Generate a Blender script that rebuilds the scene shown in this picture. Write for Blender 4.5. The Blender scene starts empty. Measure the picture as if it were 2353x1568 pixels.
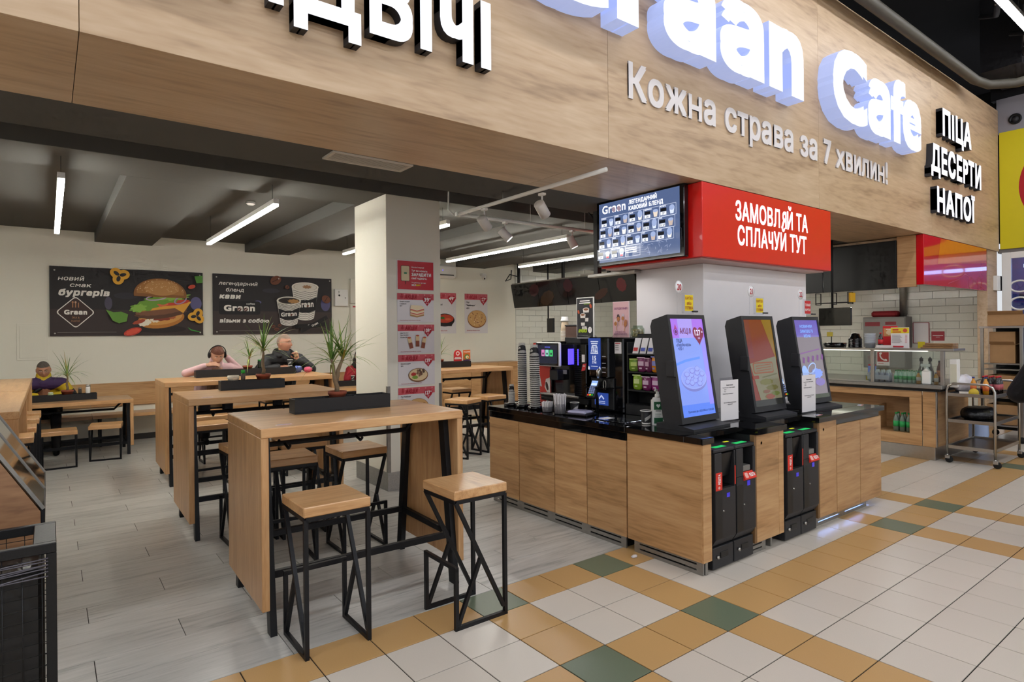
import bpy, math, random
import numpy as np
from math import sin, cos, pi, radians, sqrt, atan2
from mathutils import Vector, Matrix

random.seed(7)
SC = bpy.context.scene
COL = SC.collection

# ------------------------------------------------------------------ camera, world, exposure, lights
CAM_H = 1.62
cam_d = bpy.data.cameras.new('camera')
cam = bpy.data.objects.new('camera', cam_d)
COL.objects.link(cam)
cam_d.sensor_fit = 'HORIZONTAL'
cam_d.sensor_width = 36.0
cam_d.lens = 1395.6 / 2353 * 36.0
cam_d.shift_y = -18.7 / 2353
cam_d.clip_end = 200
YAW = 0.652120
ROLL = 0.0094810
cam.matrix_world = (Matrix.Translation((0, 0, CAM_H)) @ Matrix.Rotation(-YAW, 4, 'Z')
                    @ Matrix.Rotation(pi / 2, 4, 'X') @ Matrix.Rotation(-ROLL, 4, 'Z'))
SC.camera = cam

SC.view_settings.view_transform = 'Standard'
SC.view_settings.look = 'None'
SC.view_settings.gamma = 1.0
SC.view_settings.use_curve_mapping = False
SC.view_settings.exposure = 0.15
SC.cycles.max_bounces = 4
SC.cycles.diffuse_bounces = 3
SC.cycles.glossy_bounces = 2
SC.cycles.transmission_bounces = 2
SC.cycles.transparent_max_bounces = 6
SC.cycles.use_light_tree = False
SC.cycles.use_adaptive_sampling = True
SC.cycles.adaptive_threshold = 0.05
SC.cycles.adaptive_min_samples = 12
SC.cycles.sample_clamp_indirect = 6.0
SC.cycles.caustics_reflective = False
SC.cycles.caustics_refractive = False

world = bpy.data.worlds.new('world')
SC.world = world
world.use_nodes = True
bg = world.node_tree.nodes['Background']
bg.inputs[0].default_value = (0.93, 0.96, 1.0, 1)
bg.inputs[1].default_value = 0.72

# strengths of the lamps the place has (each lamp is built further down)
MALL_TUBE = 35.0      # long rows of tubes under the dark hall ceiling
CAFE_TUBE = 60.0      # three-metre suspended tubes in the cafe
SPOT_POWER = 22.0     # track spots
COOL = (0.92, 0.95, 1.0)
WARM = (1.0, 0.975, 0.89)

# ------------------------------------------------------------------ materials
def lin(h):
    if not isinstance(h, str):
        return tuple(h)[:3]
    h = h.lstrip('#')
    o = []
    for k in (0, 2, 4):
        v = int(h[k:k + 2], 16) / 255
        o.append(v / 12.92 if v <= .04045 else ((v + .055) / 1.055) ** 2.4)
    return tuple(o)

MATS = {}

def base_mat(name):
    m = bpy.data.materials.new(name)
    m.use_nodes = True
    return m, m.node_tree, m.node_tree.nodes['Principled BSDF']

def mat(name, col, rough=.5, metal=0.0, var=.06, vscale=9.0, bump=0.0, bscale=60.0, coat=0.0, trans=0.0,
        alpha=1.0, ior=1.45, spec=.5, emit=0.0, emcol=None, tint=0.0):
    """plain surface whose colour carries a faint noise"""
    if name in MATS:
        return MATS[name]
    m, nt, b = base_mat(name)
    c = lin(col)
    N = nt.nodes
    L = nt.links
    tc = N.new('ShaderNodeTexCoord')
    if var > 0 or tint > 0:
        nz = N.new('ShaderNodeTexNoise')
        nz.inputs['Scale'].default_value = vscale
        nz.inputs['Detail'].default_value = 2
        L.new(tc.outputs['Object'], nz.inputs['Vector'])
        mx = N.new('ShaderNodeMix')
        mx.data_type = 'RGBA'
        mx.inputs['A'].default_value = tuple(x * (1 - var) for x in c) + (1,)
        mx.inputs['B'].default_value = tuple(min(1, x * (1 + var)) for x in c) + (1,)
        L.new(nz.outputs['Fac'], mx.inputs['Factor'])
        out = mx.outputs['Result']
        if tint > 0:
            oi = N.new('ShaderNodeObjectInfo')
            mr = N.new('ShaderNodeMapRange')
            mr.inputs['To Min'].default_value = 1 - tint
            mr.inputs['To Max'].default_value = 1 + tint
            L.new(oi.outputs['Random'], mr.inputs['Value'])
            hs = N.new('ShaderNodeHueSaturation')
            L.new(mr.outputs['Result'], hs.inputs['Value'])
            L.new(out, hs.inputs['Color'])
            out = hs.outputs['Color']
        L.new(out, b.inputs['Base Color'])
    else:
        b.inputs['Base Color'].default_value = c + (1,)
    b.inputs['Roughness'].default_value = rough
    b.inputs['Metallic'].default_value = metal
    b.inputs['IOR'].default_value = ior
    b.inputs['Specular IOR Level'].default_value = spec
    b.inputs['Coat Weight'].default_value = coat
    b.inputs['Transmission Weight'].default_value = trans
    b.inputs['Alpha'].default_value = alpha
    if emit > 0:
        b.inputs['Emission Color'].default_value = lin(emcol if emcol else col) + (1,)
        b.inputs['Emission Strength'].default_value = emit
    if bump > 0:
        bz = N.new('ShaderNodeTexNoise')
        bz.inputs['Scale'].default_value = bscale
        L.new(tc.outputs['Object'], bz.inputs['Vector'])
        bp = N.new('ShaderNodeBump')
        bp.inputs['Strength'].default_value = bump
        bp.inputs['Distance'].default_value = .01
        L.new(bz.outputs['Fac'], bp.inputs['Height'])
        L.new(bp.outputs['Normal'], b.inputs['Normal'])
    MATS[name] = m
    return m

def ink(h, rough=.55):
    return mat('ink_' + h.lstrip('#') + ('' if rough == .55 else '_r%d' % int(rough * 100)), h, rough, var=.03)

def lit(h, s):
    """a picture element of a lit screen"""
    k = 'lit_%s_%d' % (h.lstrip('#'), int(s * 100))
    if k in MATS:
        return MATS[k]
    m, nt, b = base_mat(k)
    b.inputs['Base Color'].default_value = (.02, .02, .02, 1)
    b.inputs['Roughness'].default_value = .12
    b.inputs['Emission Color'].default_value = lin(h) + (1,)
    b.inputs['Emission Strength'].default_value = s
    if s < 5:
        m.cycles.emission_sampling = 'NONE'
    MATS[k] = m
    return m

def wood(name, c0, c1, c2, axis=0, rough=.42, stretch=9.0, scale=1.4, dist=1.2, coat=0.0, bump=0.0, rnd=True, fine=.5, tint=.05):
    """wood grain running along one object axis"""
    if name in MATS:
        return MATS[name]
    m, nt, b = base_mat(name)
    N, L = nt.nodes, nt.links
    tc = N.new('ShaderNodeTexCoord')
    mp = N.new('ShaderNodeMapping')
    s = [scale * stretch] * 3
    s[axis] = scale
    mp.inputs['Scale'].default_value = s
    L.new(tc.outputs['Object'], mp.inputs['Vector'])
    if rnd:
        oi = N.new('ShaderNodeObjectInfo')
        mu = N.new('ShaderNodeMath')
        mu.operation = 'MULTIPLY'
        mu.inputs[1].default_value = 37.0
        L.new(oi.outputs['Random'], mu.inputs[0])
        L.new(mu.outputs[0], mp.inputs['Location'])
    n1 = N.new('ShaderNodeTexNoise')
    n1.inputs['Scale'].default_value = 1.0
    n1.inputs['Detail'].default_value = 3
    n1.inputs['Roughness'].default_value = .6
    n1.inputs['Distortion'].default_value = dist
    L.new(mp.outputs['Vector'], n1.inputs['Vector'])
    n2 = N.new('ShaderNodeTexNoise')
    n2.inputs['Scale'].default_value = 7.0
    n2.inputs['Detail'].default_value = 2
    n2.inputs['Distortion'].default_value = .3
    L.new(mp.outputs['Vector'], n2.inputs['Vector'])
    ad = N.new('ShaderNodeMix')
    ad.data_type = 'FLOAT'
    ad.inputs['Factor'].default_value = fine * .6
    L.new(n1.outputs['Fac'], ad.inputs[2])
    L.new(n2.outputs['Fac'], ad.inputs[3])
    r = N.new('ShaderNodeValToRGB')
    e = r.color_ramp.elements
    e[0].position, e[0].color = .30, lin(c0) + (1,)
    e[1].position, e[1].color = .68, lin(c2) + (1,)
    k = e.new(.47)
    k.color = lin(c1) + (1,)
    L.new(ad.outputs[0], r.inputs['Fac'])
    out = r.outputs['Color']
    if rnd and tint > 0:
        mr = N.new('ShaderNodeMapRange')
        mr.inputs['To Min'].default_value = 1 - tint
        mr.inputs['To Max'].default_value = 1 + tint
        L.new(oi.outputs['Random'], mr.inputs['Value'])
        hs = N.new('ShaderNodeHueSaturation')
        L.new(mr.outputs['Result'], hs.inputs['Value'])
        L.new(out, hs.inputs['Color'])
        out = hs.outputs['Color']
    L.new(out, b.inputs['Base Color'])
    b.inputs['Roughness'].default_value = rough
    b.inputs['Coat Weight'].default_value = coat
    b.inputs['Coat Roughness'].default_value = .25
    if bump > 0:
        bp = N.new('ShaderNodeBump')
        bp.inputs['Strength'].default_value = bump
        bp.inputs['Distance'].default_value = .004
        L.new(n2.outputs['Fac'], bp.inputs['Height'])
        L.new(bp.outputs['Normal'], b.inputs['Normal'])
    MATS[name] = m
    return m

def glass(name, col='#ffffff', alpha=.18, rough=.03):
    if name in MATS:
        return MATS[name]
    m, nt, b = base_mat(name)
    N, L = nt.nodes, nt.links
    N.remove(b)
    tr = N.new('ShaderNodeBsdfTransparent')
    tr.inputs[0].default_value = lin(col) + (1,)
    gl = N.new('ShaderNodeBsdfGlossy')
    gl.inputs['Roughness'].default_value = rough
    fr = N.new('ShaderNodeLayerWeight')
    pw = N.new('ShaderNodeMath')
    pw.operation = 'POWER'
    pw.inputs[1].default_value = 4.0
    L.new(fr.outputs['Facing'], pw.inputs[0])
    ma = N.new('ShaderNodeMath')
    ma.operation = 'MULTIPLY_ADD'
    ma.inputs[1].default_value = .5
    ma.inputs[2].default_value = .03 + alpha * .2
    L.new(pw.outputs[0], ma.inputs[0])
    mx = N.new('ShaderNodeMixShader')
    L.new(ma.outputs[0], mx.inputs[0])
    L.new(tr.outputs[0], mx.inputs[1])
    L.new(gl.outputs[0], mx.inputs[2])
    L.new(mx.outputs[0], N['Material Output'].inputs['Surface'])
    MATS[name] = m
    return m

M_oakfascia = wood('oak_laminate_fascia', '#967a5e', '#bc9f7e', '#cdb394', 0, .45, 7.0, .55, 1.6, fine=.6, rnd=False)
M_oaksoffit = wood('oak_laminate_soffit', '#967a5e', '#bc9f7e', '#cdb394', 0, .38, 7.0, .5, 1.4, fine=.5, rnd=False)
M_oakpanel = wood('oak_laminate_counter', '#8f6940', '#b68b5d', '#c9a172', 1, .42, 11.0, .7, .9, fine=.6)
M_oakpanelx = wood('oak_laminate_counter_front', '#8f6940', '#b68b5d', '#c9a172', 0, .42, 11.0, .7, .9, fine=.6)
M_top = wood('solid_oak_top', '#a67a4c', '#c39463', '#d4aa79', 0, .30, 10.0, 1.6, .6, coat=.25, fine=.5)
M_topY = wood('solid_oak_top_lengthwise', '#a67a4c', '#c39463', '#d4aa79', 1, .30, 10.0, 1.6, .6, coat=.25, fine=.5)
M_topZ = wood('solid_oak_upright', '#a3774a', '#bd8e5e', '#cfa575', 2, .34, 10.0, 1.6, .6, coat=.2, fine=.5)
M_black = mat('black_steel', '#17171a', .45, .3, var=.15, vscale=20)
M_blackgloss = mat('black_gloss', '#0b0b0d', .08, var=.05, coat=.4)
M_blackmatte = mat('black_plastic', '#1b1b1d', .5, var=.08)
M_stone = mat('black_stone', '#0d0d0f', .07, var=.35, vscale=400, coat=.3)
M_white = mat('white_plastic', '#e9e7e2', .4, var=.02)
M_cream = mat('cream_paint', '#e4e0d2', .6, var=.02, vscale=2)
M_wallwhite = mat('wall_paint', '#e6e2d4', .65, var=.03, vscale=1.5)
M_ceil = mat('grey_ceiling_paint', '#5f5e5b', .95, spec=.08, var=.04, vscale=1.2)
M_steel = mat('brushed_steel', '#b9b6b0', .28, 1.0, var=.08, vscale=30)
M_steeldark = mat('worn_steel', '#96938e', .42, .75, var=.18, vscale=25)
M_red = mat('red_gloss_panel', '#d8160f', .35, var=.03, coat=.2)
M_redglass = mat('red_lacquer_glass', '#c4101c', .08, var=.04, coat=.6)
M_terracotta = mat('terracotta', '#8a4530', .7, var=.15, vscale=30, bump=.1, bscale=120)
M_soil = mat('soil', '#2b1f16', .95, var=.4, vscale=80, bump=.5, bscale=90)
M_card = mat('cardboard', '#a07a52', .8, var=.10, vscale=14)
M_paper = mat('white_paper', '#e4dfe0', .6, var=.02)
M_rubber = mat('black_rubber', '#141414', .8, var=.1)

# ------------------------------------------------------------------ geometry builder
class G:
    def __init__(s):
        s.v, s.f, s.m, s.mats, s.sm = [], [], [], [], []

    def mi(s, m):
        if m is None:
            return 0
        if m not in s.mats:
            s.mats.append(m)
        return s.mats.index(m)

    def add(s, vs, fs, m=None, smooth=False):
        o = len(s.v)
        s.v.extend([tuple(float(c) for c in p) for p in vs])
        k = s.mi(m)
        for f in fs:
            s.f.append(tuple(i + o for i in f))
            s.m.append(k)
            s.sm.append(smooth)
        return s

    def box(s, x0, y0, z0, x1, y1, z1, m=None):
        v = [(x0, y0, z0), (x1, y0, z0), (x1, y1, z0), (x0, y1, z0), (x0, y0, z1), (x1, y0, z1), (x1, y1, z1), (x0, y1, z1)]
        return s.add(v, [(3, 2, 1, 0), (4, 5, 6, 7), (0, 1, 5, 4), (1, 2, 6, 5), (2, 3, 7, 6), (3, 0, 4, 7)], m)

    def cbox(s, x0, y0, z0, x1, y1, z1, m=None, c=.003, R=None, o=(0, 0, 0)):
        """box with chamfered edges, optionally turned by R about o"""
        c = min(c, (x1 - x0) * .45, (y1 - y0) * .45, (z1 - z0) * .45)
        lo, hi = (x0, y0, z0), (x1, y1, z1)
        v, idx = [], {}
        for sx in (0, 1):
            for sy in (0, 1):
                for sz in (0, 1):
                    sg = (sx, sy, sz)
                    for a in range(3):
                        p = [(hi[k] if sg[k] else lo[k]) for k in range(3)]
                        for k in range(3):
                            if k != a:
                                p[k] += -c if sg[k] else c
                        idx[(sx, sy, sz, a)] = len(v)
                        v.append(p)
        fs = []
        for a in range(3):
            b, d = (a + 1) % 3, (a + 2) % 3
            for sg in (0, 1):
                q = []
                for (u, w) in ((0, 0), (1, 0), (1, 1), (0, 1)):
                    t = [0, 0, 0]
                    t[a], t[b], t[d] = sg, u, w
                    q.append(idx[tuple(t) + (a,)])
                fs.append(q if sg else q[::-1])
            # edges parallel to axis a
            for sb in (0, 1):
                for sd in (0, 1):
                    t0, t1 = [0, 0, 0], [0, 0, 0]
                    t0[a], t1[a] = 0, 1
                    t0[b] = t1[b] = sb
                    t0[d] = t1[d] = sd
                    q = [idx[tuple(t0) + (b,)], idx[tuple(t0) + (d,)], idx[tuple(t1) + (d,)], idx[tuple(t1) + (b,)]]
                    fs.append(q if sb != sd else q[::-1])
        for sx in (0, 1):
            for sy in (0, 1):
                for sz in (0, 1):
                    q = [idx[(sx, sy, sz, a)] for a in range(3)]
                    fs.append(q if (sx + sy + sz) % 2 else q[::-1])
        if R is not None:
            oo = Vector(o)
            v = [oo + R @ (Vector(p) - oo) for p in v]
        return s.add(v, fs, m)

    def bar(s, p0, p1, w, h, m=None, up=(0, 0, 1)):
        p0, p1 = Vector(p0), Vector(p1)
        d = (p1 - p0).normalized()
        u = Vector(up)
        if abs(d.dot(u)) > .99:
            u = Vector((0, 1, 0))
        a = d.cross(u).normalized()
        b = a.cross(d).normalized()
        v = []
        for p in (p0, p1):
            for (i, j) in ((-1, -1), (1, -1), (1, 1), (-1, 1)):
                v.append(p + a * (i * w / 2) + b * (j * h / 2))
        return s.add(v, [(3, 2, 1, 0), (4, 5, 6, 7), (0, 1, 5, 4), (1, 2, 6, 5), (2, 3, 7, 6), (3, 0, 4, 7)][0:6], m)

    def tube(s, path, r, seg=8, m=None, closed=False, smooth=True):
        P = [Vector(p) for p in path]
        n = len(P)
        rr = r if isinstance(r, (list, tuple)) else [r] * n
        v, fs = [], []
        prev = None
        for i, p in enumerate(P):
            if closed:
                d = (P[(i + 1) % n] - P[i - 1]).normalized()
            else:
                d = (P[min(i + 1, n - 1)] - P[max(i - 1, 0)]).normalized()
            if prev is None:
                a = d.cross(Vector((0, 0, 1)))
                if a.length < 1e-3:
                    a = d.cross(Vector((0, 1, 0)))
                a.normalize()
            else:
                a = (prev - d * prev.dot(d))
                if a.length < 1e-5:
                    a = d.orthogonal()
                a.normalize()
            prev = a
            b = d.cross(a)
            for k in range(seg):
                t = 2 * pi * k / seg
                v.append(p + (a * cos(t) + b * sin(t)) * rr[i])
        for i in range(n if closed else n - 1):
            j = (i + 1) % n
            for k in range(seg):
                l = (k + 1) % seg
                fs.append((i * seg + k, i * seg + l, j * seg + l, j * seg + k))
        if not closed:
            fs.append(tuple(range(seg))[::-1])
            fs.append(tuple((n - 1) * seg + k for k in range(seg)))
        return s.add(v, fs, m, smooth)

    def lathe(s, prof, c=(0, 0, 0), seg=20, m=None, smooth=True, R=None):
        v, fs = [], []
        n = len(prof)
        for (r, z) in prof:
            for k in range(seg):
                t = 2 * pi * k / seg
                v.append(Vector((r * cos(t), r * sin(t), z)))
        for i in range(n - 1):
            for k in range(seg):
                l = (k + 1) % seg
                fs.append((i * seg + k, i * seg + l, (i + 1) * seg + l, (i + 1) * seg + k))
        if prof[0][0] > 1e-6:
            fs.append(tuple(range(seg))[::-1])
        if prof[-1][0] > 1e-6:
            fs.append(tuple((n - 1) * seg + k for k in range(seg)))
        if R is not None:
            v = [R @ p for p in v]
        cc = Vector(c)
        return s.add([cc + p for p in v], fs, m, smooth)

    def ell(s, c, r, seg=14, rings=9, m=None, R=None, fn=None):
        if not isinstance(r, (tuple, list)):
            r = (r, r, r)
        v, fs = [], []
        for i in range(rings + 1):
            th = pi * i / rings
            for k in range(seg):
                ph = 2 * pi * k / seg
                d = Vector((sin(th) * cos(ph), sin(th) * sin(ph), cos(th)))
                p = Vector((d.x * r[0], d.y * r[1], d.z * r[2]))
                if fn:
                    p = fn(d, p)
                if R is not None:
                    p = R @ p
                v.append(Vector(c) + p)
        for i in range(rings):
            for k in range(seg):
                l = (k + 1) % seg
                fs.append((i * seg + k, (i + 1) * seg + k, (i + 1) * seg + l, i * seg + l))
        return s.add(v, fs, m, True)

    def cap(s, p0, p1, r0, r1, seg=12, m=None):
        """tapered capsule, closed"""
        p0, p1 = Vector(p0), Vector(p1)
        d = p1 - p0
        ln = d.length
        d = d.normalized() if ln > 1e-6 else Vector((0, 0, 1))
        a = d.orthogonal().normalized()
        b = d.cross(a)
        st = []
        for t in (-90, -60, -30, 0):
            st.append((p0 + d * r0 * sin(radians(t)), max(r0 * cos(radians(t)), 1e-4)))
        for t in (0, 30, 60, 90):
            st.append((p1 + d * r1 * sin(radians(t)), max(r1 * cos(radians(t)), 1e-4)))
        v, fs = [], []
        for (c, r) in st:
            for k in range(seg):
                t = 2 * pi * k / seg
                v.append(c + (a * cos(t) + b * sin(t)) * r)
        for i in range(len(st) - 1):
            for k in range(seg):
                l = (k + 1) % seg
                fs.append((i * seg + k, i * seg + l, (i + 1) * seg + l, (i + 1) * seg + k))
        fs.append(tuple(range(seg))[::-1])
        fs.append(tuple((len(st) - 1) * seg + k for k in range(seg)))
        return s.add(v, fs, m, True)

    def prism(s, pts, ext, m=None):
        """flat polygon pushed along ext"""
        n = len(pts)
        e = Vector(ext)
        P = [Vector(p) for p in pts]
        nrm = Vector((0, 0, 0))
        for i in range(n):
            nrm += P[i].cross(P[(i + 1) % n])
        if nrm.dot(e) > 0:
            P = P[::-1]
        v = P + [p + e for p in P]
        fs = [tuple(range(n)), tuple(range(2 * n - 1, n - 1, -1))]
        for i in range(n):
            j = (i + 1) % n
            fs.append((j, i, n + i, n + j))
        return s.add(v, fs, m)

    def mesh(s, name):
        me = bpy.data.meshes.new(name)
        me.from_pydata(s.v, [], s.f)
        for mm in s.mats:
            me.materials.append(mm)
        me.polygons.foreach_set('material_index', s.m)
        me.polygons.foreach_set('use_smooth', s.sm)
        me.update()
        return me

    def build(s, name, mt=None, parent=None, loc=(0, 0, 0), rz=0, rot=None):
        if mt is not None and not s.mats:
            s.mats = [mt]
        return link(name, s.mesh(name), parent, loc, rz, rot)

def link(name, me, parent=None, loc=(0, 0, 0), rz=0, rot=None):
    o = bpy.data.objects.new(name, me)
    COL.objects.link(o)
    o.location = loc
    o.rotation_euler = rot if rot is not None else (0, 0, rz)
    if parent is not None:
        o.parent = parent
    return o

def tag(o, label=None, cat=None, group=None, kind=None):
    if label:
        o['label'] = label
    if cat:
        o['category'] = cat
    if group:
        o['group'] = group
    if kind:
        o['kind'] = kind
    return o

def thing(name, label, cat, loc=(0, 0, 0), rz=0, group=None, rot=None):
    o = link(name, None, None, loc, rz, rot)
    o.empty_display_size = .1
    return tag(o, label, cat, group)

def struct(o, label=None):
    o['kind'] = 'structure'
    if label:
        o['label'] = label
    return o

def copy_tree(o, parent=None):
    c = o.copy()
    COL.objects.link(c)
    c.parent = parent
    for ch in list(o.children):
        copy_tree(ch, c)
    return c

def B(name, parent, m, x0, y0, z0, x1, y1, z1, c=.003):
    g = G()
    g.cbox(x0, y0, z0, x1, y1, z1, m, c)
    return g.build(name, m, parent)

# ------------------------------------------------------------------ lettering
_T, _GL = {}, {}
# letters whose outlines the built-in typeface fills badly are put together from sound ones:
# (source, x scale, y scale, mirror x, mirror y, shift x)
SUB = {'Р': [('P', 1, 1, 0, 0, 0)], 'Х': [('X', 1, 1, 0, 0, 0)], 'Ь': [('P', 1, 1, 0, 1, 0)], 'Ч': [('h', 1.18, 1, 1, 1, 0)], 'Я': [('R', 1, 1, 1, 0, 0)],
       'Ю': [('I', 1, 1, 0, 0, 0), ('-', .8, 1, 0, 0, .16), ('O', .85, 1, 0, 0, .30)], 'Ф': [('O', 1, .86, 0, 0, 0), ('I', 1, 1, 0, 0, .28)], 'І': [('I', 1, 1, 0, 0, 0)],
       'Ї': [('Ï', 1, 1, 0, 0, 0)], 'е': [('e', 1.05, 1.15, 0, 0, 0)], 'н': [('H', .82, .76, 0, 0, 0)], 'ь': [('P', .85, .76, 0, 1, 0)], 'я': [('R', .85, .76, 1, 0, 0)],
       'ю': [('I', .8, .76, 0, 0, 0), ('-', .7, 1, 0, 0, .14), ('o', 1, 1.1, 0, 0, .27)], 'ч': [('h', 1, .76, 1, 1, 0)], 'х': [('X', .8, .76, 0, 0, 0)], 'м': [('M', .8, .76, 0, 0, 0)],
       'a': [('а', 1, 1, 0, 0, 0)], 'n': [('n', 1.05, 1.15, 0, 0, 0)], 'r': [('r', 1.05, 1.15, 0, 0, 0)], 'e': [('e', 1.05, 1.15, 0, 0, 0)]}

def raw(s, ex=0.0):
    k = (s, ex)
    if k not in _GL:
        c = bpy.data.curves.new('lettering', 'FONT')
        c.body = s
        c.extrude = ex
        c.resolution_u = 4
        o = bpy.data.objects.new('lettering', c)
        m = o.to_mesh()
        v = np.zeros(len(m.vertices) * 3)
        m.vertices.foreach_get('co', v)
        f = [tuple(p.vertices) for p in m.polygons]
        nz = [p.normal.z for p in m.polygons]
        o.to_mesh_clear()
        bpy.data.objects.remove(o)
        bpy.data.curves.remove(c)
        _GL[k] = (v.reshape(-1, 3), f, nz)
    return _GL[k]

_ADV = {}

def radv(ch):
    if ch not in _ADV:
        w = lambda t: float(np.ptp(raw(t)[0][:, 0]))
        _ADV[ch] = w('H' + ch + 'H') - w('HH')
    return _ADV[ch]

def adv(ch):
    if ch in SUB:
        q = SUB[ch][-1]
        return q[5] + radv(q[0]) * q[1]
    return radv(ch)

def glyph(ch, ex=0.0):
    k = ('g', ch, ex)
    if k in _GL:
        return _GL[k]
    if ch not in SUB:
        _GL[k] = raw(ch, ex)
        return _GL[k]
    V, F, Z = [], [], []
    n = 0
    for (src, sx, sy, mx, my, dx) in SUB[ch]:
        v, f, nz = raw(src, ex)
        v = v.copy()
        x0, x1, y0, y1 = v[:, 0].min(), v[:, 0].max(), v[:, 1].min(), v[:, 1].max()
        if mx:
            v[:, 0] = x0 + x1 - v[:, 0]
        if my:
            v[:, 1] = y0 + y1 - v[:, 1]
        v[:, 0] = v[:, 0] * sx + dx
        v[:, 1] = v[:, 1] * sy
        if (mx + my) % 2:
            f = [q[::-1] for q in f]
        V.append(v)
        F += [tuple(i + n for i in q) for q in f]
        Z += list(nz)
        n += len(v)
    _GL[k] = (np.concatenate(V), F, Z)
    return _GL[k]

def tmesh(s, off=.02, ex=0.0):
    """mesh of a string; weight is added by striking the outline several times, each strike a hair prouder"""
    k = (s, off, ex)
    if k in _T:
        return _T[k]
    V, F, Z = [], [], []
    n, pen = 0, 0.0
    for ch in s:
        if ch != ' ':
            v, f, nz = glyph(ch, ex)
            if len(v):
                v = v + np.array([pen, 0, 0])
                V.append(v)
                F += [tuple(i + n for i in q) for q in f]
                Z += list(nz)
                n += len(v)
        pen += adv(ch) + off * 1.3
    v = np.concatenate(V) if V else np.zeros((0, 3))
    f, nz = F, Z
    if off > 0 and len(v):
        ns = 4
        vv, ff, zz = [], [], []
        for q in range(ns):
            a = 2 * pi * (q + .5) / ns
            w = v + np.array([off * 1.4142 * cos(a), off * 1.4142 * sin(a), 0])
            if ex > 0:
                w[:, 2] = np.where(w[:, 2] > 0, w[:, 2] + q * .002, w[:, 2])
            else:
                w[:, 2] = q
            vv.append(w)
            ff += [tuple(i + q * len(v) for i in p) for p in f]
            zz += nz
        v, f, nz = np.concatenate(vv), ff, zz
    _T[k] = (v, f, nz)
    return _T[k]

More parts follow.
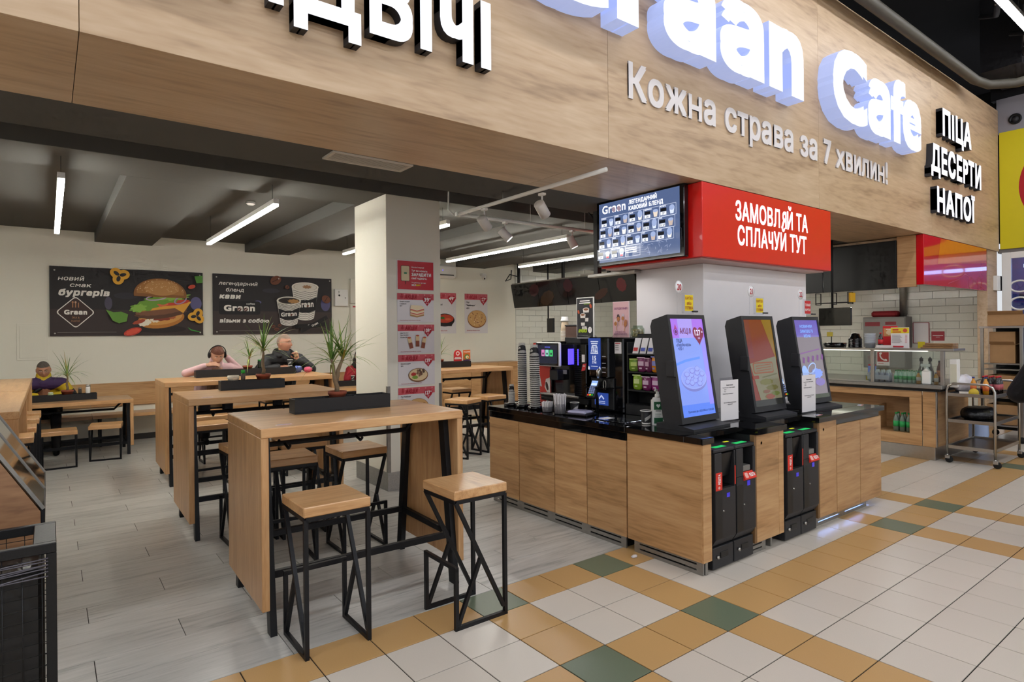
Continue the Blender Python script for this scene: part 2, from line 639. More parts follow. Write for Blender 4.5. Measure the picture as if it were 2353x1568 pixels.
class Card(G):
    """flat print laid on a surface: origin o, across u, up w (metres), facing u x w"""
    def __init__(s, o, u, w):
        G.__init__(s)
        s.o, s.u, s.w = Vector(o), Vector(u).normalized(), Vector(w).normalized()
        s.n = s.u.cross(s.w)
        s.d = .0008

    def at(s, a, b, d=None):
        return s.o + s.u * a + s.w * b + s.n * (s.d if d is None else d)

    def poly(s, pts, m):
        a = sum(pts[i][0] * pts[(i + 1) % len(pts)][1] - pts[(i + 1) % len(pts)][0] * pts[i][1] for i in range(len(pts)))
        if a < 0:
            pts = pts[::-1]
        s.add([s.at(*p) for p in pts], [tuple(range(len(pts)))], m)
        s.d += .0005
        return s

    def rect(s, x0, y0, x1, y1, m):
        return s.poly([(x0, y0), (x1, y0), (x1, y1), (x0, y1)], m)

    def rrect(s, x0, y0, x1, y1, r, m):
        p = []
        for (cx, cy, a0) in ((x1 - r, y1 - r, 0), (x0 + r, y1 - r, 90), (x0 + r, y0 + r, 180), (x1 - r, y0 + r, 270)):
            for k in range(5):
                t = radians(a0 + k * 22.5)
                p.append((cx + r * cos(t), cy + r * sin(t)))
        return s.poly(p, m)

    def oval(s, cx, cy, rx, ry, m, rot=0, n=28, wob=0, wn=9, a0=0, a1=360):
        p = []
        for k in range(n):
            t = radians(a0 + (a1 - a0) * k / (n if a1 - a0 >= 360 else n - 1))
            q = 1 + wob * sin(wn * t)
            x, y = rx * cos(t) * q, ry * sin(t) * q
            p.append((cx + x * cos(rot) - y * sin(rot), cy + x * sin(rot) + y * cos(rot)))
        return s.poly(p, m)

    def ring(s, cx, cy, rx, ry, wd, m, rot=0, n=32):
        v, fs = [], []
        for k in range(n):
            t = 2 * pi * k / n
            for q in (0, 1):
                x, y = (rx - q * wd) * cos(t), (ry - q * wd) * sin(t)
                v.append(s.at(cx + x * cos(rot) - y * sin(rot), cy + x * sin(rot) + y * cos(rot)))
        for k in range(n):
            l = (k + 1) % n
            fs.append((2 * k + 1, 2 * k, 2 * l, 2 * l + 1))
        s.add(v, fs, m)
        s.d += .0005
        return s

    def path(s, pts, wd, m):
        """a drawn line"""
        v, fs = [], []
        n = len(pts)
        for i in range(n):
            a, b = pts[max(i - 1, 0)], pts[min(i + 1, n - 1)]
            dx, dy = b[0] - a[0], b[1] - a[1]
            l = sqrt(dx * dx + dy * dy) or 1
            nx, ny = -dy / l * wd / 2, dx / l * wd / 2
            v += [s.at(pts[i][0] - nx, pts[i][1] - ny), s.at(pts[i][0] + nx, pts[i][1] + ny)]
        for i in range(n - 1):
            fs.append((2 * i, 2 * i + 2, 2 * i + 3, 2 * i + 1))
        s.add(v, fs, m)
        s.d += .0005
        return s

    def frame(s, x0, y0, x1, y1, wd, m):
        for r in ((x0, y0, x1, y0 + wd), (x0, y1 - wd, x1, y1), (x0, y0 + wd, x0 + wd, y1 - wd), (x1 - wd, y0 + wd, x1, y1 - wd)):
            s.add([s.at(r[0], r[1]), s.at(r[2], r[1]), s.at(r[2], r[3]), s.at(r[0], r[3])], [(0, 1, 2, 3)], m)
        s.d += .0005
        return s

    def heart(s, cx, cy, sz, m):
        p = []
        for k in range(30):
            t = 2 * pi * k / 30
            p.append((cx + sz * 16 * sin(t) ** 3 / 17, cy + sz * (13 * cos(t) - 5 * cos(2 * t) - 2 * cos(3 * t) - cos(4 * t)) / 15))
        return s.poly(p, m)

    def text(s, t, x, y, cap, m, al='L', shear=0.0, sx=.88, bold=.02, width=None, rot=0.0):
        v, f, nz = tmesh(t, bold)
        if len(v) == 0:
            return s
        k = cap / .71
        x0, x1 = v[:, 0].min(), v[:, 0].max()
        if width:
            sx = width / ((x1 - x0) * k)
        px = (v[:, 0] - x0) * k * sx + v[:, 1] * k * shear
        py = v[:, 1] * k
        w = (x1 - x0) * k * sx
        if al == 'C':
            px = px - w / 2
        elif al == 'R':
            px = px - w
        c, sn = cos(rot), sin(rot)
        s.add([s.at(x + a * c - b * sn, y + a * sn + b * c, s.d + q * .00008) for a, b, q in zip(px, py, v[:, 2])],
              [q if z >= 0 else q[::-1] for q, z in zip(f, nz)], m)
        s.d += .0005
        return s

def letters(parent, txt, x0, x1, z, cap, depth, front, side, bold=.03, yback=0.0, track=1.0):
    """raised letters standing on a wall that faces -Y; each letter is a part of its own"""
    pen, pos = 0.0, []
    for ch in txt:
        pos.append(pen)
        pen += adv(ch) + bold * 1.3 * track
    k = cap / .71
    e0 = tmesh(txt[0], bold)[0][:, 0].min()
    e1 = pos[-1] + tmesh(txt[-1], bold)[0][:, 0].max()
    sx = (x1 - x0) / ((e1 - e0))
    out = []
    for ch, p in zip(txt, pos):
        if ch == ' ':
            continue
        v, f, nz = tmesh(ch, bold, .5)
        g = G()
        g.mats = [front, side]
        vs = [((p + a - e0) * sx, -(c + .5) * depth, b * k) for a, b, c in v]
        ox = (p - e0) * sx
        g.v = [(x - ox, y, zz) for x, y, zz in vs]
        for q, n in zip(f, nz):
            g.f.append(q)
            g.m.append(0 if n > .6 else 1)
            g.sm.append(False)
        o = g.build('letter', None, parent, (x0 + ox, yback, z))
        out.append(o)
    return out

# ================================================================== SETTING
# ---- floor: hall tiles and cafe planks
T = .311685
TX0, TY0 = 1.655605, 3.152504
WOODY = 3.13
XSPLIT = 6.23
FX0, FX1, FY0, FY1 = -5.0, 14.0, -11.0, 11.3
M_grout = mat('grout', '#2a241f', .9, var=.1)
M_tile = {0: mat('cream_tile', '#cdc2b5', .30, var=.07, vscale=260, tint=.03),
          1: mat('ochre_tile', '#bd9560', .32, var=.09, vscale=260, tint=.03),
          2: mat('green_tile', '#66705b', .32, var=.12, vscale=260, tint=.03)}
M_plank = wood('grey_wood_plank_tile', '#928f8a', '#b4b1ab', '#c3bfb9', 0, .30, 9.0, .9, 2.2, coat=.05, fine=.55, tint=.06)

gf = G()
gf.box(FX0, FY0, -.06, FX1, FY1, -.004, M_grout)
floor = struct(gf.build('floor', M_grout), 'cafe and hall floor of tiles and grey wood-look planks')

def campos(x, y, z=0.0):
    fx, fy, rx, ry = sin(YAW), cos(YAW), cos(YAW), -sin(YAW)
    d = x * fx + y * fy
    r = x * rx + y * ry
    if d < .3:
        return None
    return 1176.5 + 1395.6 * r / d, 765.3 + 1395.6 * (CAM_H - z) / d, d

def hidden(x, y):
    return (3.55 < x < 6.0 and 2.55 < y < 4.8) or (8.75 < x < 9.7 and y > 2.85)

tiles, rest = [], []
i0, i1 = int((FX0 - TX0) / T) - 1, int((FX1 - TX0) / T) + 1
for i in range(i0, i1):
    for r in range(-27, 46):
        x0, x1 = TX0 + i * T, TX0 + (i + 1) * T
        y1, y0 = TY0 - r * T, TY0 - (r + 1) * T
        y1 = min(y1, FY1)
        x0, x1 = max(x0, FX0), min(x1, FX1)
        if r < 0 and x1 < XSPLIT:
            continue
        if r == 0 and x1 < XSPLIT:
            y1 = WOODY
        if r < 0:
            x0 = max(x0, XSPLIT)
        if x1 - x0 < .01 or y1 - y0 < .01:
            continue
        if (r == 0 and x0 < XSPLIT < x1):
            pass
        cI, rI = i % 11, r % 11
        a, b = cI in (1, 4), rI in (0, 3)
        k = 2 if a and b else 1 if a or b else 0
        p = campos((x0 + x1) / 2, (y0 + y1) / 2)
        see = p and -60 < p[0] < 2413 and p[1] < 1640 and not hidden((x0 + x1) / 2, (y0 + y1) / 2)
        sz = (1 / p[2] ** 3) if p else 0
        tiles.append((sz if see else -1, x0, y0, x1, y1, k))
tiles.sort(key=lambda t: -t[0])
_tm = {}
for q, (sz, x0, y0, x1, y1, k) in enumerate(tiles):
    if q < 300 and sz > 0:
        key = (k, round(x1 - x0, 3), round(y1 - y0, 3))
        if key not in _tm:
            g = G()
            w, h = (x1 - x0) / 2 - .0030, (y1 - y0) / 2 - .0030
            g.cbox(-w, -h, -.02, w, h, 0, M_tile[k], .0012)
            _tm[key] = g.mesh('tile')
        link('tile', _tm[key], floor, ((x0 + x1) / 2, (y0 + y1) / 2, 0))
    else:
        rest.append((x0, y0, x1, y1, k))
g = G()
for (x0, y0, x1, y1, k) in rest:
    g.box(x0 + .0030, y0 + .0030, -.02, x1 - .0030, y1 - .0030, 0, M_tile[k])
tag(g.build('distant_tiles', None, floor), kind='stuff')

PW, PL = .2487, 1.23
planks = []
for r in range(0, 34):
    ya = WOODY if r == 0 else 3.1925 + .2487 * r
    yb = 3.1925 + .2487 * (r + 1)
    ya, yb = min(ya, FY1), min(yb, FY1)
    if yb - ya < .02:
        continue
    off = (.98, .17, .58)[r % 3]
    k = -6
    while off + k * PL < XSPLIT:
        xa, xb = max(FX0, off + k * PL), min(XSPLIT, off + (k + 1) * PL)
        k += 1
        if xb - xa < .02:
            continue
        planks.append((xa, ya, xb, yb))
_pm = {}
for (xa, ya, xb, yb) in planks:
    key = (round(xb - xa, 3), round(yb - ya, 3))
    if key not in _pm:
        g = G()
        w, h = (xb - xa) / 2 - .0017, (yb - ya) / 2 - .0017
        g.cbox(-w, -h, -.02, w, h, 0, M_plank, .0010)
        _pm[key] = g.mesh('plank')
    link('plank', _pm[key], floor, ((xa + xb) / 2, (ya + yb) / 2, 0))

# ---- back wall of the cafe, tiled kitchen walls
YB, XK, XR = 11.2, 8.66, 12.6
wb = struct(B('wall_back', None, M_wallwhite, FX0, YB, 0, XK, YB + .15, 3.6), 'cream painted back wall of the cafe')
g = G()
g.box(FX0, YB - .015, 0, XK, YB, .09, mat('dark_skirting', '#3c3a37', .5))
struct(g.build('baseboard_back'), 'dark skirting along the back wall')
M_mortar = mat('kitchen_grout', '#bdbbb2', .8, var=.05)
M_brick = mat('white_wall_tile', '#e2e2d8', .16, var=.03, vscale=40, tint=.04)
wk = struct(B('wall_kitchen', None, M_mortar, XK, YB, 0, XR + .2, YB + .15, 3.6), 'white tiled rear wall of the kitchen')
wr = struct(B('wall_right', None, M_mortar, XR, 3.25, 0, XR + .15, YB, 3.6), 'white tiled side wall of the kitchen')
wl = struct(B('wall_left', None, M_wallwhite, FX0 - .15, 3.3, 0, FX0, YB, 3.6), 'cream painted side wall of the cafe')
BH, BW = .135, .40

def brickmesh(w, h, ax):
    g = G()
    if ax == 'x':
        g.cbox(0, 0, -h / 2, .012, w, h / 2, M_brick, .004)
    else:
        g.cbox(0, -.012, -h / 2, w, 0, h / 2, M_brick, .004)
    return g.mesh('brick')

_bm = {}
left_over = G()
n = 0
for r in range(0, 25):
    z = BH * (r + .5)
    y = 3.27 - (BW / 2 if r % 2 else 0)
    while y < YB:
        ya, yb = max(3.25, y), min(YB, y + BW)
        y += BW
        if yb - ya < .03:
            continue
        # the pieces the camera can see between shelf, counter and hood become parts
        if ya < 6.3 and .85 < z < 2.75:
            key = ('x', round(yb - ya, 3))
            if key not in _bm:
                _bm[key] = brickmesh(yb - ya - .004, BH - .004, 'x')
            link('brick', _bm[key], wr, (XR - .012, ya + .002, z))
        else:
            left_over.box(XR - .012, ya + .002, z - BH / 2 + .002, XR, yb - .002, z + BH / 2 - .002, M_brick)
tag(left_over.build('tile_field', None, wr), kind='stuff')
left_over = G()
for r in range(0, 25):
    z = BH * (r + .5)
    x = XK - (BW / 2 if r % 2 else 0)
    while x < XR:
        xa, xb = max(XK, x), min(XR, x + BW)
        x += BW
        if xb - xa < .03:
            continue
        if xa < 12.0 and 1.25 < z < 3.3:
            key = ('y', round(xb - xa, 3))
            if key not in _bm:
                _bm[key] = brickmesh(xb - xa - .004, BH - .004, 'y')
            link('brick', _bm[key], wk, (xa + .002, YB, z))
        else:
            left_over.box(xa + .002, YB - .012, z - BH / 2 + .002, xb - .002, YB, z + BH / 2 - .002, M_brick)
tag(left_over.build('tile_field', None, wk), kind='stuff')

# ---- ceilings
CZ, BZ = 3.21, 3.065
ceil = struct(B('ceiling', None, M_ceil, FX0, 3.24, CZ, XR + .1, YB + .1, CZ + .12), 'dark grey coffered cafe ceiling')
B('beam', ceil, M_ceil, FX0, 5.747, BZ, XR, 6.43, CZ, .002)
for k in range(-2, 6):
    xa = .57 + 2.155 * k
    B('beam', ceil, M_ceil, xa, 6.43, BZ, xa + .76, YB, CZ, .002)
B('soffit', ceil, M_ceil, FX0, 4.06, 2.892, XR - .1, 4.66, CZ, .002)

# ---- wood clad fascia above the opening
YF, ZF, ZT = 3.09, 2.89, 5.22
XE = 12.52
wf = struct(B('wall_front', None, M_card, FX0, YF + .02, ZF + .02, XE, YF + .14, ZT - .01), 'oak laminate fascia carrying the illuminated lettering')
edges = [FX0, -3.04, .113, 3.265, 6.418, 9.57, XE]
for a, b in zip(edges[:-1], edges[1:]):
    g = G()
    g.cbox(0, 0, 0, b - a - .003, .02, ZT - ZF, M_oakfascia, .001)
    g.build('panel', None, wf, (a, YF, ZF))
    g = G()
    g.cbox(0, 0, 0, b - a - .003, 4.06 - YF - .021, .02, M_oaksoffit, .001)
    g.build('soffit_panel', None, wf, (a, YF + .021, ZF))
# wooden pilaster at the end of the fascia
pil = struct(B('pillar_end', None, M_oakfascia, 12.02, YF + .03, 0, XE, 3.26, ZF, .002), 'oak clad pilaster at the end of the fascia')

# ---- white pillar in the cafe
PX0, PX1, PY0, PY1 = 2.77, 3.41, 5.747, 6.55
pillar = struct(B('pillar', None, M_cream, PX0, PY0, 0, PX1, PY1, BZ, .004), 'square cream pillar hung with promotion sheets')
M_plate = mat('diamond_plate', '#a9a7a3', .35, .9, var=.2, vscale=70, bump=.6, bscale=110)
g = G()
g.box(PX0 - .006, PY0 - .006, 0, PX1 + .006, PY0, .19, M_plate)
g.box(PX0 - .006, PY0, 0, PX0, PY1, .19, M_plate)
g.box(PX1, PY0, 0, PX1 + .006, PY1, .19, M_plate)
g.build('kick_plate', M_plate, pillar)
for x in (PX0, PX1):
    g = G()
    s = 1 if x == PX0 else -1
    g.box(min(x - s * .004, x + s * .03), PY0 - .004, .19, max(x - s * .004, x + s * .03), PY0, 1.08, M_steeldark)
    g.box(min(x - s * .004, x), PY0, .19, max(x - s * .004, x), PY0 + .03, 1.08, M_steeldark)
    g.build('corner_guard', None, pillar)

# ---- white column the order island is built round
column = struct(B('column', None, mat('column_paint', '#e6e2e4', .5, var=.02), 4.71, 3.31, 0, 6.56, 4.1, 2.234, .004), 'white column rising behind the order screens')

# ---- hall: dark ceiling, end wall
M_hall = mat('hall_ceiling_black', '#17161a', .9, var=.3, vscale=3)
hall = struct(B('ceiling_hall', None, M_hall, FX0, FY0, 6.6, 16, 7.4, 6.7), 'black exposed ceiling of the shopping hall')
B('dark_bulkhead', hall, M_hall, FX0, 7.2, 3.4, 16, 7.4, 6.6)
B('dark_bulkhead', hall, M_hall, 15.8, -11, 3.4, 16, 7.2, 6.6)
g = G()
g.tube([(-5, 2.86, 5.17), (10.55, 2.86, 5.17), (10.85, 2.78, 5.15), (11.0, 2.5, 5.12), (11.05, .5, 5.12), (11.05, -5, 5.12)], .065, 10, mat('painted_pipe', '#4a453c', .6, var=.15, vscale=6))
g.build('pipe', None, hall)
for (x, y, z, ln) in ((-4, 2.3, 6.2, 18), (-4, .9, 6.3, 18), (-4, -1.5, 6.1, 18)):
    g = G()
    g.box(x, y, z, x + ln, y + .12, z + .06, M_hall)
    g.build('cable_tray', None, hall)
for (x, y) in ((9.3, 2.3), (10.2, 2.2), (11.0, 2.4), (11.7, 1.9), (12.3, 1.4), (10.6, 1.2), (8.4, 2.4)):
    g = G()
    g.tube([(x, y, 5.6), (x, y, 6.6)], .02, 6, M_steeldark)
    g.build('hanger_rod', None, hall)
    g = G()
    g.tube([(x - .3, y - .1, 5.62), (x + .4, y + .1, 5.64), (x + .55, y + .3, 5.75)], .035, 7, M_hall)
    g.build('conduit', None, hall)
g = G()
g.box(8.6, 1.3, 5.7, 11.9, 1.9, 6.1, M_hall)
g.build('air_duct', None, hall)
B('duct_end', hall, M_hall, 11.3, 2.5, 5.5, 12.4, 3.0, 6.6)
# end wall beyond the fascia with a yellow board
wg = struct(B('wall_hall_end', None, mat('grey_board', '#8d8a92', .6, var=.03), XE, -11, 4.84, XE + .15, YF + .02, 5.4), 'grey wall strip above the yellow board')
B('dark_upper_wall', wg, M_hall, XE + .02, -11, 5.4, XE + .15, YF + .1, 6.6)
B('wall_reveal', wg, mat('grey_reveal', '#77736f', .6), XE, -11, 2.86, XE + .15, YF + .02, 2.93)

# ================================================================== LAMPS
def tube_lamp(name, label, x, y0, y1, z, axis='y', s=CAFE_TUBE, group=None, col=WARM, wd=.05, top=CZ, mx=None):
    L = abs(y1 - y0)
    t = thing(name, label, 'lamp', (x, min(y0, y1), z) if axis == 'y' else (min(y0, y1), x, z), 0, group)
    R = 0 if axis == 'y' else -pi / 2
    mk = mat('lamp_%s' % name, '#ffffff', .4, emit=s, emcol=col, var=0) if mx is None else mx
    g = G()
    g.cbox(-wd / 2, 0, .012, wd / 2, L, .06, M_white if axis == 'y' else M_steeldark, .002)
    g.build('housing', None, t, rz=R)
    g = G()
    g.box(-wd / 2 * .9, .004, -.01, wd / 2 * .9, L - .004, .012, mk)
    g.build('diffuser', None, t, rz=R)
    for yy in (.12, L - .12):
        g = G()
        g.tube([(0, yy, .06), (0, yy, max(.1, top - z))], .0025, 5, M_black)
        g.build('suspension_wire', None, t, rz=R)
    return t

E_cafe = mat('cafe_tube_glow', '#ffffff', .4, emit=CAFE_TUBE, emcol=WARM, var=0)
for x, lab, y0 in ((-1.75, 'suspended white tube lamp beyond the left edge of the cafe', 5.9),
                   (.09, 'suspended white tube lamp above the burger poster end of the cafe', 5.9),
                   (1.72, 'suspended white tube lamp hanging beside the smoke detector', 5.9),
                   (3.61, 'suspended white tube lamp partly hidden behind the cream pillar', 5.9),
                   (5.45, 'long suspended white tube lamp behind the track spotlights', 5.9),
                   (7.02, 'suspended white tube lamp just above the dark menu boards', 5.9)):
    tube_lamp('tube_lamp', lab, x, y0, y0 + 3.05, 2.85, 'y', group='suspended tube lamps in the cafe', mx=E_cafe, top=BZ if (x - .57) % 2.155 < .76 else CZ)

E_mall = mat('hall_tube_glow', '#ffffff', .4, emit=MALL_TUBE, emcol=COOL, var=0)
for y, nm in ((2.08, 'row nearest the fascia'), (-1.0, 'middle row'), (-4.0, 'third row'), (-7.0, 'fourth row'), (-10.0, 'row farthest from the cafe')):
    for k in range(6):
        xa = -4.6 + k * 2.75
        lab = 'long bright tube lamp under the dark hall ceiling, %s, %s section' % (nm, ('first', 'second', 'third', 'fourth', 'fifth', 'last')[k])
        tube_lamp('hall_tube_lamp', lab, y, xa, xa + 2.72, 5.33, 'x', group='hall ceiling tube lamps', mx=E_mall, wd=.09, top=6.6)

# unseen kitchen lamps added to brighten the tiled walls, kept out of view
E_kit = mat('kitchen_tube_glow', '#ffffff', .4, emit=42, emcol=(1, .98, .92), var=0)
tube_lamp('kitchen_tube_lamp', 'white tube lamp over the kitchen in front of the tiled wall', 9.75, 3.5, 6.2, 2.34, 'y', mx=E_kit, group='kitchen tube lamps', top=2.42)
tube_lamp('kitchen_tube_lamp', 'white tube lamp deep in the kitchen behind the menu boards', 10.2, 7.8, 10.6, 2.95, 'y', mx=E_kit, group='kitchen tube lamps')

# ---- spotlight track
TZ = 2.79
trk = thing('light_track', 'white L-shaped spotlight track below the oak soffit', 'light track', (3.22, 5.06, TZ))
g = G(); g.tube([(.06, -1.93, .03), (-.01, 0, 0)], .018, 8, M_white); g.build('rail', None, trk)
g = G(); g.tube([(-.01, 0, 0), (2.2, -.02, 0)], .018, 8, M_white); g.build('rail', None, trk)
g = G(); g.cbox(-.035, -.02, -.02, .02, .02, .02, M_white); g.build('corner_joint', None, trk)
g = G(); g.tube([(-.03, .05, .0), (-.06, .1, .06), (-.05, .1, .38)], .008, 6, M_white); g.build('feed_cable', None, trk)
for (x, y) in ((.02, -.7), (.9, -.01), (1.7, -.02)):
    g = G(); g.tube([(x, y, .02), (x, y, .42 if y > -.4 else .1)], .002, 5, M_steel); g.build('suspension_wire', None, trk)
E_spot = mat('spot_lens_glow', '#ffffff', .3, emit=14, emcol=(1, 1, 1), var=0)
M_spot = mat('white_lacquer_lamp', '#d6d2cd', .4, var=.02)
for k, (x, y, dx, dy, dz, lab) in enumerate((
        (3.258, 3.84, .75, .25, -.62, 'white cylinder spotlight nearest the oak fascia'),
        (3.22, 4.62, .75, .22, -.62, 'white cylinder spotlight beside the corner of the track'),
        (3.78, 5.05, .55, -.45, -.75, 'white cylinder spotlight with its round lens lit toward the island'),
        (4.72, 5.045, .35, -.28, -.9, 'white cylinder spotlight next to the coffee menu screen'))):
    t = thing('spotlight', lab, 'spotlight', (x, y, TZ), group='track spotlights')
    d = Vector((dx, dy, dz)).normalized()
    R = d.to_track_quat('Z', 'Y').to_matrix()
    c = Vector((0, 0, -.15))
    g = G(); g.cbox(-.02, -.03, -.035, .02, .03, -.015, M_white); g.tube([(0, 0, -.03), (0, 0, -.12)], .008, 6, M_white); g.build('mount', None, t)
    g = G(); g.lathe([(0, -.068), (.044, -.068), (.046, -.064), (.046, .068), (.041, .068), (.041, .06), (0, .06)], c, 20, M_spot, R=R); g.build('body', None, t)
    g = G(); g.lathe([(0, .0615), (.038, .0615), (.038, .065), (0, .065)], c, 20, E_spot, R=R); g.build('lens', None, t)
    ld = bpy.data.lights.new('spot_beam', 'SPOT')
    ld.energy = SPOT_POWER
    ld.spot_size = radians(62)
    ld.spot_blend = .6
    ld.shadow_soft_size = .03
    ld.color = (1, .97, .93)
    lo = bpy.data.objects.new('spot_beam', ld)
    COL.objects.link(lo)
    lo.parent = t
    lo.location = c + d * .10
    lo.rotation_euler = (-d).to_track_quat('Z', 'Y').to_euler()

# ---- ceiling bits
t = thing('air_vent', 'slotted ceiling air vent set in the grey soffit', 'vent', (1.88, 4.175, 2.891))
M_vent = mat('vent_metal', '#c4bdb0', .45)
g = G()
for r in ((-.31, -.105, .31, -.085), (-.31, .085, .31, .105), (-.31, -.085, -.285, .085), (.285, -.085, .31, .085)):
    g.box(r[0], r[1], -.012, r[2], r[3], 0, M_vent)
g.build('frame', None, t)
for k in range(7):
    g = G(); g.bar((-.285, -.072 + k * .024, -.006), (.285, -.072 + k * .024, -.006), .006, .002, M_vent, up=(0, .5, .8)); g.build('slat', None, t)
B('duct_box', t, M_rubber, -.285, -.085, -.003, .285, .085, 0, .001)  # thin black sheet standing in for the shade inside the duct
t = thing('smoke_detector', 'round white smoke detector on the grey ceiling', 'smoke detector', (1.92, 7.6, CZ - .002))
g = G(); g.lathe([(.05, 0), (.055, -.012), (.055, -.025), (.035, -.04), (0, -.042)], (0, 0, 0), 18, M_white); g.build('dome', None, t)
g = G(); g.lathe([(.03, -.022), (.058, -.022), (.058, -.027), (.03, -.027)], (0, 0, 0), 18, M_black); g.build('vent_ring', None, t)

# ================================================================== SIGN LETTERING ON THE FASCIA
E_face = mat('letter_face_glow', '#8a8c94', .35, emit=.72, emcol=(.93, .95, 1.0), var=0)
E_side = mat('letter_side_glow', '#7d86a8', .4, emit=.55, emcol=(.50, .60, 1.0), var=0)
E_face2 = mat('small_letter_face_glow', '#a0a2aa', .35, emit=.85, emcol=(.93, .95, 1.0), var=0)
M_lside = mat('letter_dark_side', '#25262c', .5)
for q in (E_face, E_side, E_face2):
    q.cycles.emission_sampling = 'NONE'
t = thing('illuminated_sign', 'big glowing white raised letters spelling Graan Cafe', 'sign', (0, YF, 0))
letters(t, 'Graan', 2.20, 5.80, 3.865, .70, .16, E_face, E_side, bold=.042, track=.2)
letters(t, 'Cafe', 6.40, 8.74, 3.865, .70, .16, E_face, E_side, bold=.042, track=.2)
# glow that the backlit letters throw on the wall: only from the letters' own emission
t = thing('slogan_sign', 'matte white slogan lettering under the glowing sign', 'sign', (0, YF, 0))
letters(t, 'Кожна страва за 7 хвилин!', 3.473, 8.11, 3.385, .255, .012, mat('matte_letter', '#dcd6d4', .6), mat('matte_letter_edge', '#b9b3b0', .6), bold=.025)
t = thing('sandwich_sign', 'lit white letters with dark sides spelling the sandwiches line', 'sign', (0, YF, 0))
letters(t, 'СЕНДВІЧІ', .0, 2.165, 3.245, .385, .07, E_face2, M_lside, bold=.035)
t = thing('menu_words_sign', 'three stacked rows of lit letters for pizza, desserts and drinks', 'sign', (0, YF, 0))
letters(t, 'ПІЦА', 9.74, 10.91, 4.285, .335, .08, E_face2, M_lside, bold=.04)
letters(t, 'ДЕСЕРТИ', 9.31, 11.34, 3.745, .33, .08, E_face2, M_lside, bold=.04)
letters(t, 'НАПОЇ', 9.51, 11.04, 3.21, .31, .08, E_face2, M_lside, bold=.04)

# ---- red light box over the island
t = thing('red_light_box', 'red box sign inviting to order and pay here', 'sign', (0, 0, 0))
g = G(); g.cbox(4.39, YF, 2.25, 6.665, 4.27, 2.885, M_red, .004); g.build('box', None, t)
c = Card((4.39, YF, 2.25), (1, 0, 0), (0, 0, 1))
E_txt = mat('box_letter_glow', '#ffffff', .4, emit=1.3, emcol=(.88, .9, 1.0), var=0)
c.text('ЗАМОВЛЯЙ ТА', .49, .365, .165, E_txt, width=1.29, bold=.02)
c.text('СПЛАЧУЙ ТУТ', .52, .145, .165, E_txt, width=1.23, bold=.02)
c.build('lettering', None, t)
g = G(); g.cbox(4.43, YF + .05, 2.235, 6.6, 4.25, 2.25, mat('box_underside', '#c9a9a4', .5), .002); g.build('underside', None, t)

# ---- coffee menu screen on the side of the red box
t = thing('menu_screen', 'lit coffee price screen on the side of the red box', 'screen', (4.385, 3.225, 2.262))
# local x=-X outward is negative; u runs along -Y
g = G(); g.cbox(-.06, 0, 0, 0, 1.04, .645, M_blackgloss, .006); g.build('casing', None, t)
c = Card((-.0605, 1.005, .035), (0, -1, 0), (0, 0, 1))
S = 1.0
c.rect(0, 0, .96, .575, lit('#46567a', 1.3))
W_ = lit('#f2f4ff', 1.5)
c.text('Graan', .045, .475, .075, W_, width=.30, bold=.02)
for bx in (.195, .262):
    c.oval(bx, .498, .022, .027, lit('#9a8796', 1.0), .6)
c.text('ЛЕГЕНДАРНИЙ', .385, .515, .036, W_, width=.33, bold=.03)
c.text('КАВОВИЙ БЛЕНД', .385, .458, .036, W_, width=.40, bold=.03)
prices = [['26', '33', '29', '26', '37'], ['32', '38', '48', '35 42', '35 37'], ['41', '46', '42', '42', '42'], ['24', '37', None, None, None]]
names = [['ЕСПРЕСО', 'ДОПІО', 'ЛУНГО', 'АМЕРИКАНО', 'РІСТРЕТО'], ['МАКІАТО', 'ФЛЕТ ВАЙТ', 'КАПУЧИНО', 'КАПУЧИНО', 'ЛАТЕ'], ['РАФ', 'МОКА', 'КАКАО', 'ЛАТЕ', 'ГЛЯСЕ'], ['ЧАЙ', 'ЧАЙ ФРУКТОВИЙ', None, None, None]]
for r in range(4):
    for q in range(5):
        x0, y0 = .03 + q * .182, .335 - r * .106
        if prices[r][q]:
            c.frame(x0, y0, x0 + .178, y0 + .102, .003, lit('#cfd6ea', 1.1))
            c.text(names[r][q], x0 + .008, y0 + .084, .012, W_, bold=.02, sx=.75)
            c.rect(x0 + .01, y0 + .045, x0 + .075, y0 + .074, lit('#10141f', .6))
            c.rect(x0 + .01, y0 + .012, x0 + .075, y0 + .042, lit('#dfe3ee', 1.2))
            c.text(prices[r][q], x0 + .0425, y0 + .017, .02, lit('#202636', .6), 'C', bold=.015)
            cc = lit(('#c9d2ea', '#b9a79d', '#efe9dd', '#d9c9b9')[(r + q) % 4], 1.2)
            c.poly([(x0 + .118, y0 + .012), (x0 + .152, y0 + .012), (x0 + .163, y0 + .065), (x0 + .107, y0 + .065)], cc)
            c.oval(x0 + .135, y0 + .066, .028, .014 + .010 * ((r * 5 + q) % 3), lit('#9fb0d8', 1.0), n=16)
            if r == 3:
                c.rect(x0 + .119, y0 + .014, x0 + .151, y0 + .03, lit('#d8405a', 1.0))
c.frame(.03 + 2 * .182, .335 - 3 * .106, .03 + 3 * .182 - .004, .335 - 3 * .106 + .102, .003, lit('#cfd6ea', 1.1))
for k in range(3):
    c.rect(.405, .052 + k * .02, .53, .06 + k * .02, W_)
random.seed(3)
for k in range(26):
    x, y = .58 + random.random() * .34, .02 + random.random() * .1
    c.oval(x, y, .006 + random.random() * .02, .002, lit('#a9b6d8', .9), random.random() * 3, n=8)
c.build('picture', None, t)
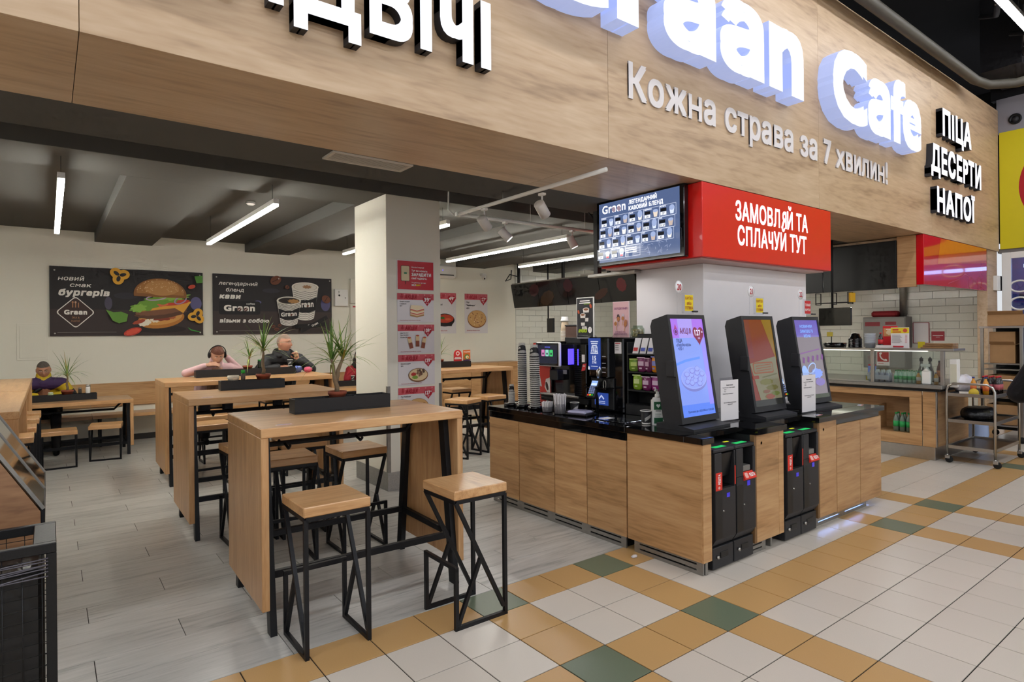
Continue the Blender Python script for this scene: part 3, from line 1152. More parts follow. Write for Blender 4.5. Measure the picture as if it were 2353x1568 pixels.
# thin steel bracket and black device hanging behind the box
t = thing('ceiling_bracket', 'black slotted hanging bracket behind the coffee menu screen', 'bracket', (4.62, 4.55, 2.2))
B('rail', t, M_black, -.03, -.03, .02, .03, .03, 1.0)
B('shelf_arm', t, M_steeldark, -.05, -.55, 0, .05, .1, .03)
g = G(); g.tube([(0, .02, .6), (-.06, .1, .72), (.02, .16, .8), (0, .1, .95)], .008, 6, M_black); g.build('cable', None, t)

# ================================================================== FURNITURE
def make_table(name, label, cx, cy, L, D, H, rz=0, group=None, along='x', seatrail=True):
    t = thing(name, label, 'table', (cx, cy, 0), rz if along == 'x' else rz + pi / 2, group)
    l, d = L / 2, D / 2
    th = .052
    g = G(); g.cbox(-l, -d, H - th, l, d, H, M_top, .004); g.build('tabletop', None, t)
    pb = .14 if H > 1 else .12
    for s in (-1, 1):
        g = G()
        x0, x1 = sorted((s * l, s * (l - .04)))
        g.cbox(x0, -d + .004, pb, x1, d - .004, H - th, M_topZ, .003)
        g.build('end_panel', None, t)
    xi = l - .04
    fo, to = d - .0, d - .13 * (H / 1.12)
    for sx in (-1, 1):
        for sy in (-1, 1):
            g = G()
            x0, x1 = sorted((sx * xi, sx * (xi - .035)))
            w = .068
            yb, yt = sy * fo, sy * to
            pts = [(x0, yb - sy * w, 0), (x0, yb, 0), (x0, yt, H - th), (x0, yt - sy * w, H - th)]
            g.prism(pts, (x1 - x0, 0, 0), M_black)
            g.build('leg', None, t)
    zs = .31 if H > 1 else .16
    ys = fo + (to - fo) * zs / H - .035
    for s in (-1, 1):
        g = G(); g.cbox(-xi + .02, s * ys - .015, zs - .02, xi - .02, s * ys + .015, zs + .02, M_black, .002); g.build('stretcher', None, t)
        g = G()
        x0, x1 = sorted((s * (xi - .002), s * (xi - .034)))
        g.cbox(x0, -ys, zs - .02, x1, ys, zs + .02, M_black, .002)
        g.build('side_rail', None, t)
    if seatrail:
        zr = H - .16
        g = G()
        g.tube([(-xi + .02, 0, H - th), (-xi + .06, 0, zr), (xi - .16, 0, zr), (xi - .06, 0, H - th)], .016, 8, M_black, smooth=False)
        g.build('hook_rail', None, t)
        for x in (-l * .62, l * .1):
            g = G()
            g.tube([(x, 0, zr), (x, -.09, zr - .02), (x, -.12, zr)], .009, 6, M_black)
            g.tube([(x, 0, zr), (x, .09, zr - .02), (x, .12, zr)], .009, 6, M_black)
            g.build('bag_hook', None, t)
    return t

def make_stool(H=.76, W=.355):
    """seat on a bent square-tube frame; the foot bar is on the +y side"""
    t = thing('bar_stool' if H > .6 else 'low_stool', 'x', 'stool')
    h = W / 2
    b = .021
    th = .052
    g = G(); g.cbox(-h, -h, H - th, h, h, H, M_top, .005); g.build('seat', None, t)
    zs = H - th - b / 2
    q = h - b / 2 - .002
    if H > .6:
        g = G()
        for p0, p1 in (((-q, -q, zs), (q, -q, zs)), ((-q, q, zs), (q, q, zs)), ((-q, -q, zs), (-q, q, zs)), ((q, -q, zs), (q, q, zs))):
            g.bar(p0, p1, b, b, M_black)
        g.build('seat_frame', None, t)
        fz = .335
        for s in (-1, 1):
            x = s * q
            g = G(); g.bar((x, -q, zs), (x, -q, 0), b, b, M_black); g.build('leg', None, t)
            g = G(); g.bar((x, q, zs), (x, -q + .012, .05), b * .98, b * .98, M_black, up=(1, 0, 0)); g.build('diagonal_leg', None, t)
            g = G(); g.bar((x, -q, b / 2), (x, q, b / 2), b, b, M_black); g.build('floor_runner', None, t)
            g = G(); g.bar((x, q, 0), (x, q, fz), b, b, M_black); g.build('short_post', None, t)
            g = G(); g.bar((x, q - .008, .02), (x, q * .03, .36), b * .96, b * .96, M_black, up=(1, 0, 0)); g.build('brace', None, t)
        g = G(); g.bar((-q - b / 2, q, fz), (q + b / 2, q, fz), b, b, M_black); g.build('foot_bar', None, t)
    else:
        for s in (-1, 1):
            x = s * q
            g = G(); g.bar((x, -q, zs), (x, q, zs), b, b, M_black); g.build('seat_rail', None, t)
            g = G(); g.bar((x, -q, zs), (x, -q * .6, 0), b, b, M_black, up=(1, 0, 0)); g.build('leg', None, t)
            g = G(); g.bar((x, q, zs), (x, -q * .6, .02), b * .98, b * .98, M_black, up=(1, 0, 0)); g.build('diagonal_leg', None, t)
        g = G(); g.bar((-q, -q * .6, b / 2), (q, -q * .6, b / 2), b, b, M_black); g.build('floor_bar', None, t)
    return t

GH = 'high oak tables on black legs'
make_table('high_table', 'high oak table nearest the hall with two stools in front', 1.53, 3.79, 1.25, .86, 1.12, radians(-1.5), GH)
make_table('high_table', 'high oak table standing second from the hall, planter with spice jar on it', 1.50, 5.74, 1.25, .86, 1.12, radians(-1.0), GH)
make_table('long_high_table', 'long high oak table where the man in black eats', 1.92, 7.82, 1.86, .86, 1.12, radians(-1.0), GH)
make_table('long_high_table', 'long high oak table behind the slanted glass cabinet', -.57, 6.29, 2.0, .82, 1.12, 0, GH, 'y')
make_table('long_high_table', 'long high oak table between the glass cabinet row and the seated man in yellow', -.57, 8.4, 2.2, .82, 1.12, 0, GH, 'y')
make_table('high_table', 'high oak table seen between the cream pillar and the order island', 4.83, 7.52, 1.25, .8, 1.12, 0, GH)
make_table('dining_table', 'low oak table in front of the man in the purple and yellow jacket', -.07, 10.22, 2.0, .75, .76, 0, 'low oak tables')
make_table('dining_table', 'low oak table of the woman in the red jacket beside the pillar', 4.0, 9.68, 1.7, .75, .76, 0, 'low oak tables')

proto = make_stool()
stools = [(1.175, 3.195, 0, 'bar stool in front of the nearest table, left one of two'),
          (1.92, 2.985, 90, 'bar stool at the tile edge turned sideways, right one of two'),
          (1.88, 4.46, 180, 'bar stool behind the nearest table by its right end'),
          (1.36, 4.48, 176, 'bar stool behind the nearest table by its left end'),
          (1.26, 5.13, 2, 'bar stool on the hall side of the second table, left one'),
          (1.645, 5.08, -3, 'bar stool on the hall side of the second table, right one'),
          (1.27, 6.60, 183, 'bar stool behind the second table, left one'),
          (1.76, 6.62, 178, 'bar stool behind the second table, right one'),
          (1.40, 7.30, 0, 'bar stool on the near side of the long table, left one'),
          (2.0, 7.28, 0, 'bar stool on the near side of the long table, middle one'),
          (2.55, 7.28, 4, 'bar stool on the near side of the long table, right one'),
          (1.72, 8.62, 180, 'bar stool under the girl with headphones'),
          (2.50, 8.72, 180, 'bar stool under the bald man in black'),
          (-.285, 6.86, -270, 'bar stool beside the long left table, nearest the glass cabinet'),
          (-.275, 7.55, -270, 'bar stool beside the far left table, first along its side'),
          (-.26, 8.32, -270, 'bar stool beside the far left table, second along its side'),
          (-.25, 8.9, -270, 'bar stool beside the far left table, last along its side'),
          (4.34, 6.76, 25, 'bar stool turned slightly in front of the table right of the pillar'),
          (4.86, 6.92, 8, 'bar stool next to the island end at the table right of the pillar'),
          (5.08, 8.12, 180, 'bar stool behind the table right of the pillar, nearer the kitchen'),
          (4.45, 8.12, 178, 'bar stool behind the table right of the pillar, nearer the pillar')]
for k, (x, y, a, lab) in enumerate(stools):
    o = proto if k == 0 else copy_tree(proto)
    o.location = (x, y, 0)
    o.rotation_euler = (0, 0, radians(a))
    tag(o, lab, 'stool', 'bar stools')
low = make_stool(.47, .36)
for k, (x, y, a, lab) in enumerate(((.10, 9.40, 0, 'low stool at the low table, left one in front of it'),
                                    (.60, 9.66, -8, 'low stool at the low table, right one in front of it'))):
    o = low if k == 0 else copy_tree(low)
    o.location = (x, y, 0)
    o.rotation_euler = (0, 0, radians(a))
    tag(o, lab, 'stool', 'low stools')

# ---- bench along the back wall
t = thing('wall_bench', 'oak bench with panelled backrest running along the back wall', 'bench', (0, 0, 0))
bx = [-2.4, -.95, .5, 1.95, 3.4, 4.85, 6.3]
for a, b in zip(bx[:-1], bx[1:]):
    g = G(); g.cbox(a + .002, YB - .035, .55, b - .002, YB - .002, .905, M_oakpanelx, .002); g.build('back_panel', None, t)
    g = G(); g.cbox(a + .002, 10.72, .415, b - .002, YB - .06, .465, M_top, .003); g.build('seat_board', None, t)
for x in bx:
    g = G()
    g.bar((x + .1, 10.76, .405), (x + .1, YB - .08, .405), .03, .03, M_black)
    g.bar((x + .1, 10.78, .405), (x + .1, 10.78, 0), .03, .03, M_black)
    g.bar((x + .1, YB - .1, .405), (x + .1, YB - .1, 0), .03, .03, M_black)
    g.bar((x + .1, 10.78, .12), (x + .1, YB - .1, .12), .03, .03, M_black)
    g.build('leg_frame', None, t)
# oak low cabinet right of the pillar
t = thing('low_cabinet', 'oak fronted low cabinet along the back wall behind the bar stools', 'cabinet', (6.4, 10.72, 0))
B('body', t, M_oakpanelx, 0, .02, .1, 2.1, .46, .98)
B('plinth', t, M_black, .02, .04, 0, 2.08, .44, .1)
for k in range(3):
    B('door', t, M_oakpanelx, .7 * k + .003, 0, .12, .7 * k + .697, .02, .97, .002)

# ---- planters, plants, table items
def planter(label, cx, cy, z, L=.62, D=.135, H=.085, rz=0):
    t = thing('planter_box', label, 'planter', (cx, cy, z), rz, 'black planter boxes on the tables')
    m = mat('black_planter', '#19181a', .5, var=.2, vscale=15, bump=.05, bscale=100)
    l, d, w = L / 2, D / 2, .009
    B('floor_board', t, m, -l, -d, 0, l, d, .01, .001)
    for s in (-1, 1):
        y0, y1 = sorted((s * d, s * (d - w)))
        B('long_side', t, m, -l, y0, .01, l, y1, H, .001)
        x0, x1 = sorted((s * l, s * (l - w)))
        B('end_board', t, m, x0, -d + w, .01, x1, d - w, H, .001)
    for x in (-l * .32, l * .32):
        B('divider', t, m, x - .004, -d + w, .01, x + .004, d - w, H - .006, .001)
    return t

planter('black planter box on the nearest high table', 1.545, 3.90, 1.12, .64, .13, .092, radians(-2))
planter('black planter box on the second high table', 1.52, 6.02, 1.12, .56, .13, .085, radians(-2))
planter('long black planter box on the table of the bald man', 1.97, 8.05, 1.12, 1.16, .14, .085, radians(-1))
planter('black planter box on the low table of the man in yellow', .12, 10.22, .76, .82, .14, .085, 0)
planter('black planter box on the table right of the pillar', 4.75, 7.72, 1.12, .62, .14, .085, 0)
planter('black planter box on the low table of the woman in red', 3.95, 9.75, .76, .85, .14, .085, 0)

M_leaf = [mat('dracaena_leaf', '#5d8038', .45, var=.25, vscale=14, tint=.2), mat('dracaena_leaf_pale', '#93a656', .45, var=.25, vscale=14, tint=.15),
          mat('dracaena_leaf_dry', '#9a8a3c', .6, var=.2, vscale=14)]
M_stem = mat('dracaena_stem', '#7d6a52', .8, var=.25, vscale=50, bump=.4, bscale=60)

def plant(label, x, y, z, heads, n, L, seed, pot=.062):
    random.seed(seed)
    t = thing('potted_plant', label, 'plant', (x, y, z), 0, 'small dracaena plants on the tables')
    p = pot
    g = G(); g.lathe([(0, 0), (p * .72, 0), (p * .93, p * .95), (p * 1.0, p * .95), (p * 1.02, p * 1.3), (p * .92, p * 1.3), (p * .88, p * 1.05), (0, p * 1.05)], (0, 0, 0), 22, M_terracotta)
    po = g.build('pot', None, t)
    g = G(); g.lathe([(0, p * 1.10), (p * .89, p * 1.06), (p * .89, p * 1.02), (0, p * 1.02)], (0, 0, 0), 14, M_soil); g.build('soil', None, po)
    for hi, (hx, hy, hz) in enumerate(heads):
        g = G()
        b0 = Vector((0, 0, p * 1.05)) if hi == 0 else Vector(heads[0]) * .38 + Vector((0, 0, p * .6))
        b1 = Vector((hx, hy, hz))
        pts = [b0.lerp(b1, k / 5) + Vector((sin(k * 2.1) * .006, cos(k * 1.7) * .006, 0)) for k in range(6)]
        g.tube(pts, [.017 - .0018 * k for k in range(6)], 8, M_stem)
        g.build('stem', None, t)
        for k in range(n):
            az = 2.399 * k + random.random() * .5
            el = radians(random.uniform(-5, 80)) if k % 3 else radians(random.uniform(20, 85))
            ln = L * random.uniform(.7, 1.12)
            wd = random.uniform(.0055, .0095) * (L / .3) ** .5
            droop = random.uniform(.7, 2.0) if k % 3 else random.uniform(.2, .9)
            d = Vector((cos(az) * cos(el), sin(az) * cos(el), sin(el)))
            side = Vector((-sin(az), cos(az), 0))
            pos, v, fs = b1 - Vector((0, 0, .012 * (k % 4))), [], []
            NS = 7
            for j in range(NS + 1):
                f = j / NS
                w = wd * (1 - f) ** .7 * min(1, .45 + f * 3)
                up = side.cross(d).normalized()
                v += [pos - side * w, pos + up * (-w * .35), pos + side * w]
                if j < NS:
                    a = len(v)
                    fs += [(3 * j, 3 * j + 1, 3 * j + 4, 3 * j + 3), (3 * j + 1, 3 * j + 2, 3 * j + 5, 3 * j + 4)]
                pos = pos + d * (ln / NS)
                d = (d + Vector((0, 0, -droop / NS))).normalized()
            g = G()
            g.add(v, fs, M_leaf[2] if random.random() < .1 else M_leaf[k % 2], True)
            g.build('leaf', None, t)
    return t

plant('large two-headed dracaena in a terracotta pot on the nearest table', 1.52, 3.905, 1.168, [(-.035, 0, .29), (.05, .02, .31)], 26, .31, 5, .060)
plant('dracaena with a bare stem in a clay pot on the second table', 1.62, 6.02, 1.168, [(0, 0, .33)], 34, .34, 8, .066)
plant('small dracaena with upright leaves near the girl on the long table', 1.98, 8.05, 1.168, [(.02, 0, .19)], 22, .30, 11, .058)
plant('dracaena on the low table beside the man in yellow', .20, 10.22, .81, [(0, 0, .30)], 30, .36, 14, .07)
plant('dracaena by the pillar on the table near the red arched sign', 4.56, 7.72, 1.168, [(0, 0, .16)], 24, .26, 17, .058)

def sticker(label, x, y, z, rz=0):
    t = thing('table_sticker', label, 'sticker', (x, y, z), rz, 'small paper stickers')
    B('label_sheet', t, M_paper, -.045, -.02, 0, .045, .02, .0008, .0002)
    c = Card((-.045, -.02, .0008), (1, 0, 0), (0, 1, 0))
    c.rect(.0, .0, .09, .010, ink('#d8432b')); c.rect(.01, .02, .08, .034, ink('#9aa3c4'))
    c.build('print', None, t)
sticker('red and white sticker on the front corner of the nearest table', 1.04, 3.46, 1.1205, .0)
sticker('red and white sticker on the front corner of the second table', 1.02, 5.42, 1.1205, .0)
sticker('red and white sticker on the far end of the order island', 6.05, 2.55, .9105, .2)
sticker('red and white sticker at the inner corner of the order island', 5.1, 2.48, .9105, .1)

def jar(name, label, x, y, z, r, h, body, capm, caph=.02, cat='jar', neck=None):
    t = thing(name, label, cat, (x, y, z))
    g = G(); g.lathe([(0, 0), (r * .95, 0), (r, .004), (r, h * .85), (r * .8, h), (0, h)], (0, 0, 0), 14, body); g.build('body', None, t)
    g = G(); g.lathe([(0, h), (r * .9, h), (r * .9, h + caph), (0, h + caph)], (0, 0, 0), 14, capm); g.build('cap', None, t)
    return t
M_clear = glass('clear_glass', '#e9efe9')
M_salt = mat('salt', '#d8cfbd', .8, var=.2, vscale=90)
jar('spice_jar', 'spice jar with a bright green cap on the second table planter', 1.44, 6.02, 1.205, .020, .062, mat('jar_pepper', '#5b5048', .5), mat('green_cap', '#1fa02c', .4), .03)
t = thing('sugar_bowl', 'squat clear bowl of sugar beside the green-capped jar', 'bowl', (1.355, 6.02, 1.205))
g = G(); g.lathe([(0, 0), (.04, 0), (.052, .018), (.05, .045), (.044, .045), (.044, .02), (0, .01)], (0, 0, 0), 16, M_salt); g.build('bowl', None, t)
jar('salt_shaker', 'white salt shaker on the low table planter', .43, 10.22, .845, .028, .09, M_white, M_steel, .025)
jar('pepper_shaker', 'dark pepper shaker with steel cap on the low table planter', .34, 10.22, .845, .02, .06, mat('pepper', '#3a3029', .5), M_steel, .02)
jar('spread_cup', 'small pale green sauce cup on the low table planter', .02, 10.22, .845, .03, .03, mat('sauce_cup', '#b9c49a', .5), M_white, .006)
jar('drink_bottle', 'small dark bottle with green cap near the bald man', 2.12, 8.05, 1.205, .022, .09, mat('dark_bottle', '#1f2a1c', .15), mat('green_cap2', '#2a8a45', .4), .018, 'bottle')
jar('spice_jar', 'white capped jar on the low table of the woman in red', 3.72, 9.75, .845, .022, .06, M_salt, M_white, .02)
jar('spice_jar', 'brown pepper jar on the low table of the woman in red', 3.80, 9.75, .845, .022, .06, mat('jar_pepper', '#5b5048', .5), M_white, .02)
# red arched table sign and orange card right of the pillar
t = thing('table_sign', 'red arched table sign with a white round badge', 'sign', (4.87, 7.72, 1.205))
pts = [(-.07, 0, 0), (.07, 0, 0)] + [(.07 * cos(radians(a)), 0, .10 + .07 * sin(radians(a))) for a in range(0, 181, 20)]
g = G(); g.prism(pts, (0, .006, 0), mat('sign_red', '#c0262a', .4)); g.build('board', None, t)
c = Card((-.07, 0, 0), (1, 0, 0), (0, 0, 1)); c.oval(.07, .115, .032, .032, ink('#f0ebe6')); c.oval(.07, .115, .018, .018, ink('#c0262a')); c.rect(.02, .05, .12, .06, ink('#f0ebe6')); c.rect(.01, .03, .13, .042, ink('#f0ebe6')); c.build('print', None, t)
t = thing('menu_card', 'small orange breakfast card standing in the planter', 'card', (5.03, 7.72, 1.205))
B('board', t, ink('#c9652a'), -.065, 0, 0, .065, .004, .165, .001)
c = Card((-.065, 0, 0), (1, 0, 0), (0, 0, 1)); c.text('СНІДАНКИ', .065, .125, .018, ink('#f4ece0'), 'C', bold=.03, width=.11); c.oval(.065, .06, .045, .04, ink('#5e7d33'), wob=.1); c.oval(.07, .055, .028, .024, ink('#efe6cf')); c.oval(.074, .052, .012, .012, ink('#e0a020')); c.rect(0, 0, .13, .02, ink('#4a2c5c')); c.build('print', None, t)

# ================================================================== POSTERS ON THE BACK WALL
t = thing('burger_poster', 'wide dark wall poster with a big burger', 'poster', (.018, YB - .03, 1.635))
PWd, PH = 2.035, 1.035
g = G(); g.cbox(0, 0, 0, PWd, .025, PH, ink('#221e20'), .002); g.build('board', None, t)
c = Card((0, 0, 0), (1, 0, 0), (0, 0, 1))
c.rect(0, 0, PWd, .40, ink('#372b2a'))
c.oval(.72, .50, .05, .10, ink('#4a4558')); c.oval(1.93, .52, .085, .11, ink('#5d5a86')); c.oval(.95, .62, .16, .05, ink('#2a2730'))
TXT = ink('#f1ece4')
c.text('новий', .10, .83, .065, TXT, shear=.2, bold=.012, width=.31)
c.text('смак', .24, .735, .06, TXT, shear=.2, bold=.012, width=.26)
c.text('бургерів', .10, .61, .085, TXT, shear=.2, bold=.05, width=.63)
dm = lambda r, m: c.poly([p for (cx, cy, a0) in ((.31 + r * .8, .355, -45), (.31, .355 + r * .8, 45), (.31 - r * .8, .355, 135), (.31, .355 - r * .8, 225)) for p in [(cx + .04 * cos(radians(a0 + k * 22.5)), cy + .04 * sin(radians(a0 + k * 22.5))) for k in range(5)]], m)
dm(.232, TXT); dm(.212, ink('#3a2622'))
c.text('Graan', .31, .325, .062, TXT, 'C', bold=.05, width=.28)
c.text('ЇЖА &', .31, .262, .026, ink('#9a6f4c'), 'C', bold=.02); c.text('НАПОЇ', .31, .212, .026, ink('#9a6f4c'), 'C', bold=.02)
for dx in (-.035, 0, .035):
    c.rect(.31 + dx - .006, .425, .31 + dx + .006, .50, ink('#b07a55'))
c.oval(.275, .505, .013, .016, ink('#b07a55')); c.oval(.31, .505, .012, .016, ink('#c9a386'))
for k in range(3):
    pass
c.rect(.09, .052, .82, .056, ink('#8a837d'))
# burger
bun, bun2 = ink('#a06a34'), ink('#c08a4c')
c.oval(1.42, .10, .36, .06, ink('#241c1c'))
c.oval(1.43, .265, .33, .15, ink('#b9772f'), .16); c.oval(1.43, .285, .30, .115, ink('#d59a4e'), .16)
c.oval(1.20, .20, .09, .05, ink('#efe6d2'), .3, wob=.12); c.oval(1.34, .25, .07, .045, ink('#e9dcc4'), wob=.15); c.oval(1.12, .215, .09, .03, ink('#a4452c'), .35, wob=.08)
c.oval(1.46, .295, .16, .06, ink('#8a3b26'), .15, wob=.12); c.oval(1.58, .30, .05, .04, ink('#b0603a'), wob=.15)
c.oval(1.43, .37, .37, .10, ink('#5d3b28'), .13, wob=.03, wn=14, n=60); c.oval(1.40, .39, .33, .065, ink('#7d5238'), .13, wob=.04, wn=17, n=60)
c.poly([(1.10, .37), (1.30, .43), (1.78, .54), (1.86, .55), (1.74, .36), (1.62, .44), (1.40, .41)], ink('#e0a23a'))
c.oval(1.62, .525, .22, .04, ink('#c5402c'), .16); c.oval(1.38, .48, .15, .03, ink('#d86a48'), .16)
c.oval(1.20, .46, .20, .075, ink('#6d9a34'), .25, wob=.14, wn=8, n=56); c.oval(1.12, .43, .10, .06, ink('#87b548'), .2, wob=.18, wn=7, n=50)
c.oval(1.45, .57, .30, .07, ink('#6d9a34'), .16, wob=.14, wn=11, n=60); c.oval(1.62, .62, .20, .05, ink('#88b64a'), .14, wob=.2, wn=9, n=60)
c.ring(1.36, .60, .15, .045, .02, ink('#b9a0bd'), .15); c.ring(1.70, .57, .10, .06, .02, ink('#a88aad'), .5)
c.oval(1.42, .65, .37, .26, ink('#8a5a2c'), -.04, a0=-8, a1=190, n=40); c.oval(1.42, .68, .33, .215, ink('#a8743c'), -.04, a0=-6, a1=186, n=40); c.oval(1.44, .755, .24, .12, ink('#bd8a50'), 0)
random.seed(4)
for k in range(70):
    a, r = random.uniform(.1, pi - .1), random.uniform(.3, .97)
    c.oval(1.42 + .35 * r * cos(a), .68 + .23 * r * sin(a), .009, .005, ink('#dcb98a'), random.random() * 3, n=6)
# pepper rings, tomato, leaves
for (x, y, s, a) in ((.86, .925, 1.0, .3), (1.93, .31, .95, 1.2)):
    for k in range(3):
        c.oval(x + .055 * s * cos(a + k * 2.09), y + .055 * s * sin(a + k * 2.09) - (0.0), .085 * s, .075 * s, ink('#e0a52e'), a + k * 2.09)
    for k in range(3):
        c.oval(x + .05 * s * cos(a + k * 2.09), y + .05 * s * sin(a + k * 2.09), .045 * s, .026 * s, ink('#241f20'), a + k * 2.09)
c.oval(1.03, .06, .125, .055, ink('#c0392b'), .35); c.oval(1.03, .06, .10, .038, ink('#d8533c'), .35, wob=.1)
c.oval(1.86, .79, .055, .032, ink('#c0472f'), .35)
c.poly([(.68, .40), (.78, .36), (.88, .37), (.97, .33), (.95, .22), (.85, .19), (.77, .23), (.73, .31)], ink('#5f8f35'))
c.poly([(1.90, .97), (2.02, .98), (2.02, .86), (1.93, .85)], ink('#4f8a34'))
c.poly([(1.79, .13), (1.85, .09), (1.98, .055), (1.97, .045), (1.84, .075)], ink('#3f9a3a'))
for (x, y) in ((.06, .97), (1.98, .985), (.06, .04), (1.98, .04)):
    c.oval(x, y, .012, .012, ink('#b9b4ac'), n=10)
c.build('print', None, t)

t = thing('coffee_poster', 'wide dark wall poster with two paper coffee cups', 'poster', (2.205, YB - .03, 1.64))
PWd, PH = 2.05, 1.03
g = G(); g.cbox(0, 0, 0, PWd, .025, PH, ink('#231f22'), .002); g.build('board', None, t)
c = Card((0, 0, 0), (1, 0, 0), (0, 0, 1))
c.rect(0, 0, PWd, .40, ink('#3a2e2c')); c.oval(1.93, .55, .09, .13, ink('#55527c')); c.oval(.72, .56, .06, .03, ink('#55527c')); c.oval(.95, .77, .15, .04, ink('#2f2b36'))
c.text('легендарний', .09, .845, .06, TXT, shear=.2, bold=.012, width=.62)
c.text('бленд', .20, .735, .06, TXT, shear=.2, bold=.012, width=.29)
c.text('кави', .10, .615, .075, TXT, shear=.2, bold=.05, width=.33)
c.rrect(.09, .34, .76, .575, .04, ink('#141215'))
c.text('Graan', .17, .405, .095, TXT, bold=.045, width=.50); c.text('coffee', .53, .515, .03, TXT, bold=.005, width=.14)
for bx in (.415, .52):
    c.oval(bx, .428, .036, .03, ink('#5a2f24'), .6); c.path([(bx - .02, .412), (bx, .428), (bx + .02, .446)], .008, TXT)
c.text('візьми з собою', .10, .205, .062, TXT, shear=.18, bold=.05, width=.80)
c.rect(.09, .06, .80, .064, ink('#8a837d'))
def printcup(x, yb, yt, rb, rt, tilt=0):
    c.poly([(x - rb, yb), (x + rb, yb), (x + rt, yt), (x - rt, yt)], ink('#e9e4da')); c.oval(x, yb, rb, rb * .35, ink('#e9e4da'))
    for k in range(16):
        f = k / 15
        y = yb + (yt - yb) * f
        r = rb + (rt - rb) * f
        c.path([(x - r * .97, y + .01), (x - r * .4, y - .03), (x, y - .012), (x + r * .4, y - .035), (x + r * .97, y + .01)], .007, ink('#26221f'))
    y0, y1 = yb + (yt - yb) * .22, yb + (yt - yb) * .62
    r0, r1 = rb + (rt - rb) * .22, rb + (rt - rb) * .62
    c.poly([(x - r0, y0), (x - r0 * .3, y0 - .04), (x + r0 * .4, y0 - .035), (x + r0, y0 + .01), (x + r1, y1 + .03), (x + r1 * .3, y1 - .03), (x - r1 * .3, y1 - .035), (x - r1, y1 + .01)], ink('#151315'))
    c.text('Graan', x, (y0 + y1) / 2 - .045, (y1 - y0) * .42, TXT, 'C', bold=.04, width=1.7 * r0, rot=.08)
    c.oval(x + .04, (y0 + y1) / 2 - .025, .022, .018, ink('#6b3a2a'), .7)
    c.oval(x, yt, rt, rt * .34, ink('#efe9dd')); c.oval(x, yt - .005, rt * .9, rt * .27, ink('#c9c0b2'))
printcup(1.55, .30, .86, .16, .245)
c.oval(1.55, .855, .20, .062, ink('#e4ded2')); c.oval(1.58, .86, .08, .03, ink('#a77f5c'), wob=.2)
printcup(1.25, .20, .60, .15, .215)
c.oval(1.25, .598, .185, .055, ink('#2a211d')); c.oval(1.33, .59, .10, .035, ink('#b98a52'), wob=.15)
for (x, y, w, h, a) in ((1.02, .955, .10, .075, .5), (1.22, .84, .035, .04, 1.0), (1.93, .64, .07, .085, 1.0), (.97, .135, .035, .025, .2), (1.08, .155, .035, .025, .5), (1.03, .085, .045, .028, 0)):
    c.oval(x, y, w, h, ink('#6d3d28'), a); c.path([(x - w * .7 * cos(a), y - w * .7 * sin(a)), (x + w * .7 * cos(a), y + w * .7 * sin(a))], .01, ink('#2f1a12'))
for (x, y, a) in ((1.63, .155, .08), (1.70, .175, .5)):
    c.poly([(x + u * cos(a) - v * sin(a), y + u * sin(a) + v * cos(a)) for u, v in ((-.28, -.035), (.28, -.035), (.28, .035), (-.28, .035))], ink('#151315'))
    c.text('Graan', x + .02, y - .018, .036, TXT, 'C', bold=.03, rot=a)
for (x, y) in ((.05, .97), (2.0, .985), (.05, .045), (2.0, .045), (1.07, .985)):
    c.oval(x, y, .012, .012, ink('#b9b4ac'), n=10)
c.build('print', None, t)

def promo(name, label, o, u, w, h, price, small, lines, pic, thick=.004, note=True, parent_axis='y', head='#c9545e', paper='#ddd8da'):
    t = thing(name, label, 'poster', o, 0, 'promotion sheets with heart price badges')
    uu = Vector(u)
    n = uu.cross(Vector((0, 0, 1)))
    g = G()
    a, b = Vector((0, 0, 0)), uu * w
    q = [a, b, b + Vector((0, 0, h)), Vector((0, 0, h))]
    g.prism(q, -n * thick, ink(paper, .25))
    g.build('sheet', None, t)
    c = Card((0, 0, 0), u, (0, 0, 1))
    c.rect(0, h * .78 if w > h else h * .85, w, h, ink(head))
    hh = h * .78 if w > h else h * .85
    for k in range(5):
        c.heart(w * (.2 + .18 * k), h - h * .045, w * .022, ink('#d9858c'))
    c.ring(w * .12, hh + (h - hh) * .45, w * .035, w * .035, w * .010, ink('#a8182a')); c.oval(w * .12, hh + (h - hh) * .45, w * .016, w * .016, ink('#a8182a'))
    c.poly([(w * .10, hh + (h - hh) * .72), (w * .14, hh + (h - hh) * .72), (w * .12, hh + (h - hh) * 1.0)], ink('#a8182a'))
    c.text('АКЦІЯ', w * .19, hh + (h - hh) * .18, (h - hh) * .55, ink('#a8182a'), bold=.035, shear=.12, width=w * .32)
    hs = w * .125 if w > h else w * .17
    hy = h * .76 if w > h else h * .84
    c.heart(w * .81, hy, hs, ink('#b01a2c'))
    c.text(price, w * .79, hy - hs * .15, hs * .72, ink('#f4eeee'), 'C', bold=.03, width=hs * 1.1); c.text('99' if price in ('39', '49', '109') else '00', w * .81 + hs * .60, hy + hs * .28, hs * .26, ink('#f4eeee'), 'C')
    c.text(small, w * .81, hy - hs * .58, hs * .24, ink('#e8c9cc'), 'C')
    for k, l in enumerate(lines):
        c.text(l, w * .06, hh - h * .085 - k * h * .075, h * .038, ink('#26232a'), shear=.15, bold=.02, sx=.8)
    pic(c, w, h)
    if note:
        c.text('Пропозиція діє з 02.02.2026 до 15.02.2026', w * .06, h * .06, h * .022, ink('#a8182a'), shear=.15, width=w * .55)
    c.build('print', None, t)
    return t

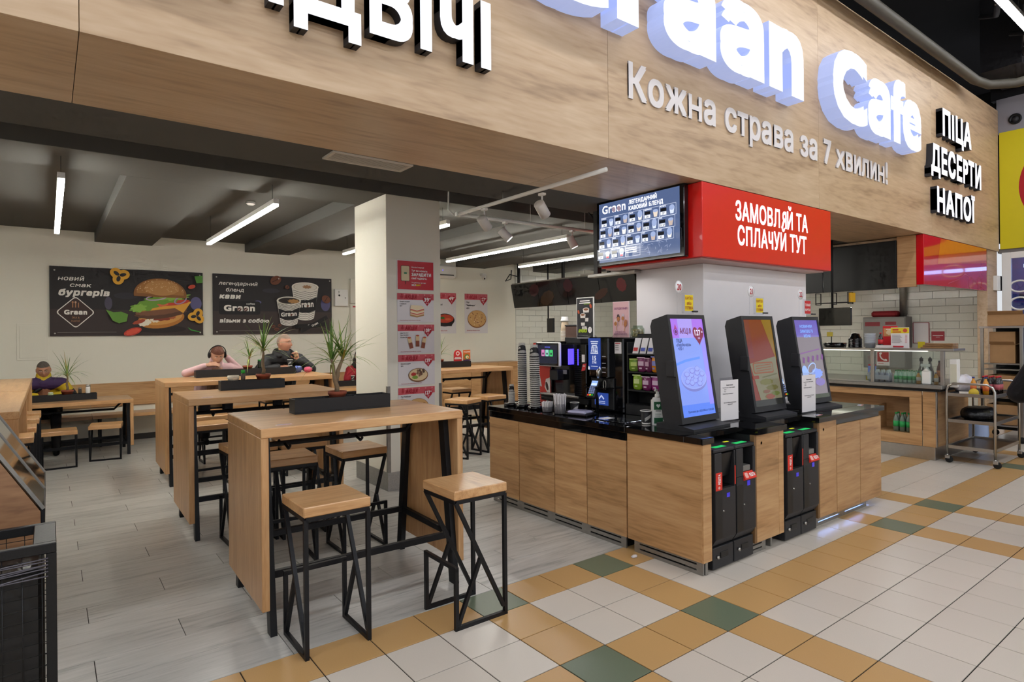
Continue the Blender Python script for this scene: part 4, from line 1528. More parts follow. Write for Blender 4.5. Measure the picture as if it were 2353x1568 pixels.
def pic_sandwich(c, w, h):
    for k, (col, dy) in enumerate((('#b98a5a', 0), ('#e6c9a0', .03), ('#c9605a', .055), ('#efe0bd', .075), ('#d9b07c', .11), ('#c9605a', .13), ('#f0e2c6', .15))):
        y = h * .17 + dy * h * 1.6
        c.poly([(w * .33, y + h * .06), (w * .52, y), (w * .72, y + h * .07), (w * .70, y + h * .12), (w * .52, y + h * .06), (w * .35, y + h * .12)], ink(col))
    c.poly([(w * .34, h * .50), (w * .52, h * .43), (w * .70, h * .51), (w * .66, h * .58), (w * .36, h * .60)], ink('#ecd9b4'))
def pic_rolls(c, w, h):
    for k, x in enumerate((.36, .52, .66)):
        a = (.25, 0, -.2)[k]
        R = lambda p: (w * x + p[0] * cos(a) - p[1] * sin(a), h * .18 + p[0] * sin(a) + p[1] * cos(a) + (0, .06, 0)[k] * h)
        c.poly([R(p) for p in ((-w * .05, 0), (w * .05, 0), (w * .05, h * .2), (-w * .05, h * .2))], ink('#8a4a33'))
        c.poly([R(p) for p in ((-w * .05, h * .2), (w * .05, h * .2), (w * .047, h * .38), (-w * .047, h * .38))], ink('#d9bf94'))
        c.oval(*R((0, h * .38)), w * .047, h * .03, ink('#b9553a'))
def pic_shashlik(c, w, h):
    c.oval(w * .53, h * .33, w * .27, h * .225, ink('#7d5230')); c.oval(w * .53, h * .34, w * .25, h * .195, ink('#dcc49a'))
    c.oval(w * .40, h * .36, w * .07, h * .06, ink('#b0302a'), wob=.15); c.oval(w * .44, h * .26, w * .08, h * .06, ink('#7fa040'), wob=.15)
    random.seed(2)
    for k in range(12):
        c.oval(w * (.50 + random.random() * .17), h * (.30 + random.random() * .2), w * .035, h * .04, ink(('#6b4a38', '#84604a', '#574034')[k % 3]), random.random() * 3, n=9)
def pic_pizza(c, w, h, cx=.52, cy=.33, r=.30):
    c.oval(w * cx, h * cy, w * r, h * r * (1.0 if w > h else .55), ink('#8a5a30')); c.oval(w * cx, h * (cy + .012), w * r * .95, h * r * .93 * (1.0 if w > h else .55), ink('#cfa36a'))
    random.seed(6)
    for k in range(34):
        a, q = random.random() * 6.28, random.random() ** .5 * .82
        c.oval(w * (cx + r * q * cos(a)), h * (cy + .012 + r * q * sin(a) * (1.0 if w > h else .55)), w * .022, h * .012, ink(('#7d4a38', '#e2c79a', '#9c6a48')[k % 3]), random.random() * 3, n=7)
def pic_soup(c, w, h):
    c.oval(w * .52, h * .33, w * .40, h * .16, ink('#1d1b1c')); c.poly([(w * .12, h * .36), (w * .92, h * .36), (w * .80, h * .18), (w * .25, h * .18)], ink('#1d1b1c')); c.oval(w * .52, h * .365, w * .36, h * .105, ink('#b9402a'), wob=.03)
    c.oval(w * .42, h * .38, w * .1, h * .03, ink('#3f6a2c'), wob=.2); c.oval(w * .65, h * .35, w * .12, h * .03, ink('#d0623c'), wob=.15)

U = (1, 0, 0)
promo('promotion_sheet', 'promotion sheet with a toast sandwich for 39 on the pillar', (2.885, PY0 - .006, 1.741), U, .435, .305, '39', '46 49', ['Сендвіч тостовий', 'з ковбасою', '160 г'], pic_sandwich)
promo('promotion_sheet', 'promotion sheet with three wrapped rolls for 109 on the pillar', (2.888, PY0 - .006, 1.412), U, .435, .305, '109', '125', ['Фреш Рол 210 г', 'Чікен Рол 220 г', 'Віта Рол 200 г'], pic_rolls)
promo('promotion_sheet', 'promotion sheet with grilled chicken for 129 on the pillar', (2.89, PY0 - .006, 1.075), U, .435, .325, '129', '160', ['Шашлик з курки', '270 г'], pic_shashlik)
promo('promotion_sheet', 'promotion sheet with a pizza for 127 lowest on the pillar', (2.888, PY0 - .006, .735), U, .435, .318, '127', '160', ['Піца "Карбонара"', '430 г'], pic_pizza)
promo('promotion_sheet', 'tall promotion sheet with a bowl of red soup on the back wall', (6.42, YB - .006, 1.62), U, .61, .87, '49', '65', ['Борщ', 'український'], pic_soup, head='#c9606c')
promo('promotion_sheet', 'tall promotion sheet with a round pizza on the back wall', (7.25, YB - .006, 1.62), U, .61, .87, '127', '160', ['Піца', '"Карбонара"', '430 г'], lambda c, w, h: pic_pizza(c, w, h, .52, .36, .41), head='#c9606c')

t = thing('charging_sheet', 'red sheet with a phone picture at the top of the pillar', 'poster', (2.888, PY0 - .006, 2.083))
B('sheet', t, ink('#d9d6d4', .25), -.004, 0, -.006, .439, .004, .314, .001)
c = Card((0, 0, 0), (1, 0, 0), (0, 0, 1))
c.rect(.004, .004, .431, .304, ink('#c2202a', .3))
c.rrect(.042, .09, .145, .255, .012, ink('#3a2c26')); c.rrect(.047, .095, .14, .25, .010, ink('#d9c9a4')); c.rrect(.078, .165, .112, .185, .006, ink('#4f8f6a')); c.rect(.092, .06, .098, .09, ink('#3a2c26'))
WH = ink('#f1ebe9')
c.text('Шановні покупці!', .165, .235, .014, WH, width=.15); c.text('Тут ви можете', .165, .195, .020, WH, width=.19, bold=.03)
c.text('ЗАРЯДИТИ', .165, .150, .030, WH, width=.235, bold=.05); c.text('свої гаджети.', .165, .115, .020, WH, width=.185, bold=.03)
c.text('З турботою про вас', .165, .072, .013, WH, width=.17); c.text('ВЕЛ', .165, .045, .016, WH, width=.05, bold=.05); c.text('МАРТ', .217, .045, .016, ink('#e8c32c'), width=.06, bold=.05)
c.build('print', None, t)

# ---- small fittings on the back wall
t = thing('access_panel', 'flush cream access panel low on the wall beside the burger poster', 'panel', (-.36, YB - .012, 1.29))
B('frame', t, M_cream, 0, 0, 0, .36, .012, .53, .002); B('door', t, M_cream, .03, -.006, .03, .33, 0, .50, .002)
t = thing('control_box', 'small white electrical control box right of the coffee poster', 'control box', (4.30, YB - .09, 2.16))
B('case', t, M_white, 0, 0, 0, .255, .09, .315, .004)
for (x, z, m, r) in ((.08, .20, M_black, .018), (.2, .155, M_steel, .012), (.075, .25, M_black, .008), (.075, .275, M_black, .008)):
    g = G(); g.lathe([(0, -.012), (r, -.012), (r, 0), (0, 0)], (x, 0, z), 12, m, R=Matrix.Rotation(-pi / 2, 3, 'X') @ Matrix.Rotation(pi, 3, 'X')); g.build('button', None, t)
t = thing('wall_cupboard', 'tall cream metal wall cupboard half hidden by the pillar', 'cupboard', (4.62, YB - .06, .95))
B('upper_door', t, M_cream, 0, 0, 1.27, .75, .06, 1.74, .003); B('lower_door', t, M_cream, 0, 0, .0, .75, .06, 1.24, .003)
B('label_strip', t, ink('#b9303a'), .04, -.002, 1.19, .19, 0, 1.215, .0005)
t = thing('air_conditioner', 'white wall air conditioner under the ceiling behind the pillar', 'air conditioner', (5.95, YB - .22, 2.79))
g = G(); g.prism([(0, 0, .04), (0, 0, .24), (0, .04, .28), (0, .22, .28), (0, .22, 0), (0, .06, 0)], (.95, 0, 0), M_white); g.build('case', None, t)
B('louver', t, mat('ac_slot', '#55524e', .5), .05, -.002, .05, .9, .01, .075, .002); B('indicator_light', t, lit('#5a4bff', 3), .62, -.003, .15, .635, .0, .165, .001)
t = thing('security_camera', 'white dome security camera on the back wall near the kitchen corner', 'camera', (7.72, YB - .1, 2.86))
g = G(); g.cbox(-.06, 0, .03, .06, .1, .09, M_white, .01); g.build('mount', None, t)
g = G(); g.lathe([(.05, .03), (.05, 0), (.035, -.045), (0, -.06)], (0, .03, 0), 16, M_white); g.build('dome', None, t)
g = G(); g.ell((0, -.005, -.03), .02, 10, 6, M_blackgloss); g.build('lens', None, t)

# ================================================================== ORDER ISLAND
IX0, IX1, IY0, IY1, IZ = 3.415, 6.17, 2.42, 4.85, .91
BOT = .085
M_edge = mat('panel_edge', '#7a5a38', .6, var=.1)

def kick(t, p0, p1, z0, z1, inset=.0):
    """slotted steel kick plate between two floor points"""
    p0, p1 = Vector(p0), Vector(p1)
    L = (p1 - p0).length
    a = atan2(p1.y - p0.y, p1.x - p0.x)
    g = G()
    R = Matrix.Rotation(a, 3, 'Z')
    def bx(x0, z0_, x1, z1_):
        v = [R @ Vector(q) for q in ((x0, 0, z0_), (x1, 0, z0_), (x1, .012, z0_), (x0, .012, z0_), (x0, 0, z1_), (x1, 0, z1_), (x1, .012, z1_), (x0, .012, z1_))]
        g.add([p0 + q for q in v], [(3, 2, 1, 0), (4, 5, 6, 7), (0, 1, 5, 4), (1, 2, 6, 5), (2, 3, 7, 6), (3, 0, 4, 7)], M_steeldark)
    n = max(1, int(round(L / .42)))
    h = z1 - z0
    zs = (z0, z0 + h * .28, z0 + h * .42, z0 + h * .72, z0 + h * .86, z1)
    bx(0, zs[0], L, zs[1]); bx(0, zs[2], L, zs[3]); bx(0, zs[4], L, zs[5])
    for k in range(n + 1):
        x = L * k / n
        x0, x1 = max(0, x - .05), min(L, x + .05)
        bx(x0, zs[1], x1, zs[2]); bx(x0, zs[3], x1, zs[4])
    g.build('kick_plate', None, t)

def kickbox(t, x0, y0, x1, y1, z1):
    B('kick_backing', t, M_rubber, x0, y0, 0, x1, y1, z1, .002)

t = thing('side_cabinet', 'long oak island cabinet under the coffee machine', 'cabinet')
B('body', t, M_blackmatte, IX0 + .025, 3.10, .11, 4.1, IY1 - .02, .86, .002)
yj = [4.85, 4.385, 3.895, 3.505, 3.085]
for a, b in zip(yj[:-1], yj[1:]):
    B('door', t, M_oakpanel, IX0, b + .004, BOT, IX0 + .024, a - .004, .805, .0015)
B('end_panel', t, M_oakpanelx, IX0 + .024, IY1 - .02, BOT, 4.12, IY1, .80, .0015)
B('top_strip', t, M_stone, IX0 + .006, 3.09, .806, IX0 + .03, IY1, .868, .001)
kick(t, (IX0 + .008, 4.80, 0), (IX0 + .008, 3.10, 0), 0, .084)
kickbox(t, IX0 + .06, 3.12, 4.05, 4.78, .10)

t = thing('corner_cabinet', 'oak corner cabinet of the island under the first order screen', 'cabinet')
B('body', t, M_blackmatte, IX0 + .03, 2.76, .11, 4.0, 3.07, .86, .002)
B('side_panel', t, M_oakpanel, IX0, IY0 + .012, BOT, IX0 + .024, 3.075, .868, .0015)
B('corner_post', t, M_oakpanelx, IX0 + .002, IY0 - .002, BOT, IX0 + .095, IY0 + .11, .868, .0015)
kick(t, (IX0 + .008, 3.02, 0), (IX0 + .008, IY0 + .01, 0), 0, .084)
B('foot_block', t, M_steeldark, IX0 + .03, IY0 + .004, 0, IX0 + .055, IY0 + .05, BOT, .002)
kickbox(t, IX0 + .06, 2.62, 4.0, 2.98, .10)

t = thing('middle_cabinet', 'narrow oak island cabinet between the two pairs of change machines', 'cabinet')
B('body', t, M_blackmatte, 4.07, 2.45, .11, 4.42, 3.08, .86, .002)
B('front_panel', t, M_oakpanelx, 4.06, IY0, BOT, 4.36, IY0 + .022, .866, .0015)
B('side_strip', t, M_oakpanelx, 4.363, IY0, BOT, 4.432, IY0 + .022, .866, .0015)
B('side_edge', t, M_edge, 4.03, IY0, BOT, 4.058, IY0 + .035, .866, .0015)
B('side_panel', t, M_blackmatte, 4.03, IY0 + .036, BOT, 4.058, 2.95, .866, .0015)
g = G(); g.lathe([(0, -.006), (.010, -.006), (.012, 0), (0, 0)], (4.125, IY0, .80), 12, M_steel, R=Matrix.Rotation(pi / 2, 3, 'X')); g.build('lock', None, t)
kick(t, (3.99, IY0 + .03, 0), (4.22, IY0 + .03, 0), 0, .075)
B('foot', t, M_steeldark, 4.29, IY0 + .03, 0, 4.31, IY0 + .2, .075, .001)

t = thing('end_cabinet', 'oak island cabinet at the kitchen end with bluish glow beneath', 'cabinet')
B('body', t, M_blackmatte, 5.0, 2.46, .11, IX1 - .03, 3.25, .80, .002)
B('side_edge', t, M_edge, 4.962, IY0, BOT, 4.992, IY0 + .035, .866, .0015)
B('side_panel', t, M_blackmatte, 4.962, IY0 + .036, BOT, 4.992, 2.95, .866, .0015)
B('front_panel', t, M_oakpanelx, 4.994, IY0, BOT, 5.285, IY0 + .022, .868, .0015)
g = G(); g.lathe([(0, -.006), (.010, -.006), (.012, 0), (0, 0)], (5.06, IY0, .80), 12, M_steel, R=Matrix.Rotation(pi / 2, 3, 'X')); g.build('lock', None, t)
for a, b in ((5.295, 5.73), (5.738, 6.165)):
    B('door', t, M_oakpanelx, a, IY0, BOT - .01, b, IY0 + .022, .815, .0015)
B('top_strip', t, M_stone, 5.29, IY0 + .012, .815, IX1 - .02, IY0 + .03, .87, .001)
B('end_panel', t, M_oakpanel, IX1 - .03, IY0 + .022, BOT, IX1 - .008, 3.25, .868, .0015)
kick(t, (5.0, IY0 + .045, 0), (5.95, IY0 + .045, 0), 0, .085)
g = G(); g.box(5.05, IY0 + .07, .082, 5.95, IY0 + .09, .092, lit('#8fb0ff', 40)); g.build('light_strip', None, t)

# ---- black stone worktop
t = thing('island_worktop', 'glossy black stone worktop of the order island', 'worktop')
g = G(); g.cbox(IX0 - .012, 3.09, IZ - .042, 4.65, IY1 + .01, IZ, M_stone, .003); g.build('slab', None, t)
zb = IZ - .042
g = G(); g.cbox(IX0 - .012, IY0 - .012, zb, 3.53, 2.559, IZ, M_stone, .003); g.build('slab', None, t)
g = G(); g.cbox(IX0 - .012, 2.56, zb, 4.65, 3.089, IZ, M_stone, .003); g.build('slab', None, t)
g = G(); g.prism([(4.02, 2.559, zb), (4.035, IY0 - .025, zb), (4.365, IY0 - .025, zb), (4.365, 2.559, zb)], (0, 0, .042), M_stone); g.build('slab', None, t)
g = G(); g.cbox(4.368, IY0 - .025, zb, 4.44, 2.559, IZ, M_stone, .002); g.build('slab', None, t)
g = G(); g.cbox(4.651, 2.56, zb, IX1 + .01, 3.3, IZ, M_stone, .003); g.build('slab', None, t)
g = G(); g.prism([(4.925, 2.559, zb), (4.94, IY0 - .025, zb), (IX1 + .01, IY0 - .025, zb), (IX1 + .01, 2.559, zb)], (0, 0, .042), M_stone); g.build('slab', None, t)

# ---- change machines (two pairs of narrow black cash units)
E_green = lit('#27c96a', .9)
def cash_unit(label, x, coin):
    w = .238
    t = thing('change_machine', label, 'change machine', (x, IY0, 0), 0, 'black change machines in the island')
    m = mat('cash_unit_grey', '#242427', .45, var=.08)
    m2 = mat('cash_unit_black', '#0f0f11', .35, var=.1)
    B('plinth', t, m, 0, .01, .01, w, .3, .155, .004)
    B('plinth_slot', t, m2, w * .35, .005, .075, w * .72, .012, .115, .002)
    g = G(); g.lathe([(0, -.008), (.011, -.008), (.012, .01), (0, .01)], (w * .2, .005, .09), 10, M_steel, R=Matrix.Rotation(pi / 2, 3, 'X')); g.build('lock', None, t)
    top = .735
    # lower body with chamfered foot
    g = G(); g.prism([(0, .02, .165), (0, -.012, .215), (0, -.012, .55 if coin else .60), (0, .30, .55 if coin else .60), (0, .30, .165)], (w, 0, 0), m); g.build('lower_body', None, t)
    B('dark_flank', t, m2, .004, -.0135, .22, w * .34, -.011, .54, .0005)
    g = G(); g.lathe([(0, -.004), (.006, -.004), (.006, .006), (0, .006)], (w * .38, -.012, .40), 8, M_steel, R=Matrix.Rotation(pi / 2, 3, 'X')); g.build('lock', None, t)
    B('badge', t, lit('#3a2be0', .6), w * .55, -.014, .485 if coin else .525, w * .70, -.0125, .515 if coin else .56, .0005)
    if coin:
        B('tray_floor', t, m2, w * .32, .0, .55, w - .012, .30, .556, .001)
        B('cheek', t, m, 0, -.012, .55, w * .33, .30, top + .06, .003); B('cheek', t, m, w - .012, -.012, .55, w, .30, top + .06, .003)
        g = G(); g.prism([(w * .33, .03, .62), (w * .33, .25, .60), (w * .33, .25, top + .05), (w * .33, .0, top + .05)], (w * .62, 0, 0), m2); g.build('chute', None, t)
    else:
        B('cheek', t, m, 0, -.012, .60, w * .36, .30, top + .06, .003); B('cheek', t, m, w - .03, -.012, .60, w, .30, top + .06, .003)
        g = G(); g.cbox(w * .36, .06, .64, w - .03, .3, top + .03, m2, .002); g.build('note_bay', None, t)
        B('note_slot', t, mat('grey_lens', '#77736e', .3), w * .42, .0, .625, w - .045, .06, .665, .004)
    g = G(); g.cbox(-.002, -.005, top + .06, w + .002, .30, top + .085, m, .006); g.build('lid', None, t)
    c = Card((0, 0, top + .085), (1, 0, 0), (0, 1, 0))
    c.rect(w * .30, .03, w * .85, .075, E_green); c.rect(w * .25, .12, w * .5, .14, lit('#d6e02a', .9))
    c.build('lid_print', None, t)
    # red stickers
    c = Card((0, -.012, 0), (1, 0, 0), (0, 0, 1))
    if coin:
        c.d = .0018
        c.rect(w * .02, .545, w * .33, .665, ink('#d5301f'))
        c.text('РЕШТА', w * .245, .585, .024, ink('#f3ecea'), 'L', bold=.04, width=.068, rot=pi / 2)
        c.oval(w * .18, .563, .012, .010, ink('#e8a79e'))
        c.build('change_label', None, t)
        c = Card((w - .012, -.0125, 0), (1, 0, 0), (0, 0, 1)); c.rect(0, .56, .012, .69, ink('#d5301f')); c.build('side_label', None, t)
    else:
        c.d = .0018
        g = G(); g.prism([(w * .36, -.014, .565), (w * .36, -.030, .577), (w * .36, -.004, .625), (w * .36, .012, .613)], (w * .60, 0, 0), ink('#d5301f')); lb = g.build('change_label', None, t)
        c = Card((w * .36, -.0305, .5775), (1, 0, 0), (0, .026, .048))
        c.text('РЕШТА', w * .27, .014, .022, ink('#f3ecea'), 'L', bold=.04, width=w * .28); c.rrect(w * .04, .008, w * .2, .044, .008, ink('#e3a9a0'))
        c.build('lettering', None, t)
    return t
cash_unit('black coin change machine at the island corner', 3.535, True)
cash_unit('black banknote change machine left of the narrow oak panel', 3.785, False)
cash_unit('black coin change machine right of the narrow oak panel', 4.462, True)
cash_unit('black banknote change machine beside the end cabinet', 4.71, False)

# ---- order screens
def kiosk(label, x, y, rz, num, sign, scr):
    t = thing('order_screen', label, 'order kiosk', (x, y, IZ), rz, 'tilted self-order screens on the island')
    m = mat('kiosk_grey', '#2a2a2d', .5, var=.1)
    W, Hh, Dp = .47, .80, .155
    g = G(); g.prism([(-W / 2, -.10, .0), (-W / 2, -.10, .016), (-W / 2, .03, .036), (-W / 2, .22, .036), (-W / 2, .22, 0)], (W, 0, 0), m); g.build('base_plate', None, t)
    g = G(); g.cbox(-.1, .06, .03, .1, .2, .12, m, .01); g.build('neck', None, t)
    tl = radians(-9)
    R = Matrix.Rotation(tl, 3, 'X')
    o = Vector((0, 0, .042))
    def P(p):
        return o + R @ Vector(p)
    g = G()
    prof = [(-W / 2, 0, 0), (-W / 2, 0, Hh), (-W / 2, Dp * .85, Hh - .015), (-W / 2, Dp, Hh - .06), (-W / 2, Dp, .05), (-W / 2, Dp * .8, 0)]
    g.prism([P(q) for q in prof], R @ Vector((W, 0, 0)), m)
    g.build('housing', None, t)
    g = G()
    for r in ((-W / 2, 0, W / 2, .045), (-W / 2, Hh - .03, W / 2, Hh), (-W / 2, .045, -W / 2 + .028, Hh - .03), (W / 2 - .028, .045, W / 2, Hh - .03)):
        a = [P((r[0], -.008, r[1])), P((r[2], -.008, r[1])), P((r[2], -.008, r[3])), P((r[0], -.008, r[3]))]
        g.prism(a, R @ Vector((0, .008, 0)), m)
    g.build('bezel', None, t)
    c = Card(P((-W / 2 + .028, 0, .045)), R @ Vector((1, 0, 0)), R @ Vector((0, 0, 1)))
    w, h = W - .056, Hh - .075
    scr(c, w, h)
    c.build('picture', None, t)
    # side reader lug
    g = G(); g.cbox(-W / 2 - .02, .04, .38, -W / 2, .12, .50, m, .006); g.build('side_lug', None, t)
    g = G(); g.cbox(-.03, .03, .85, .03, .05, .862, M_blackmatte, .003); g.build('latch', None, t)
    # acrylic sign with the till number
    zt = .842
    a = glass('acrylic', '#f4f4f6', .2)
    g = G(); g.cbox(-.135, .10, zt, -.131, .103, zt + .15, a, .0005); g.build('sign_stem', None, t)
    g = G(); g.lathe([(0, 0), (.047, 0), (.047, .004), (0, .004)], (-.115, .10, zt + .195), 28, mat('sign_white', '#eceaea', .35), R=Matrix.Rotation(pi / 2, 3, 'X'))
    g.build('number_disc', None, t)
    c = Card((-.115, .0955, zt + .195), (1, 0, 0), (0, 0, 1)); c.ring(0, 0, .046, .046, .003, ink('#b9b4b6')); c.text(num, 0, -.022, .045, ink('#b0202a'), 'C', bold=.02, sx=.8); c.build('number', None, t)
    g = G(); g.cbox(-.075, .10, zt, .075, .103, zt + .155, a, .0005); g.build('sign_plate', None, t)
    c = Card((-.07, .0995, zt), (1, 0, 0), (0, 0, 1)); c.rect(.03, .02, .135, .14, ink(sign[0]))
    for k, l in enumerate(sign[1]):
        c.text(l, .0825, (.105, .067, .032)[k] if len(sign[1]) == 3 else (.09, .045)[k], .022, ink(sign[2]), 'C', bold=.015, width=min(.095, .012 * len(l) + .02))
    c.build('sign_print', None, t)
    # card terminal arm on the side, scanner
    return t

def scr1(c, w, h):
    L = lambda x, s=1.0: lit(x, s)
    c.rect(0, 0, w, h, L('#7f96e8', 1.05)); c.rect(0, h * .8, w, h, L('#a06be0', 1.05)); c.rect(w * .22, h * .8, w * .66, h, L('#a293e6', 1.05)); c.rect(0, 0, w, h * .12, L('#5f83ea', 1.05)); c.rect(w * .86, h * .1, w, h * .8, L('#9188ea', 1.05))
    c.path([(0, h * .53), (w * .3, h * .565), (w * .75, h * .59)], .018, L('#5c8cf0'))
    c.ring(w * .13, h * .865, .026, .026, .006, L('#6a2a6a')); c.oval(w * .13, h * .865, .013, .014, L('#5a2060')); c.poly([(w * .09, h * .895), (w * .17, h * .895), (w * .13, h * .945)], L('#a03a8a'))
    c.text('АКЦІЯ', w * .24, h * .845, .040, L('#6a2a62'), bold=.03, width=w * .34)
    c.heart(w * .80, h * .83, .075, L('#7a2350')); c.text('127', w * .78, h * .825, .042, L('#e6dcff'), 'C', bold=.03, width=.075); c.text('00', w * .92, h * .852, .014, L('#e6dcff'), 'C'); c.text('160', w * .80, h * .785, .016, L('#cdb0e0'), 'C')
    c.text('ПІЦА', w * .10, h * .755, .026, L('#22306e'), bold=.03, width=.07); c.text('«Карбонара»', w * .08, h * .715, .022, L('#22306e'), bold=.02, width=.18); c.text('430 г', w * .12, h * .675, .022, L('#2c3d86'), width=.065)
    c.oval(w * .46, h * .37, w * .39, h * .125, L('#7a80c8')); c.oval(w * .46, h * .385, w * .385, h * .115, L('#98a6ee')); c.oval(w * .46, h * .388, w * .36, h * .105, L('#8fa0ec'))
    random.seed(9)
    for k in range(13):
        a, r = 2.4 * k, .30 * sqrt((k + .5) / 13)
        c.oval(w * (.46 + r * cos(a)), h * (.395 + r * .30 * sin(a)), .030, .020, L('#6f63c0'), n=16); c.oval(w * (.46 + r * cos(a)), h * (.397 + r * .30 * sin(a)), .027, .017, L('#93a3ee'), n=16)
    c.text('Пропозиція діє з 02.02.2026 до 15.02.2026', w * .1, h * .04, .014, L('#1e2c66'), width=w * .78)
def scr2(c, w, h):
    s = .55
    L = lambda x, k=s: lit(x, k)
    c.rect(0, 0, w, h, L('#8f2f1c')); c.rect(0, h * .55, w * .2, h, L('#8a2f33')); c.poly([(w * .64, h), (w, h), (w, h * .52), (w * .98, h * .52)], L('#a0781e'))
    c.poly([(w * .02, h * .49), (w * .97, h * .56), (w, .0), (w * .24, .0)], L('#8f8a6c')); c.rect(0, 0, w, h * .07, L('#20201a'))
    c.rrect(w * .1, h * .37, w * .82, h * .50, .02, L('#a2552c')); c.rrect(w * .13, h * .385, w * .80, h * .485, .018, L('#8f8468'))
    for k in range(3):
        c.path([(w * .2, h * (.40 + k * .028)), (w * .74, h * (.415 + k * .028))], .006, L('#a2552c'))
    c.rrect(w * .04, h * .31, w * .25, h * .35, .008, L('#9a3a24'))
    for (x, y, rx, ry, col) in ((.5, .27, .22, .035, '#7d7a3c'), (.68, .2, .2, .03, '#746f34'), (.45, .16, .12, .02, '#8a5a44'), (.55, .1, .16, .03, '#9a4a34'), (.76, .13, .14, .025, '#6f7a34')):
        c.oval(w * x, h * y, w * rx, h * ry, L(col), wob=.1)
    c.path([(w * .4, h * .325), (w * .9, h * .355)], .01, L('#6e6a42'))
def scr3(c, w, h):
    s = .75
    L = lambda x, k=s: lit(x, k)
    c.rect(0, 0, w, h, L('#8a7f88')); c.rect(0, h * .8, w, h, L('#6f5fc4')); c.rect(0, h * .78, w, h * .8, L('#7f74c8'))
    for k, tx in enumerate(('НОВИНКИ', 'ЗИМОВОГО', 'МЕНЮ')):
        c.text(tx, w * .48, h * (.90 - k * .062), .026, L('#79a4f0', 1.0), 'C', bold=.03, width=w * (.52, .55, .3)[k])
    c.path([(w * .06, h * .57), (w * .9, h * .62)], .012, L('#8a5a9a')); [c.path([(w * (.14 + .2 * k), h * (.45 + .008 * k)), (w * (.18 + .2 * k), h * (.52 + .008 * k))], .03, L('#7a3a8c')) for k in range(5)]
    c.oval(w * .12, h * .3, w * .14, h * .12, L('#8fb0ee', 1.0)); c.oval(w * .62, h * .31, w * .24, h * .06, L('#7a96ea', 1.0), wob=.1); c.ring(w * .42, h * .38, w * .2, h * .06, .012, L('#9ab8f2', 1.0), .4)
    c.oval(w * .7, h * .2, w * .2, h * .05, L('#8a7ac4')); c.rect(0, 0, w, h * .05, L('#2f3a1c'))
YEL = ('#e3c81e', ('КАРТКА', 'або', 'ГОТІВКА'), '#a33a22')
kiosk('self-order screen number 20 with a lit violet pizza picture', 3.82, 2.72, radians(2), '20', YEL, scr1)
kiosk('self-order screen number 21 with a dim red and yellow picture', 4.775, 2.715, radians(-1), '21', YEL, scr2)
kiosk('self-order screen number 22 with a violet winter menu picture', 5.60, 2.72, radians(-1), '22', ('#c01f22', ('ТІЛЬКИ', 'КАРТКА'), '#f3ecea'), scr3)

def terminal(label, x, y, z, rz, tilt=.7):
    t = thing('card_terminal', label, 'card terminal', (x, y, z), rz, 'card terminals on the island')
    R = Matrix.Rotation(tilt, 3, 'X')
    g = G(); g.tube([(0, .05, 0), (0, .05, .12), (0, .02, .17)], .014, 8, M_black); g.build('stand', None, t)
    o = Vector((0, 0, .2))
    g = G(); g.cbox(-.042, -.02, -.09, .042, .02, .09, M_blackmatte, .008, R=R); g.v = [tuple(Vector(p) + o) for p in g.v]; b = g.build('body', None, t)
    c = Card(o + R @ Vector((-.042, -.02, -.09)), R @ Vector((1, 0, 0)), R @ Vector((0, 0, 1)))
    c.rect(.010, .115, .074, .165, lit('#8fb0f0', 1.1)); c.rect(.014, .12, .07, .14, lit('#cfe0ff', 1.1))
    for r in range(4):
        for q in range(3):
            c.rrect(.010 + q * .022, .038 + r * .018, .028 + q * .022, .051 + r * .018, .003, lit('#8f9fd0', .6))
    for q, col in enumerate(('#d8301f', '#d8b81f', '#22a03c')):
        c.rrect(.010 + q * .022, .014, .028 + q * .022, .028, .003, lit(col, .9))
    c.build('keypad', None, t)
    return t
terminal('card terminal with lit keypad in front of the ice dispenser', 3.86, 3.86, IZ, radians(-80), -.55)
terminal('card terminal between the second and third order screens', 5.21, 2.86, IZ, radians(8), -.3)
terminal('card terminal on the far side of the third order screen', 6.02, 2.88, IZ, radians(8), -.3)
terminal('card terminal partly hidden between the first and second screens', 4.16, 2.98, IZ, radians(8), -.3)

def scanner(label, x, y, z):
    t = thing('barcode_scanner', label, 'scanner', (x, y, z), 0, 'red barcode scanners beside the order screens')
    g = G(); g.tube([(0, 0, 0), (0, .01, .28), (0, -.01, .33)], .009, 6, M_black); g.build('stand', None, t)
    g = G(); g.cbox(-.035, -.06, .325, .035, .03, .385, mat('scanner_red', '#b8301f', .35), .012); g.build('head', None, t)
    g = G(); g.cbox(-.028, -.064, .33, .028, -.058, .355, lit('#ff3a20', 2.5), .003); g.build('window', None, t)
scanner('red barcode scanner between the first and second order screens', 4.10, 2.90, IZ)
scanner('red barcode scanner between the second and third order screens', 5.06, 2.90, IZ)
scanner('red barcode scanner behind the third order screen', 5.93, 2.90, IZ)

